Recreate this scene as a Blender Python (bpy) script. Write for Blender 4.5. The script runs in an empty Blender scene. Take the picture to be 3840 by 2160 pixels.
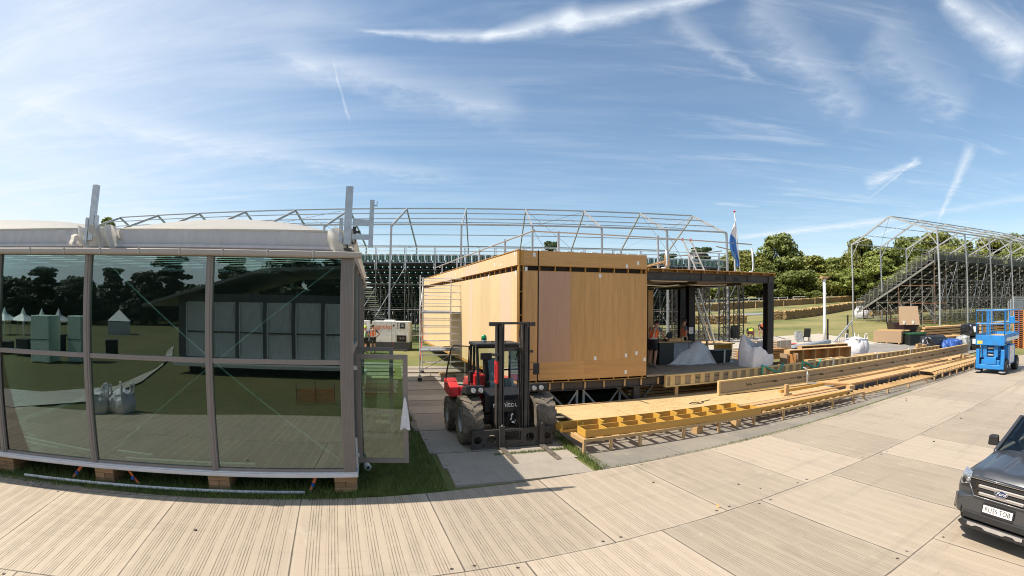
import bpy, bmesh, math, random
from mathutils import Vector, Matrix, Euler, Quaternion
random.seed(7)
S = bpy.context.scene; COL = S.collection
rad = math.radians; sin = math.sin; cos = math.cos; PI = math.pi

# ---------------------------------------------------------------- mesh helper
class MB:
    def __init__(s): s.v = []; s.f = []
    def add(s, vs, fs):
        n = len(s.v); s.v += [tuple(v) for v in vs]; s.f += [tuple(i + n for i in f) for f in fs]; return s
    def box(s, x0, x1, y0, y1, z0, z1):
        vs = [(x, y, z) for z in (z0, z1) for y in (y0, y1) for x in (x0, x1)]
        return s.add(vs, [(0, 2, 3, 1), (4, 5, 7, 6), (0, 1, 5, 4), (2, 6, 7, 3), (0, 4, 6, 2), (1, 3, 7, 5)])
    def hexa(s, vs):      # 8 corners, bottom 4 ccw then top 4 ccw
        return s.add(vs, [(3, 2, 1, 0), (4, 5, 6, 7), (0, 1, 5, 4), (1, 2, 6, 5), (2, 3, 7, 6), (3, 0, 4, 7)])
    def bar(s, p, q, w, h=None, up=(0, 0, 1)):   # rectangular bar from p to q, width w (sideways), height h (along up)
        h = h or w; p = Vector(p); q = Vector(q); d = (q - p).normalized(); up = Vector(up)
        if abs(d.dot(up)) > .97: up = Vector((0, 1, 0)) if abs(d.y) < .9 else Vector((1, 0, 0))
        r = d.cross(up).normalized() * w / 2; u = r.cross(d).normalized() * h / 2
        return s.hexa([p - r - u, p + r - u, q + r - u, q - r - u, p - r + u, p + r + u, q + r + u, q - r + u])
    def tube(s, p, q, r, n=7, r2=None, cap=True):
        p = Vector(p); q = Vector(q); d = (q - p).normalized(); r2 = r if r2 is None else r2
        a = d.cross(Vector((0, 0, 1)) if abs(d.z) < .95 else Vector((1, 0, 0))).normalized(); b = d.cross(a)
        vs = []
        for c, rr in ((p, r), (q, r2)):
            for i in range(n):
                t = 2 * PI * i / n; vs.append(c + (a * cos(t) + b * sin(t)) * rr)
        fs = [(i, i + n, (i + 1) % n + n, (i + 1) % n) for i in range(n)]
        if cap: fs += [tuple(range(n)), tuple(range(2 * n - 1, n - 1, -1))]
        return s.add(vs, fs)
    def path(s, pts, r, n=6):
        pts = [Vector(p) for p in pts]; vs = []; N = len(pts)
        for k, p in enumerate(pts):
            d = (pts[min(k + 1, N - 1)] - pts[max(k - 1, 0)]).normalized()
            a = d.cross(Vector((0, 0, 1)) if abs(d.z) < .9 else Vector((0, 1, 0))).normalized(); b = d.cross(a)
            rr = r[k] if isinstance(r, (list, tuple)) else r
            vs += [p + (a * cos(2 * PI * i / n) + b * sin(2 * PI * i / n)) * rr for i in range(n)]
        fs = [(k * n + i, (k + 1) * n + i, (k + 1) * n + (i + 1) % n, k * n + (i + 1) % n) for k in range(N - 1) for i in range(n)]
        fs += [tuple(range(n)), tuple(range(N * n - 1, N * n - n - 1, -1))]
        return s.add(vs, fs)
    def lathe(s, prof, c=(0, 0, 0), n=16, axis='z'):   # prof: (radius, height) pairs
        vs = []
        for r, h in prof:
            for i in range(n):
                t = 2 * PI * i / n; a, b = r * cos(t), r * sin(t)
                v = (a, b, h) if axis == 'z' else ((h, a, b) if axis == 'x' else (a, h, b))
                vs.append((v[0] + c[0], v[1] + c[1], v[2] + c[2]))
        m = len(prof)
        fs = [(k * n + i, k * n + (i + 1) % n, (k + 1) * n + (i + 1) % n, (k + 1) * n + i) for k in range(m - 1) for i in range(n)]
        fs += [tuple(range(n - 1, -1, -1)), tuple(range((m - 1) * n, m * n))]
        return s.add(vs, fs)
    def prism(s, poly, a0, a1, axis='x'):   # poly in the other two axes
        n = len(poly); vs = []
        for a in (a0, a1):
            for p in poly:
                vs.append((a, p[0], p[1]) if axis == 'x' else ((p[0], a, p[1]) if axis == 'y' else (p[0], p[1], a)))
        fs = [(i, (i + 1) % n, (i + 1) % n + n, i + n) for i in range(n)] + [tuple(range(n - 1, -1, -1)), tuple(range(n, 2 * n))]
        return s.add(vs, fs)
    def grid(s, nx, ny, fn):
        vs = [fn(i / nx, j / ny) for j in range(ny + 1) for i in range(nx + 1)]
        fs = [(j * (nx + 1) + i, j * (nx + 1) + i + 1, (j + 1) * (nx + 1) + i + 1, (j + 1) * (nx + 1) + i) for j in range(ny) for i in range(nx)]
        return s.add(vs, fs)
    def mesh(s, name, m, smooth=False):
        me = bpy.data.meshes.new(name); me.from_pydata(s.v, [], s.f); me.update()
        if m is not None: me.materials.append(m)
        bm = bmesh.new(); bm.from_mesh(me); bmesh.ops.recalc_face_normals(bm, faces=bm.faces); bm.to_mesh(me); bm.free()
        if smooth:
            me.polygons.foreach_set('use_smooth', [True] * len(me.polygons))
        return me
    def build(s, name, m, parent=None, smooth=False, bevel=0, loc=None, rotz=0):
        o = bpy.data.objects.new(name, s.mesh(name, m, smooth)); COL.objects.link(o)
        if parent is not None: o.parent = parent
        if loc is not None: o.location = loc
        if rotz: o.rotation_euler.z = rotz
        if bevel:
            b = o.modifiers.new('bevel', 'BEVEL'); b.width = bevel; b.segments = 2; b.limit_method = 'ANGLE'; b.angle_limit = rad(40)
        return o

def tag(o, label=None, cat=None, group=None, kind=None):
    for k, v in (('label', label), ('category', cat), ('group', group), ('kind', kind)):
        if v: o[k] = v
    return o
def thing(name, label, cat, loc=(0, 0, 0), deg=0, group=None):
    o = bpy.data.objects.new(name, None); COL.objects.link(o); o.location = loc; o.rotation_euler = (0, 0, rad(deg))
    o.empty_display_size = .2
    return tag(o, label, cat, group)
def dup(root, loc=None, deg=None, label=None, scale=None):
    def cp(o, par):
        c = o.copy(); COL.objects.link(c)
        if par is not None: c.parent = par
        for ch in KIDS.get(o.name, []): cp(ch, c)
        return c
    KIDS = {}
    for o in COL.objects:
        if o.parent: KIDS.setdefault(o.parent.name, []).append(o)
    c = cp(root, None)
    if loc is not None: c.location = loc
    if deg is not None: c.rotation_euler.z = rad(deg)
    if label: c['label'] = label
    if scale: c.scale = scale
    return c
def text(body, size, m, parent, loc, rot, name='lettering', ext=.002, align='CENTER', shear=0, sx=1):
    cu = bpy.data.curves.new(name, 'FONT'); cu.body = body; cu.size = size; cu.extrude = ext; cu.align_x = align; cu.align_y = 'CENTER'; cu.shear = shear
    f = bpy.data.objects.new(name, cu); COL.objects.link(f); dg = bpy.context.evaluated_depsgraph_get()
    me = bpy.data.meshes.new_from_object(f.evaluated_get(dg)); bpy.data.objects.remove(f); me.materials.clear(); me.materials.append(m)
    o = bpy.data.objects.new(name, me); COL.objects.link(o); o.parent = parent; o.location = loc; o.rotation_euler = rot; o.scale = (sx, 1, 1)
    return o
def toworld(o, deg, p):
    r = rad(deg); return (o[0] + p[0] * cos(r) - p[1] * sin(r), o[1] + p[0] * sin(r) + p[1] * cos(r))

# ---------------------------------------------------------------- node helper and materials
class NT:
    def __init__(s, tree): s.t = tree; s.n = tree.nodes; s.l = tree.links
    def put(s, sock, v):
        if isinstance(v, bpy.types.NodeSocket): s.l.new(v, sock)
        elif v is not None: sock.default_value = v
    def m(s, op, a, b=None, c=None, clamp=False):
        n = s.n.new('ShaderNodeMath'); n.operation = op; n.use_clamp = clamp
        for i, v in enumerate((a, b, c)): s.put(n.inputs[i], v)
        return n.outputs[0]
    def mix(s, f, a, b, blend='MIX'):
        n = s.n.new('ShaderNodeMix'); n.data_type = 'RGBA'; n.blend_type = blend; n.clamp_factor = True
        for k, v in ((0, f), (6, a), (7, b)):
            s.put(n.inputs[k], (v + (1,)) if isinstance(v, tuple) and len(v) == 3 else v)
        return n.outputs[2]
    def noise(s, vec, scale, detail=3, rough=.55, dist=0, out=0):
        n = s.n.new('ShaderNodeTexNoise'); s.put(n.inputs['Vector'], vec); n.inputs['Scale'].default_value = scale
        n.inputs['Detail'].default_value = detail; n.inputs['Roughness'].default_value = rough; n.inputs['Distortion'].default_value = dist
        return n.outputs[out]
    def mapr(s, v, a, b, c=0, d=1, smooth=False):
        n = s.n.new('ShaderNodeMapRange'); n.interpolation_type = 'SMOOTHSTEP' if smooth else 'LINEAR'
        for k, x in zip(range(5), (v, a, b, c, d)): s.put(n.inputs[k], x)
        return n.outputs[0]
    def scale(s, vec, sc, rot=(0, 0, 0), loc=(0, 0, 0)):
        n = s.n.new('ShaderNodeMapping'); s.put(n.inputs[0], vec); n.inputs['Scale'].default_value = sc; n.inputs['Rotation'].default_value = rot; n.inputs['Location'].default_value = loc
        return n.outputs[0]
    def xyz(s, vec):
        n = s.n.new('ShaderNodeSeparateXYZ'); s.put(n.inputs[0], vec); return n.outputs
    def comb(s, x, y, z=0.0):
        n = s.n.new('ShaderNodeCombineXYZ'); s.put(n.inputs[0], x); s.put(n.inputs[1], y); s.put(n.inputs[2], z); return n.outputs[0]
    def white(s, vec, dims='3D'):
        n = s.n.new('ShaderNodeTexWhiteNoise'); n.noise_dimensions = dims; s.put(n.inputs['Vector' if dims != '1D' else 'W'], vec); return n.outputs['Value']
def newmat(name):
    m = bpy.data.materials.new(name); m.use_nodes = True; t = NT(m.node_tree); b = t.n['Principled BSDF']; return m, t, b
def objco(t): return t.n.new('ShaderNodeTexCoord').outputs['Object']
def bump(t, b, h, strength=.3, dist=.02):
    n = t.n.new('ShaderNodeBump'); n.inputs['Strength'].default_value = strength; n.inputs['Distance'].default_value = dist; t.put(n.inputs['Height'], h); t.l.new(n.outputs[0], b.inputs['Normal'])
def simple(name, col, rough=.6, metal=0, var=.18, scale=6, rnd=0, bmp=0, bscale=40, stretch=(1, 1, 1), dirt=None, spec=.5, coat=0):
    m, t, b = newmat(name); co = objco(t); v = t.scale(co, stretch)
    f = t.noise(v, scale, 5, .6)
    lo = tuple(c * (1 - var) for c in col); hi = tuple(min(1, c * (1 + var)) for c in col)
    c = t.mix(t.mapr(f, .3, .7), lo, hi)
    if dirt: c = t.mix(t.mapr(t.noise(co, scale * .6, 6, .7), .5, .75), c, dirt)
    if rnd:
        r = t.n.new('ShaderNodeObjectInfo').outputs['Random']
        h = t.n.new('ShaderNodeHueSaturation'); t.put(h.inputs['Color'], c); t.put(h.inputs['Value'], t.mapr(r, 0, 1, 1 - rnd, 1 + rnd)); c = h.outputs[0]
    t.l.new(c, b.inputs['Base Color']); b.inputs['Roughness'].default_value = rough; b.inputs['Metallic'].default_value = metal
    b.inputs['Specular IOR Level'].default_value = spec; b.inputs['Coat Weight'].default_value = coat
    if bmp: bump(t, b, t.noise(v, bscale, 4, .6), bmp, .01)
    return m
def wood(name, col, along='z', rough=.6, contrast=.16, rnd=.06, pink=None):
    m, t, b = newmat(name); co = objco(t)
    st = {'x': (.5, 7, 7), 'y': (7, .5, 7), 'z': (7, 7, .5)}[along]
    r = t.n.new('ShaderNodeObjectInfo').outputs['Random']
    v = t.n.new('ShaderNodeVectorMath'); v.operation = 'ADD'; t.l.new(t.scale(co, st), v.inputs[0]); t.l.new(t.comb(t.m('MULTIPLY', r, 37.), t.m('MULTIPLY', r, 11.), 0.), v.inputs[1])
    g = t.noise(v.outputs[0], 1.1, 6, .6, 1.2); fine = t.noise(v.outputs[0], 7, 3, .6)
    k = t.m('ADD', t.m('MULTIPLY', g, .75), t.m('MULTIPLY', fine, .25))
    c = t.mix(t.mapr(k, .3, .7), tuple(x * (1 - contrast) for x in col), tuple(min(1, x * (1 + contrast)) for x in col))
    if pink: c = t.mix(t.m('MULTIPLY', t.m('GREATER_THAN', r, .72), .75), c, pink)
    h = t.n.new('ShaderNodeHueSaturation'); t.put(h.inputs['Color'], c); t.put(h.inputs['Value'], t.mapr(r, 0, 1, 1 - rnd, 1 + rnd)); t.l.new(h.outputs[0], b.inputs['Base Color'])
    b.inputs['Roughness'].default_value = rough; bump(t, b, fine, .08, .005)
    return m
M = {}
M['galv'] = simple('galvanised_steel', (.52, .54, .56), .42, .55, .14, 9)
M['alu'] = simple('aluminium', (.74, .74, .72), .42, .25, .1, 5)
M['tent_alu'] = simple('tent_frame_aluminium', (.42, .42, .42), .45, .35, .12, 4)
M['riser'] = simple('dark_green_riser', (.014, .028, .022), .8)
M['scaf'] = simple('dull_scaffold_tube', (.24, .23, .21), .6, .3, .25, 5)
M['white_steel'] = simple('white_painted_steel', (.80, .80, .78), .45, 0, .06, 3, dirt=(.5, .47, .42))
M['frame_grey'] = simple('taupe_powder_coat', (.235, .205, .185), .48, 0, .06, 3)
M['gutter'] = simple('taupe_gutter', (.42, .37, .33), .42, 0, .05, 3)
M['sill_white'] = simple('white_sill', (.72, .69, .68), .4, 0, .06, 4)
M['black_steel'] = simple('black_steel', (.018, .016, .015), .5, 0, .3, 5, spec=.4)
M['brown_steel'] = simple('dark_primed_steel', (.055, .045, .038), .6, 0, .3, 3)
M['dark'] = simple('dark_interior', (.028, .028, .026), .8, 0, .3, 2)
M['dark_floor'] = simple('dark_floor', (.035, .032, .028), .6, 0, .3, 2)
M['rubber'] = simple('tyre_rubber', (.045, .04, .035), .85, 0, .3, 5, dirt=(.20, .165, .125))
M['mud_rubber'] = simple('muddy_tyre_rubber', (.15, .122, .09), .9, 0, .35, 4, dirt=(.25, .2, .15), bmp=.3, bscale=25)
M['tyre_black'] = simple('black_tyre', (.02, .02, .02), .75, 0, .2, 8)
M['red'] = simple('red_paint', (.52, .02, .025), .32, 0, .1, 3, coat=.3)
M['bright_red'] = simple('bright_red', (.62, .03, .03), .45, 0, .1, 5)
M['blue'] = simple('blue_machine_paint', (.02, .21, .55), .42, 0, .14, 3, dirt=(.06, .16, .3))
M['blue_tarp'] = simple('blue_tarpaulin', (.03, .1, .36), .5, 0, .3, 6, bmp=.5, bscale=6)
M['black_wrap'] = simple('black_stretch_wrap', (.015, .014, .016), .22, 0, .3, 6, bmp=.9, bscale=9, spec=.8)
M['clear_wrap'] = simple('grey_stretch_wrap', (.35, .35, .33), .25, 0, .4, 5, bmp=.9, bscale=8, spec=.8)
M['white'] = simple('white_plastic', (.75, .74, .72), .45, 0, .05, 4)
M['paper'] = simple('white_paper', (.8, .79, .76), .7, 0, .04, 4)
M['bagcloth'] = simple('white_woven_sack', (.68, .67, .70), .75, 0, .1, 4, bmp=1.0, bscale=5)
M['dustsheet'] = simple('white_dust_sheet', (.64, .64, .63), .7, 0, .12, 3, bmp=1.0, bscale=3.5)
M['fabric'] = simple('white_membrane_fabric', (.70, .66, .60), .6, 0, .05, 2)
def translucent(m, k):
    t = NT(m.node_tree); b = t.n['Principled BSDF']; tl = t.n.new('ShaderNodeBsdfTranslucent'); tl.inputs[0].default_value = (.75, .72, .66, 1); mx = t.n.new('ShaderNodeMixShader'); mx.inputs[0].default_value = k
    t.l.new(b.outputs[0], mx.inputs[1]); t.l.new(tl.outputs[0], mx.inputs[2]); t.l.new(mx.outputs[0], t.n['Material Output'].inputs[0])
translucent(M['fabric'], .45)
M['valance'] = simple('pale_valance_fabric', (.56, .53, .52), .65, 0, .07, 3, bmp=.35, bscale=3, stretch=(2.5, 1, .5))
M['orange_strap'] = simple('orange_strap', (.75, .17, .03), .6)
M['teal_strap'] = simple('green_lifting_sling', (.03, .36, .27), .6, 0, .2, 8)
M['chrome'] = simple('chrome', (.75, .75, .76), .12, .95, .02, 3)
M['green_seat'] = simple('green_plastic_seat', (.024, .14, .088), .38, 0, .2, 4, rnd=.25)
M['dark_seat'] = simple('dark_plastic_seat', (.014, .022, .02), .4, 0, .25, 4, rnd=.3)
M['rust'] = simple('rusty_tube', (.24, .12, .07), .7, .2, .35, 8)
M['bark'] = simple('bark', (.085, .065, .048), .9, 0, .4, 5, bmp=.6, bscale=8)
M['straw_end'] = None
M['skin'] = simple('skin', (.48, .26, .18), .55, 0, .08, 6)
M['hair'] = simple('dark_hair', (.03, .02, .015), .6)
M['shorts'] = simple('dark_work_shorts', (.018, .018, .022), .8)
M['boots'] = simple('tan_boots', (.2, .17, .14), .8)
M['timber_x'] = wood('sawn_timber', (.52, .33, .15), 'x', .7, .16, .12)
M['timber_y'] = wood('sawn_timber_across', (.52, .33, .15), 'y', .7, .16, .12)
M['timber_z'] = wood('sawn_timber_upright', (.50, .32, .15), 'z', .7, .16, .12)
M['block'] = wood('railway_timber_blocks', (.36, .21, .10), 'x', .75, .3, .35)
M['ply'] = wood('plywood', (.56, .305, .108), 'z', .5, .18, .06)
M['ply_pink'] = wood('pink_toned_plywood', (.50, .29, .18), 'z', .5, .09, .02)
M['ply_side'] = wood('sunlit_plywood', (.70, .50, .27), 'z', .55, .11, .07, (.64, .46, .33))  # same plywood as the front, its sunlit tone painted in as paler colour
M['ply_x'] = wood('plywood_band', (.56, .305, .108), 'x', .5, .17, .06)
M['ply_edge'] = wood('orange_plywood_edges', (.50, .255, .055), 'x', .55, .14, .05)
M['ochre'] = wood('ochre_laminated_timber', (.52, .28, .055), 'x', .5, .1, .04)
M['ochre_y'] = wood('ochre_timber_dividers', (.58, .33, .06), 'y', .5, .1, .04)
M['lvl'] = wood('lvl_beam_web', (.31, .235, .145), 'x', .6, .07, .03)
M['lvl_flange'] = wood('pale_beam_flange', (.60, .43, .20), 'x', .6, .1, .05)
M['mdf'] = simple('mdf_boards', (.37, .25, .15), .7, 0, .07, 3, stretch=(1, 1, 22))
M['redwood'] = wood('reddish_plywood_cassette', (.42, .2, .065), 'x', .6, .15, .06)
M['orange_pallet'] = wood('orange_painted_pallet', (.55, .2, .07), 'x', .75, .2, .1)
M['slot'] = simple('dark_slot', (.03, .02, .014), .8, 0, .3, 6)
M['text_black'] = simple('black_print', (.015, .014, .013), .6, 0, .05)
M['text_orange'] = simple('orange_print', (.72, .16, .02), .5, 0, .05)
M['text_white'] = simple('white_print', (.78, .77, .75), .5, 0, .05)
M['yellow'] = simple('yellow_label', (.72, .55, .08), .5)
M['hiyellow'] = simple('hi_vis_yellow', (.55, .72, .03), .6, 0, .1, 5)
M['gen_grey'] = simple('dark_grey_skid', (.06, .065, .07), .6)
M['black_crate'] = simple('black_crate', (.014, .018, .016), .5)
M['plastic_grey'] = simple('grey_panel', (.22, .24, .27), .6)
M['osb'] = None

def glass_mat(name, tint, refl, wav=.0, rough=0.0):
    m, t, b = newmat(name); t.n.remove(b); out = t.n['Material Output']
    tr = t.n.new('ShaderNodeBsdfTransparent'); tr.inputs[0].default_value = tint + (1,)
    gl = t.n.new('ShaderNodeBsdfGlossy'); gl.inputs['Roughness'].default_value = rough; gl.inputs['Color'].default_value = (.86, .92, .92, 1)
    fr = t.n.new('ShaderNodeFresnel'); fr.inputs[0].default_value = 1.5
    mx = t.n.new('ShaderNodeMixShader')
    t.put(mx.inputs[0], t.m('ADD', t.m('MULTIPLY', fr.outputs[0], 1.0), refl, clamp=True)); t.l.new(tr.outputs[0], mx.inputs[1]); t.l.new(gl.outputs[0], mx.inputs[2]); t.l.new(mx.outputs[0], out.inputs[0])
    if wav:
        n = t.n.new('ShaderNodeBump'); n.inputs['Strength'].default_value = wav; n.inputs['Distance'].default_value = .01
        t.put(n.inputs['Height'], t.noise(t.scale(objco(t), (.5, .5, .5)), 1.6, 2)); t.l.new(n.outputs[0], gl.inputs['Normal'])
    return m
M['glass'] = glass_mat('tinted_window_glass', (.50, .68, .65), .10, .06)
M['door_glass'] = glass_mat('green_door_glass', (.72, .83, .75), .06)
M['cab_glass'] = glass_mat('cab_glass', (.80, .86, .80), .03)
M['car_glass'] = glass_mat('windscreen_glass', (.22, .26, .25), .04)

def paint_mat():
    m, t, b = newmat('dark_grey_metallic_car_paint'); co = objco(t)
    t.l.new(t.mix(t.mapr(t.noise(co, 350, 1), .35, .65), (.055, .057, .062), (.1, .102, .11)), b.inputs['Base Color'])
    b.inputs['Metallic'].default_value = .55; b.inputs['Roughness'].default_value = .36; b.inputs['Coat Weight'].default_value = .8; b.inputs['Coat Roughness'].default_value = .06
    return m
M['car'] = paint_mat()
M['car_black'] = simple('black_trim_plastic', (.02, .02, .021), .5, 0, .15, 6)
M['car_silver'] = simple('silver_skid_plate', (.45, .42, .40), .4, .3, .1, 6)
M['lamp_glass'] = simple('headlamp_reflector', (.55, .56, .58), .15, .7, .35, 14)
def emis(name, col, e):
    m, t, b = newmat(name); b.inputs['Base Color'].default_value = col + (1,); b.inputs['Roughness'].default_value = .2
    b.inputs['Emission Color'].default_value = col + (1,); b.inputs['Emission Strength'].default_value = e; return m
M['beacon'] = simple('green_beacon_lens', (.0, .22, .07), .12, 0, .2, 9, coat=.6)

def osb_mat():
    m, t, b = newmat('oriented_strand_board'); co = objco(t)
    v = t.n.new('ShaderNodeTexVoronoi'); v.feature = 'F1'; v.inputs['Scale'].default_value = 16; t.l.new(t.scale(co, (.45, 1.4, 1), (0, 0, .5)), v.inputs['Vector'])
    c = t.mix(t.xyz(v.outputs['Color'])[0], (.42, .275, .12), (.62, .45, .22))
    c = t.mix(t.mapr(t.noise(co, 1.2, 3), .4, .7), c, (.56, .40, .20))
    sx = t.m('ABSOLUTE', t.m('SUBTRACT', t.m('FRACT', t.m('DIVIDE', t.xyz(co)[0], 2.44)), .5))
    c = t.mix(t.m('GREATER_THAN', sx, .4978), c, (.16, .1, .05))
    t.l.new(c, b.inputs['Base Color']); b.inputs['Roughness'].default_value = .7; return m
M['osb'] = osb_mat()

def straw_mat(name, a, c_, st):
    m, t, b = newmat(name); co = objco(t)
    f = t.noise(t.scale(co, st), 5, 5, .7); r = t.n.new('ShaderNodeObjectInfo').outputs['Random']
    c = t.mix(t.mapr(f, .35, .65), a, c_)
    nz = t.xyz(t.n.new('ShaderNodeNewGeometry').outputs['True Normal'])[2]; c = t.mix(t.mapr(nz, .3, .75), t.mix(.78, c, (.15, .092, .042)), c)   # shade of the sides painted in: brown unless a face points up
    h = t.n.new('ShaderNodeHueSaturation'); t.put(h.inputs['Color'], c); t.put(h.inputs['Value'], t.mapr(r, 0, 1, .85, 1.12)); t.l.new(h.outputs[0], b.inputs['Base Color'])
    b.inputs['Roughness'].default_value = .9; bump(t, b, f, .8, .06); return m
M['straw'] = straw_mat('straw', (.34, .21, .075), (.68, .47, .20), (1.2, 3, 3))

def leaf_mat(name, a, b_):
    m, t, b = newmat(name); co = objco(t)
    g = t.n.new('ShaderNodeNewGeometry').outputs['Random Per Island']
    c = t.mix(t.m('ADD', t.m('MULTIPLY', g, .6), t.m('MULTIPLY', t.noise(co, .35, 2), .4)), a, b_)
    r = t.n.new('ShaderNodeObjectInfo').outputs['Random']
    h = t.n.new('ShaderNodeHueSaturation'); t.put(h.inputs['Color'], c); t.put(h.inputs['Value'], t.mapr(r, 0, 1, .8, 1.2)); t.l.new(h.outputs[0], b.inputs['Base Color'])
    b.inputs['Roughness'].default_value = .55
    tl = t.n.new('ShaderNodeBsdfTranslucent'); t.l.new(h.outputs[0], tl.inputs[0]); mx = t.n.new('ShaderNodeMixShader'); mx.inputs[0].default_value = .25
    t.l.new(b.outputs[0], mx.inputs[1]); t.l.new(tl.outputs[0], mx.inputs[2]); t.l.new(mx.outputs[0], t.n['Material Output'].inputs[0]); return m
M['leaf'] = leaf_mat('broadleaf_foliage', (.08, .12, .022), (.32, .34, .075))
M['leaf_shade'] = leaf_mat('shaded_woodland_foliage', (.018, .03, .012), (.05, .065, .022))  # mirrored woods: their shaded side painted in as a near-black leaf colour
M['leaf_dark'] = leaf_mat('dark_cedar_foliage', (.035, .065, .024), (.10, .14, .045))
M['leaf_oak'] = leaf_mat('olive_foliage', (.10, .13, .024), (.36, .345, .08))

# ---------------------------------------------------------------- camera (fisheye action camera on a mast, 3.6 m up)
CA, CB, PITCH, ROLL = .56, -.00812095, .03788521, .00790305
cam = bpy.data.cameras.new('camera'); camo = bpy.data.objects.new('camera', cam); COL.objects.link(camo); S.camera = camo
cam.type = 'PANO'; cam.panorama_type = 'FISHEYE_LENS_POLYNOMIAL'; cam.sensor_fit = 'HORIZONTAL'; cam.sensor_width = 36; cam.sensor_height = 20.25
cam.fisheye_fov = PI; cam.fisheye_polynomial_k0 = 0; cam.fisheye_polynomial_k1 = -CA / 9.375; cam.fisheye_polynomial_k2 = 0; cam.fisheye_polynomial_k3 = -CB / 9.375 ** 3; cam.fisheye_polynomial_k4 = 0
cam.clip_start = .05; cam.clip_end = 5000
def cdir(x, y, z):
    c, s = cos(ROLL), sin(ROLL); x, z = c * x - s * z, s * x + c * z
    c, s = cos(PITCH), sin(PITCH); y, z = c * y - s * z, s * y + c * z
    return Vector((x, y, z))
R3 = Matrix((cdir(1, 0, 0), cdir(0, 0, 1), -cdir(0, 1, 0))).transposed()
camo.matrix_world = Matrix.Translation((0, 0, 3.6)) @ R3.to_4x4()

# ---------------------------------------------------------------- light and sky
SUN_AZ, SUN_EL = rad(263), rad(55)
sv = Vector((sin(SUN_AZ) * cos(SUN_EL), cos(SUN_AZ) * cos(SUN_EL), sin(SUN_EL)))
sl = bpy.data.lights.new('sun', 'SUN'); sl.energy = 5.0; sl.angle = rad(.53); sl.color = (1, .93, .82)
so = bpy.data.objects.new('sun', sl); COL.objects.link(so); so.rotation_euler = sv.to_track_quat('Z', 'Y').to_euler()
W = bpy.data.worlds.new('World'); S.world = W; W.use_nodes = True
t = NT(W.node_tree); bg = t.n['Background']
sky = t.n.new('ShaderNodeTexSky'); sky.sky_type = 'NISHITA'; sky.sun_disc = False; sky.sun_elevation = SUN_EL; sky.sun_rotation = SUN_AZ; sky.altitude = 50; sky.air_density = 1.0; sky.dust_density = .6; sky.ozone_density = .35
dr = t.n.new('ShaderNodeTexCoord').outputs['Generated']; X, Y, Z = t.xyz(dr)
az = t.m('ARCTAN2', X, Y); el = t.m('ARCSINE', Z)
zc = t.m('MAXIMUM', Z, .06); px = t.m('DIVIDE', X, zc); py = t.m('DIVIDE', Y, zc); P = t.comb(px, py, 0.)
wp = t.noise(P, 1.3, 4, .6); wp2 = t.noise(P, 6, 4, .65)
warp = t.m('SUBTRACT', wp, .5)
# streaky cirrus: noise stretched along its drift, two directions
c1 = t.noise(t.scale(P, (.28, 1.5, 1), (0, 0, .12)), 1.5, 9, .62, .8)
c2 = t.noise(t.scale(P, (.4, 2.2, 1), (0, 0, -.55), (7, 3, 0)), 2.0, 8, .66, .6)
veil = t.m('MULTIPLY', t.mapr(c1, .38, .9, 0, 1, True), .42)
leftness = t.mapr(az, .35, -1.0, .12, 1.0, True)
veil = t.m('MULTIPLY', veil, t.m('ADD', leftness, .25))
wis = t.m('MULTIPLY', t.m('MULTIPLY', t.mapr(c2, .5, .85, 0, 1, True), .5), t.mapr(az, -.1, .7, .35, 1, True))
haze = t.m('MULTIPLY', t.m('MULTIPLY', t.mapr(az, -.2, -1.15, 0, 1, True), t.mapr(el, .0, .7, .78, .62)), t.mapr(wp, .3, .7, .75, 1.1))
low = t.m('MULTIPLY', t.mapr(el, .2, .0, 0, 1, True), .42)
bandn = t.noise(t.comb(t.m('MULTIPLY', az, 2.2), t.m('MULTIPLY', el, 22.), 0.), 1.0, 6, .6, .5)
band = t.m('MULTIPLY', t.m('MULTIPLY', t.mapr(bandn, .42, .85, 0, 1, True), .34), t.mapr(el, .34, .06, 0, 1, True))
fac = t.m('ADD', t.m('ADD', veil, wis), t.m('ADD', haze, t.m('ADD', low, band)))
def streak(a0, e0, a1, e1, w0, w1, amt, rag=.02):
    # a soft wisp in the sky between two directions, its edge frayed by noise
    L = math.hypot(a1 - a0, e1 - e0); ux, uy = (a1 - a0) / L, (e1 - e0) / L
    da = t.m('SUBTRACT', az, a0); de = t.m('SUBTRACT', el, e0)
    s = t.m('DIVIDE', t.m('ADD', t.m('MULTIPLY', da, ux), t.m('MULTIPLY', de, uy)), L)
    d = t.m('ADD', t.m('SUBTRACT', t.m('MULTIPLY', de, ux), t.m('MULTIPLY', da, uy)), t.m('MULTIPLY', t.m('SUBTRACT', wp2, .5), rag))
    w = t.mapr(s, 0, 1, w0, w1)
    g = t.m('SUBTRACT', 1.0, t.m('DIVIDE', t.m('ABSOLUTE', d), w), clamp=True)
    e = t.m('MULTIPLY', t.mapr(s, -.05, .12, 0, 1, True), t.mapr(s, 1.05, .88, 0, 1, True))
    return t.m('MULTIPLY', t.m('MULTIPLY', t.m('POWER', g, 1.3), e), t.m('MULTIPLY', t.mapr(wp2, .3, .65, .45, 1), amt))
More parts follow.
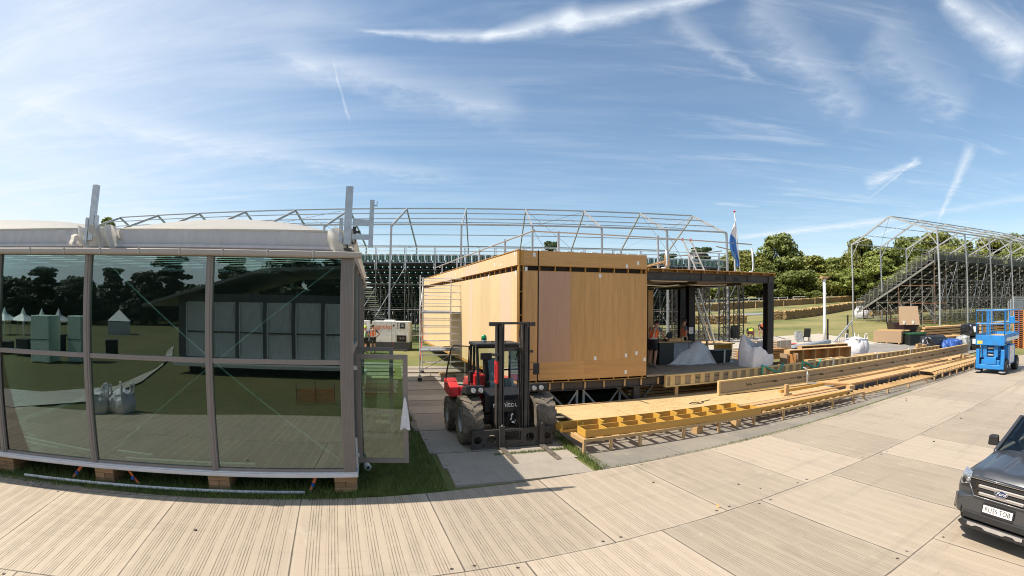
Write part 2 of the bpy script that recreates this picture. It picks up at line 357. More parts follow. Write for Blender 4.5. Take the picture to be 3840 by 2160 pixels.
for a in [(-.36, .553, -.02, .562, .006, .022, .75), (-.08, .555, .16, .60, .016, .042, .95), (.10, .585, .50, .622, .036, .02, .9), (.955, .53, 1.09, .40, .03, .07, .95),
          (.46, .138, .80, .160, .006, .011, .75, .008), (.80, .160, 1.06, .178, .007, .012, .4, .01), (.735, .226, .85, .262, .018, .006, .7, .03), (.74, .2, .84, .262, .002, .004, .45, .004),
          (.868, .15, .948, .275, .004, .017, .75, .012), (-.411, .49, -.358, .372, .003, .005, .4, .01), (.36, .59, .55, .44, .05, .01, .35, .06), (.55, .6, .75, .35, .09, .05, .35, .1),
          (.8, .5, .95, .33, .10, .06, .3, .1), (-.55, .50, .02, .41, .05, .06, .42, .06), (-1.05, .33, -.1, .27, .05, .03, .35, .05), (.43, .208, .52, .197, .004, .004, .3, .01)]:
    fac = t.m('ADD', fac, streak(*a))
# low cumulus on the horizon
cum = t.m('MULTIPLY', t.mapr(t.noise(t.comb(t.m('MULTIPLY', az, 9.), t.m('MULTIPLY', el, 26.), 3.), 1.0, 6, .6), .52, .7, 0, 1, True), t.m('MULTIPLY', t.mapr(el, .13, .05, 0, .5, True), t.mapr(az, .3, .6, .2, 1)))
fac = t.m('ADD', fac, cum)
fac = t.m('MINIMUM', t.m('ADD', t.m('MULTIPLY', fac, .88), .035), .93)
skc = t.mix(1.0, sky.outputs[0], (.97, 1.10, 1.13), 'MULTIPLY')
cl = t.mix(fac, skc, (6.5, 7.0, 7.6))
t.l.new(cl, bg.inputs[0]); bg.inputs[1].default_value = .105
S.view_settings.view_transform = 'Standard'; S.view_settings.look = 'None'; S.view_settings.exposure = 0.4; S.view_settings.gamma = 1
S.cycles.max_bounces = 8; S.cycles.transparent_max_bounces = 16; S.cycles.use_denoising = True; S.cycles.pixel_filter_type = 'BLACKMAN_HARRIS'; S.cycles.filter_width = 1.05

# ================================================================= GROUND, ROAD, MATS
def sstep(v, a, b):
    k = max(0, min(1, (v - a) / (b - a))); return k * k * (3 - 2 * k)
def ground(x, y):
    t_ = max(0., y - 19); z = .04 * t_ * min(1, t_ / 12)
    z += .022 * max(0, x - 24) * sstep(y, 22, 34) * sstep(95, 60, 95) if x < 120 else .022 * 96 * sstep(y, 22, 34)
    z += .012 * max(0, y - 60)
    return min(z, 14)
def grass_mat():
    m, t, b = newmat('mown_grass'); co = objco(t)
    a = t.noise(co, .09, 4, .6); f = t.noise(co, 2.2, 6, .75); fine = t.noise(co, 22, 3, .7)
    c = t.mix(t.mapr(f, .3, .7), (.085, .115, .025), (.20, .205, .055))
    c = t.mix(t.mapr(a, .46, .62), c, (.30, .25, .095))
    x, y, z = t.xyz(co)
    dry = t.m('MULTIPLY', t.mapr(t.noise(t.scale(co, (.05, .25, 1)), 1, 3), .42, .6), t.m('MULTIPLY', t.mapr(y, 24, 34), t.mapr(x, 12, 24)))
    c = t.mix(t.m('MULTIPLY', dry, .7), c, (.36, .29, .11))
    c = t.mix(t.m('MULTIPLY', t.mapr(y, 7, 1), .72), c, t.mix(t.mapr(f, .35, .65), (.075, .07, .022), (.13, .10, .04)))   # trodden verge on the near side of the road
    c = t.mix(t.mapr(fine, .35, .65), c, t.mix(.5, c, (.03, .05, .01)))
    t.l.new(c, b.inputs['Base Color']); b.inputs['Roughness'].default_value = .9; bump(t, b, t.m('ADD', fine, f), .5, .05); return m
M['grass'] = grass_mat()
xs = [-420, -300, -200, -120, -80, -60, -45] + [-36 + 4 * i for i in range(34)] + [105, 115, 130, 150, 180, 230, 300, 420]
ys = [-320, -200, -120, -70, -40, -20, -10, 0, 10, 16] + [19 + 3 * i for i in range(30)] + [115, 125, 140, 160, 190, 240, 320, 420, 600]
mb = MB(); nx = len(xs)
mb.add([(x, y, ground(x, y) - .045) for y in ys for x in xs], [(j * nx + i, j * nx + i + 1, (j + 1) * nx + i + 1, (j + 1) * nx + i) for j in range(len(ys) - 1) for i in range(nx - 1)])
tag(mb.build('ground', M['grass'], smooth=True), 'green and straw coloured mown grass field', None, None, 'structure')

def track_mat(name, base, ribs, seam_x=2.35, seam_y=3.05, tone=.16, rib_shade=.42):
    m, t, b = newmat(name); co = objco(t); x, y, z = t.xyz(co)
    wob = t.m('MULTIPLY', t.m('SUBTRACT', t.noise(co, .7, 2), .5), .05)
    xx = t.m('ADD', x, t.m('MULTIPLY', wob, .3)); gx = t.m('DIVIDE', xx, seam_x); gy = t.m('DIVIDE', t.m('ADD', y, wob), seam_y)
    # alternate rows are shifted half a panel
    gx = t.m('ADD', gx, t.m('MULTIPLY', t.m('FLOOR', gy), .37))
    cell = t.white(t.comb(t.m('FLOOR', gx), t.m('FLOOR', gy), 1.), '3D')
    fx = t.m('FRACT', gx); fy = t.m('FRACT', gy)
    ex = t.m('MULTIPLY', t.m('MINIMUM', fx, t.m('SUBTRACT', 1., fx)), seam_x); ey = t.m('MULTIPLY', t.m('MINIMUM', fy, t.m('SUBTRACT', 1., fy)), seam_y)
    e = t.m('MINIMUM', ex, ey)
    c = t.mix(cell, tuple(k * (1 - tone) for k in base), tuple(k * (1 + tone * .7) for k in base))
    big = t.noise(co, .45, 5, .65)
    c = t.mix(t.m('MULTIPLY', t.mapr(big, .4, .7), .45), c, (.44, .36, .26))
    grime = t.noise(t.scale(co, (.9, .25, 1)), 2.2, 6, .7)
    c = t.mix(t.m('MULTIPLY', t.mapr(grime, .52, .72), .35), c, (.2, .165, .125))
    rib = t.m('SINE', t.m('MULTIPLY', x, 2 * PI / .046)); grp = t.m('FRACT', t.m('ADD', t.m('DIVIDE', x, .30), t.m('MULTIPLY', cell, 3.)))
    rm = t.m('MULTIPLY', t.mapr(rib, .3, .85), t.m('LESS_THAN', grp, .72))
    rm = t.m('MULTIPLY', rm, t.mapr(ex, .1, .14)); brk = t.mapr(t.noise(t.scale(co, (14, 1.1, 1)), 1.4, 4, .7), .36, .55, .2, 1)
    rm = t.m('MULTIPLY', t.m('MULTIPLY', rm, brk), t.m('MULTIPLY', ribs, t.mapr(t.m('ADD', x, t.m('MULTIPLY', cell, 3.)), -4.0, 5.0, 1.0, .38)))   # worn smoother along the deck
    tyre = t.noise(t.scale(co, (.12, 1.6, 1), (0, 0, .06)), 1.2, 5, .7, .4); c = t.mix(t.m('MULTIPLY', t.mapr(tyre, .55, .72), .35), c, (.20, .165, .125))
    c = t.mix(t.m('MULTIPLY', t.mapr(t.noise(co, 1.9, 6, .75), .58, .75), .4), c, (.58, .52, .43))
    c = t.mix(t.m('MULTIPLY', rm, rib_shade + .24), c, (.10, .075, .052))  # rib grooves darkened to stand in for their shadow lines
    speck = t.m('GREATER_THAN', t.noise(co, 9, 2), .765); c = t.mix(t.m('MULTIPLY', speck, .5), c, (.09, .07, .05))
    sc = t.noise(t.scale(co, (22, .8, 1), (0, 0, .6)), 1.5, 3, .6); c = t.mix(t.m('MULTIPLY', t.mapr(sc, .68, .74), .35), c, (.66, .6, .52))
    seam = t.m('SUBTRACT', 1., t.mapr(t.m('ADD', e, t.m('MULTIPLY', t.m('SUBTRACT', t.noise(co, 1.1, 3), .5), .02)), .004, .014)); c = t.mix(t.m('MULTIPLY', seam, .78), c, (.03, .025, .018))
    lip = t.m('MULTIPLY', t.mapr(e, .022, .03), t.m('SUBTRACT', 1., t.mapr(e, .04, .055))); c = t.mix(t.m('MULTIPLY', lip, .07), c, (.68, .62, .52))
    # bolt holes beside panel corners
    hx = t.m('SUBTRACT', ex, .16); hy = t.m('SUBTRACT', ey, .12); hd = t.m('SQRT', t.m('ADD', t.m('MULTIPLY', hx, hx), t.m('MULTIPLY', hy, hy)))
    c = t.mix(t.m('MULTIPLY', t.m('LESS_THAN', hd, .028), t.m('GREATER_THAN', t.noise(co, .8, 1), .5)), c, (.06, .05, .04))
    t.l.new(c, b.inputs['Base Color']); b.inputs['Roughness'].default_value = .62; b.inputs['Specular IOR Level'].default_value = .35
    bump(t, b, t.m('SUBTRACT', t.m('MULTIPLY', rm, -.5), seam), .6, .012); return m
M['track'] = track_mat('ribbed_trackway_panels', (.41, .332, .25), 1.0, 2.35, 3.05, .17)
M['track_far'] = track_mat('worn_trackway_panels', (.41, .385, .335), .32, 2.35, 3.05, .2)
M['strip'] = track_mat('grey_trackway_strip', (.215, .195, .165), .5, 2.4, 3.8, .16)
RD = (1.96, 10.05); RDEG = 20
mb = MB()
# near part of the road: outline follows the glass building, then the deck; the near side bends away towards the right
mb.prism([(-19.5, 1.5), (-19.5, -4.6), (-12, -5.4), (-9.0, -6.05), (-1.6, -6.2), (-.6, -12.2), (26, -12.2), (60, -12.2), (60, .35), (16, .35), (5, .06), (0, 0), (-4.7, -.12), (-9, .05), (-13, .5)], -.045, 0, 'z')
tag(mb.build('road', M['track'], None, loc=(RD[0], RD[1], 0), rotz=rad(RDEG)), 'pale ribbed metal trackway road with groove shadows painted in', None, None, 'structure')
mb = MB(); mb.prism([(.12, .03), (5, .09), (16, .38), (45, .38), (45, 5.4), (.9, 5.4)], -.045, -.004, 'z')
tag(mb.build('pavement', M['strip'], None, loc=(RD[0], RD[1], 0), rotz=rad(RDEG)), 'grey trackway strip along the timber deck', None, None, 'structure')
# access mats under the forklift, each its own plate with lifted edges
def mat_mat(name, col):
    m, t, b = newmat(name); co = objco(t); r = t.n.new('ShaderNodeObjectInfo').outputs['Random']; x, y, z = t.xyz(co)
    c = t.mix(t.noise(co, 1.4, 6, .7), tuple(k * .72 for k in col), tuple(k * 1.25 for k in col))
    tr = t.m('MULTIPLY', t.m('SINE', t.m('MULTIPLY', t.m('ADD', x, y), 48.)), t.m('SINE', t.m('MULTIPLY', t.m('SUBTRACT', x, y), 48.)))
    c = t.mix(t.m('MULTIPLY', t.mapr(tr, .1, .5), .3), c, (.14, .115, .09))
    h = t.n.new('ShaderNodeHueSaturation'); t.put(h.inputs['Color'], c); t.put(h.inputs['Value'], t.mapr(r, 0, 1, .8, 1.15)); t.l.new(h.outputs[0], b.inputs['Base Color'])
    b.inputs['Roughness'].default_value = .75; bump(t, b, tr, .35, .01); return m
M['mat'] = mat_mat('grey_brown_ground_mats', (.36, .31, .25))
FK = (.05, 11.82); FDEG = 17
yy = -2.28; k = 0
lefts = [-1.88, -1.95, -2.12, -2.14, -2.3, -2.22, -2.38, -2.24, -2.2, -2.16, -2.1, -2.05, -1.95, -1.9, -1.85, -1.8]
rows_ = [(yy + 1.1 * i, i, None) for i in range(16)] + [(8.3 + 1.1 * i, i + 3, -5.6 + .1 * (i % 3)) for i in range(8)]
for yy, k, xl in rows_:
    x0 = lefts[min(k, 15)] if xl is None else xl; z1 = -.002 - .012 * (k % 2); mb = MB()
    x1 = x0 + 3.2 if xl is not None else 1.28 + .12 * ((k * 7) % 3 - 1) if yy < 2 else 1.6
    wc_ = toworld(FK, FDEG, (x0, yy + 1.08)); zg = max(ground(*wc_), ground(*toworld(FK, FDEG, (x0 + 3, yy + 1.0)))); dz_ = zg - ground(*toworld(FK, FDEG, (x0, yy)))
    mb.hexa([(x0, yy + .02, -.05), (x1, yy + .02, -.05), (x1, yy + 1.08, -.05), (x0, yy + 1.08, -.05), (x0, yy + .02, z1 + .012), (x1, yy + .02, z1), (x1, yy + 1.08, z1), (x0, yy + 1.08, z1 + .02)])
    for q in (0.2, .8): mb.box(x0 + .05, x0 + .12, yy + q - .03, yy + q + .05, z1 + .014, z1 + .03)
    o = mb.build('path_mat', M['mat'], None, loc=(FK[0], FK[1], zg), rotz=rad(FDEG)); tag(o, 'hard grey-brown access mat in the track running under the red forklift', 'mat', 'access mats under the forklift', 'structure'); o.name = 'path'
# a field track under the far grass edge: pale paths between the straw walls, and grass verge strips
def sheet(pts, off, name, m, lab):
    mb = MB(); n = len(pts); vs = []
    for (x, y, w) in pts: vs += [(x, y - w, ground(x, y - w) + off), (x, y + w, ground(x, y + w) + off)]
    mb.add(vs, [(2 * i, 2 * i + 2, 2 * i + 3, 2 * i + 1) for i in range(n - 1)]); tag(mb.build(name, m), lab, None, None, 'structure')
M['tarmac'] = simple('pale_tarmac_track', (.24, .25, .25), .85, 0, .12, .6)
sheet([(10 + 3 * i, 66 + .35 * i, 1.6) for i in range(14)], .02, 'path', M['tarmac'], 'narrow pale tarmac track between the straw walls')
M['pale_fence'] = simple('white_rail_paint', (.66, .64, .58), .6)
# small litter on the road: chips of wood and clods of earth
rl_ = random.Random(11)

# ================================================================= GLASS PAVILION (left)
PV = (-2.93, 8.51); PDEG = 16.5
pav = thing('glass_pavilion', 'glass walled pavilion with taupe frame and pale tented roof standing on timber blocks', 'pavilion', (PV[0], PV[1], 0), PDEG)
MUL = [-10.2, -7.74, -5.40, -2.755]
MB().box(-12.4, .035, -.07, .10, .31, .385).box(-12.4, .035, -.045, .09, .385, .405).box(-.10, .035, .10, 15, .31, .405).build('sill_beam', M['sill_white'], pav, bevel=.012)
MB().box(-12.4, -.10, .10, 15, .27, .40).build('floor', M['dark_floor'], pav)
mb = MB()
for a, b in zip([-12.4] + MUL, MUL + [-.24]): mb.box(a + .065, b - .065 if b != -.24 else b, .005, .085, .405, .455)
mb.build('bottom_rail', M['frame_grey'], pav)
for a, b in zip([-12.4] + MUL, MUL + [-.24]):
    MB().box(a + .065, b - (.065 if b != -.24 else 0), .0, .09, 2.47, 2.56).build('transom', M['frame_grey'], pav, bevel=.006)
for x in MUL:
    MB().box(x - .065, x + .065, -.02, .12, .405, 4.44).box(x - .025, x + .025, -.035, -.02, .405, 4.44).build('mullion', M['frame_grey'], pav, bevel=.006)
mb = MB().box(-.24, 0, -.02, .24, .405, 4.44)
for i in range(9): mb.box(-.225 + .025 * i, -.215 + .025 * i, -.026, -.02, .405, 4.44)
mb.build('corner_post', M['frame_grey'], pav, bevel=.006)
MB().box(-12.4, -.0, .0, .14, 4.44, 4.60).build('header_beam', M['frame_grey'], pav)
# gutter with a rounded lip
prof = [(0, 4.445), (-.10, 4.445), (-.135, 4.465), (-.14, 4.50), (-.14, 4.545), (-.125, 4.555), (-.11, 4.545), (-.105, 4.48), (-.08, 4.465), (-.012, 4.465), (-.012, 4.56), (0, 4.56)]
MB().prism(prof, -12.4, .14, 'x').build('gutter', M['gutter'], pav)
for x in [-.75 - .86 * i for i in range(14)]:
    MB().box(x - .018, x + .018, -.150, -.002, 4.44, 4.563).build('gutter_bracket', M['gutter'], pav, bevel=.006)
# glazing
for a, b in zip([-12.4] + MUL, MUL + [-.24]):
    for z0, z1 in ((.455, 2.47), (2.56, 4.44)):
        x0 = a + .065; x1 = b - (.065 if b != -.24 else 0)
        MB().box(x0, x1, .045, .053, z0, z1).build('glass_pane', M['glass'], pav)
# right-hand end wall, seen almost edge on, with its double doorway
for y0, y1 in ((2.55, 5.0), (5.1, 7.5), (7.6, 10.0)):
    MB().box(-.06, -.05, y0, y1, .46, 4.44).build('glass_pane', M['door_glass'], pav)
    MB().box(-.10, -.0, y1, y1 + .1, .405, 4.44).build('mullion', M['frame_grey'], pav)
MB().box(-.10, -.0, .24, 15, 4.44, 4.60).build('header_beam', M['frame_grey'], pav)
MB().box(-.10, -.0, .24, 2.55, 2.66, 2.76).build('transom', M['frame_grey'], pav)
MB().box(-.06, -.05, .24, 2.55, 2.76, 4.44).build('glass_pane', M['door_glass'], pav)
MB().box(-.10, 0, 2.45, 2.55, .405, 4.44).build('door_post', M['frame_grey'], pav)
# inside: back partition, ceiling beams
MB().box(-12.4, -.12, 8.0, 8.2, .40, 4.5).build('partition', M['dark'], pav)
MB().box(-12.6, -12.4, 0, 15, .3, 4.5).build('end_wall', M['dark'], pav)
M['ceil'] = simple('white_ceiling_slats', (.6, .62, .6), .7, 0, .06, 3)
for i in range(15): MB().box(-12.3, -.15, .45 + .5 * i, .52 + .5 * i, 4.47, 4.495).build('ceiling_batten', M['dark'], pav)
for x in (-10.2, -8.6, -7.0, -5.4, -3.8, -2.2, -.5): MB().bar((x, .15, 4.55), (x, 7.9, 4.55), .1, .08).build('ceiling_joist', M['alu'], pav)
# bracing cables with turnbuckles
def brace(p, q):
    p = Vector(p); q = Vector(q); d = (q - p).normalized(); L = (q - p).length
    mb = MB().tube(p, q, .017, 6)
    mb.tube(q - d * .55, q - d * .22, .026, 7).tube(q - d * .85, q - d * .78, .03, 7).tube(q - d * .2, q, .02, 6)
    mb.build('bracing_cable', M['white'], pav)
brace((-5.15, .40, 4.3), (-.36, .36, .55)); brace((-.40, .40, 4.3), (-5.15, .36, .55))
# tented roof: one pillow per bay, the front edge wrapped in a creased valance
for x0, x1, ph in ((-12.4, -5.62, 0), (-5.16, -.42, 1)):
    def rf(u, v, x0=x0, x1=x1):
        y = .12 + 14.8 * v ** 1.6; e = max(0, sin(PI * u)) ** .4
        w = min(1, min(v, 1) / .12) if v < .12 else 1
        return (x0 + (x1 - x0) * u, y, 4.955 + (.66 * e) * (1 - math.exp(-(y - .12) / 1.3)) - .02 * (1 - e))
    MB().grid(48, 26, rf).build('roof_membrane', M['fabric'], pav, True)
    rnd = random.Random(ph)
    fr = [(rnd.uniform(x0, x1), rnd.uniform(.02, .06), rnd.uniform(-.25, .25), rnd.uniform(.003, .009)) for _ in range(34)]
    def vf(u, v, x0=x0, x1=x1, fr=fr, ph=ph):
        x = x0 + (x1 - x0) * u; z = 4.56 + .39 * v + (.012 * sin(x * 2.2) if v > .9 else 0); y = .13 - .018 * sin(PI * v * .9)
        for (c, w, sl_, a) in fr: y -= a * math.exp(-((x - c - sl_ * (v - .4)) / w) ** 2) * (.3 + v)
        edge = max(0, 1 - (x - x0) / .8) if ph else max(0, 1 - (x1 - x) / .7); y -= edge * .03 * sin(x * 22 + v * 5)
        return (x, y, z)
    MB().grid(190, 8, vf).build('valance', M['valance'], pav, True)
    MB().tube((x0, .125, 4.955), (x1, .125, 4.955), .022, 8).build('keder_rail', M['fabric'], pav, True)
    MB().box(x0, x1, .065, .085, 4.56, 4.66).build('valance_hem', M['valance'], pav)
MB().box(-5.66, -5.12, .10, 15, 4.88, 4.92).box(-.44, -.0, .25, 15, 4.88, 4.92).build('roof_gap_infill', M['fabric'], pav)  # unseen infill added over the roof gaps to keep sun out of the interior
# gathered cloth where the bays meet
def gather(cx, w, seed):
    r = random.Random(seed); ks = [(r.uniform(3, 9), r.uniform(3, 10), r.uniform(0, 6), r.uniform(.008, .022)) for _ in range(9)]
    def g(u, v):
        x = cx + w * (u - .5); z = 4.54 + .45 * v; y = .02 + .10 * abs(2 * u - 1) ** 2
        for a, b, p, k in ks: y += k * sin(a * u * 2.2 + b * v + p)
        return (x, y - .05, z + .03 * sin(9 * u + seed) * v)
    MB().grid(36, 22, g).build('gathered_cloth', M['fabric'], pav, True)
gather(-5.42, .62, 2); gather(-.26, .52, 5); gather(-4.98, .5, 9)
def gr(u, v): a = PI * (u * 1.25 - .1); return (-5.70 + .13 * cos(a) + .02 * sin(5 * a), .05 - .12 * v, 4.69 + .14 * sin(a))
MB().grid(14, 3, gr).build('cloth_roll', M['fabric'], pav, True)
# steel mast channels over the roof
def channel(mb, x, y, z0, z1, w=.11, d=.10, tk=.014):
    mb.box(x - w / 2, x + w / 2, y - tk, y, z0, z1).box(x - w / 2, x - w / 2 + tk, y, y + d, z0, z1).box(x + w / 2 - tk, x + w / 2, y, y + d, z0, z1); return mb
channel(MB(), -5.37, -.02, 4.72, 5.80).box(-5.50, -5.44, -.05, .02, 4.62, 5.15).box(-5.30, -5.24, -.03, .05, 4.8, 5.2).build('mast_channel', M['galv'], pav)
channel(MB(), -.14, -.05, 4.70, 5.80, .135).build('mast_channel', M['galv'], pav)
MB().box(-.30, -.235, -.02, .1, 4.74, 5.2).tube((-.28, -.04, 4.80), (-.28, 0, 4.80), .02).tube((-.28, -.04, 5.1), (-.28, 0, 5.1), .02).build('mast_plate', M['galv'], pav)
channel(MB(), .30, -.02, 4.66, 5.56, .085, .06).box(.33, .40, -.03, .02, 5.45, 5.47).box(.385, .40, -.03, .02, 5.47, 5.54).build('hook_channel', M['galv'], pav)
MB().box(-.05, .258, -.03, -.01, 5.06, 5.18).build('mast_bracket', M['galv'], pav); MB().box(-.06, .258, -.03, -.01, 4.80, 4.90).build('mast_bracket', M['galv'], pav)
MB().box(-.05, .02, .0, .06, 4.72, 5.05).box(.02, .10, .0, .05, 4.92, 4.97).box(-.20, -.05, -.06, -.03, 4.58, 4.63).box(-.15, -.12, -.05, -.02, 4.60, 4.72).build('mast_bolts', M['brown_steel'], pav)
# open double doors of the end wall
def leaf(name, hinge, ang, w, z0, z1, handle):
    st = .095; mb = MB().box(0, st, -.03, .03, z0, z1).box(w - st, w, -.03, .03, z0, z1).box(st, w - st, -.03, .03, z1 - st, z1).box(st, w - st, -.03, .03, z0, z0 + st)
    d = mb.build(name, M['frame_grey'], pav, bevel=.006, loc=(hinge[0], hinge[1], 0), rotz=rad(ang))
    MB().box(st, w - st, -.006, .006, z0 + st, z1 - st).build('door_glass', M['door_glass'], d)
    if handle:
        hx = w - .05
        MB().tube((hx - .02, -.09, 1.22), (hx - .02, -.09, 1.74), .014).tube((hx - .02, -.09, 1.28), (hx - .02, -.03, 1.28), .01).tube((hx - .02, -.09, 1.68), (hx - .02, -.03, 1.68), .01).build('handle', M['chrome'], d)
        MB().lathe([(.03, -.036), (.032, -.03)], (hx, 0, 1.42), 12, 'y').build('lock', M['white'], d)
        for z in (2.35, .58): MB().box(-.05, .03, -.05, .02, z - .04, z + .04).build('hinge', M['white'], d)
    else:
        MB().box(st, w - st, -.02, .02, 1.55, 1.6).build('door_bar', M['frame_grey'], d); MB().box(st, w - st, -.02, .02, 1.0, 1.06).build('door_bar', M['frame_grey'], d)
    return d
dl = leaf('door', (.03, .56), -7, 1.03, .41, 2.62, True)
leaf('door', (.03, 2.42), -5, .82, .41, 2.60, False)

# ---- things at and under the pavilion
def on_pav(x, y, z=0): a = toworld(PV, PDEG, (x, y)); return (a[0], a[1], z)
# cloth bag on the handle
def bagf(u, v):
    a = 2 * PI * u; r = .015 + .085 * v ** .8 * (1 + .25 * sin(5 * a + 3 * v)) ; return (r * cos(a) * .9, r * sin(a) * .55, -.62 * v + .03 * v * sin(3 * a))
o = MB().grid(28, 12, bagf).build('carrier_bag', M['bagcloth'], None, True, loc=on_pav(.98, .26, 1.80)); tag(o, 'thin white plastic bag hanging from the glass door handle', 'bag')
lab = ['timber block stack under the sill at the open glass door', 'timber block stack under the pavilion sill below the middle mullion', 'timber block stack beside the pair of orange straps', 'timber block stack under the pavilion at the left picture edge']
for i, x in enumerate((-.215, -2.71, -5.205, -7.745)):
    st = thing('timber_block_stack', lab[i], 'block stack', on_pav(x, .02), PDEG, 'timber stacks carrying the glass pavilion')
    for k in range(3):
        for j in range(2):
            z0 = -.02 + .108 * k
            if k % 2: MB().box(-.215 + .22 * j, -.008 + .22 * j + .003 * k, -.02, .5, z0, z0 + .104).build('timber_block', M['block'], st, bevel=.008)
            else: MB().box(-.22 + .01 * j, .215, .0 + .25 * j - .02, .235 + .25 * j, z0, z0 + .104).build('timber_block', M['block'], st, bevel=.008)
sl_ = ['orange ratchet strap left of the middle timber stack, leaning right', 'orange ratchet strap right of the middle timber stack, slanting down right', 'orange ratchet strap beside the last timber stack before the open door']
for i, (x, dx) in enumerate(((-5.78, -.2), (-4.72, .28), (-.80, -.1))):
    st = thing('ratchet_strap', sl_[i], 'strap', on_pav(x, .05), PDEG)
    MB().bar((0, .05, .30), (dx, -.04, .04), .045, .006, (0, 1, 0)).bar((.02, .06, .30), (dx * .6, .0, .12), .05, .012, (0, 1, 0)).build('webbing', M['orange_strap'], st)
    MB().box(dx * .55 - .03, dx * .55 + .03, -.045, .0, .1, .17).build('ratchet', M['blue_tarp'], st)
    MB().path([(dx - .03, -.04, .06), (dx, -.045, .0), (dx + .03, -.04, .06)], .007).build('hook', M['galv'], st)
a = on_pav(-7.1, -.18, .035); b = on_pav(-4.2, -.13, .03); c = on_pav(-1.0, -.10, .03)
tag(MB().path([a, b, c], .032, 8).build('drain_pipe', M['white'], None, True), 'long white plastic pipe lying in the grass before the pavilion blocks', 'pipe')
for i, (p, q, l) in enumerate((((-8.5, 1.05), (-5.62, .42), 'long pale profile on the pavilion floor behind the leftmost glass'), ((-8.2, .72), (-6.6, .42), 'short pale profile lying in front of the long one inside the glass'),
                               ((-4.75, .20), (-2.0, .20), 'pale profile on the pavilion floor close behind the bottom rail'), ((-5.2, .62), (-4.3, .48), 'short pale profile behind the second glass bay'))):
    tag(MB().bar(on_pav(p[0], p[1], .45), on_pav(q[0], q[1], .45), .10, .09).build('aluminium_profile', M['white'], None), l, 'profile', 'spare profiles lying inside the pavilion')
rl = thing('paper_roll', 'small white roll with a dark core lying in grass below the open glass door', 'roll', on_pav(.19, 1.25, .075), 30)
MB().lathe([(.04, -.08), (.075, -.08), (.08, -.06), (.08, .06), (.075, .08), (.04, .08)], (0, 0, 0), 16, 'y').build('roll', M['white'], rl, True)
MB().lathe([(.035, -.085), (.035, .085)], (0, 0, 0), 10, 'y').build('core', M['slot'], rl)

# grass blades round the pavilion
mb = MB(); r = random.Random(3)
def blade(x, y, h):
    a = r.uniform(0, 2 * PI); w = .006; lx, ly = r.gauss(0, .35) * h, r.gauss(0, .35) * h
    mb.add([(x - w * cos(a), y - w * sin(a), -.03), (x + w * cos(a), y + w * sin(a), -.03), (x + lx, y + ly, h)], [(0, 1, 2)])
for _ in range(15000):
    x = r.uniform(-9.5, 0); y = r.uniform(-.42, .9) if r.random() < .7 else r.uniform(-.42, .1)
    if y < -.46 + .0: continue
    p = on_pav(x, y); blade(p[0], p[1], r.uniform(.03, .12))
for _ in range(22000):
    x = r.uniform(0, 1.75); y = r.uniform(-.55, 8)
    if r.random() > 1.15 / (1 + max(0, y) * .35): continue
    p = on_pav(x, y); q = (p[0] - FK[0], p[1] - FK[1]); lx = q[0] * cos(rad(FDEG)) + q[1] * sin(rad(FDEG)); ly = -q[0] * sin(rad(FDEG)) + q[1] * cos(rad(FDEG))
    if lx > -1.95 - (.2 if ly > 0 else 0): continue
    rx = (p[0] - RD[0]) * cos(rad(RDEG)) + (p[1] - RD[1]) * sin(rad(RDEG)); ry = -(p[0] - RD[0]) * sin(rad(RDEG)) + (p[1] - RD[1]) * cos(rad(RDEG))
    if ry < -.1: continue
    blade(p[0], p[1], r.uniform(.03, .13))
for _ in range(2600):     # tufts along the seam between road and strip
    x = r.choice([r.uniform(4, 16), r.uniform(0, 16)]); y = .02 + .3 * sstep(x, 5, 16) + r.gauss(0, .03); p = toworld(RD, RDEG, (x, y + .03)); blade(p[0], p[1], r.uniform(.02, .07))
for _ in range(3000):     # grass coming up round the forklift
    x = r.uniform(1.25, 1.6) if r.random() < .6 else r.uniform(-.6, 1.5); y = r.uniform(-2.2, .6) if x > 1.25 else -.46 + r.gauss(0, .03); p = toworld(FK, FDEG, (x, y)); blade(p[0], p[1], r.uniform(.02, .08))
M['blades'] = simple('grass_blades', (.13, .17, .035), .6, 0, .35, 3)
tag(mb.build('grass', M['blades']), 'short green grass in the gaps beside the pavilion', 'grass', None, 'stuff')
for i in range(14):
    x = rl_.uniform(-10, 14); y = rl_.uniform(-6, -.3); p = toworld(RD, RDEG, (x, y))
    if p[0] > 5.5 and p[1] < 6: continue
    s_ = rl_.uniform(.012, .03); w_ = i % 6 == 0
    mb = MB().box(-s_ * (3 if w_ else 1), s_ * (3 if w_ else 1), -s_ * .8, s_ * .8, 0, s_ * .8)
    o = mb.build('wood_chip' if w_ else 'earth_clod', M['timber_x'] if w_ else M['bark'], None, loc=(p[0], p[1], .001), rotz=rl_.uniform(0, 3), bevel=s_ * .2)
    tag(o, 'small pale wood chip lying on the trackway road' if w_ else 'small dark clod of earth lying on the trackway road', 'chip' if w_ else 'clod', 'wood chips on the road' if w_ else 'clods of earth on the road')

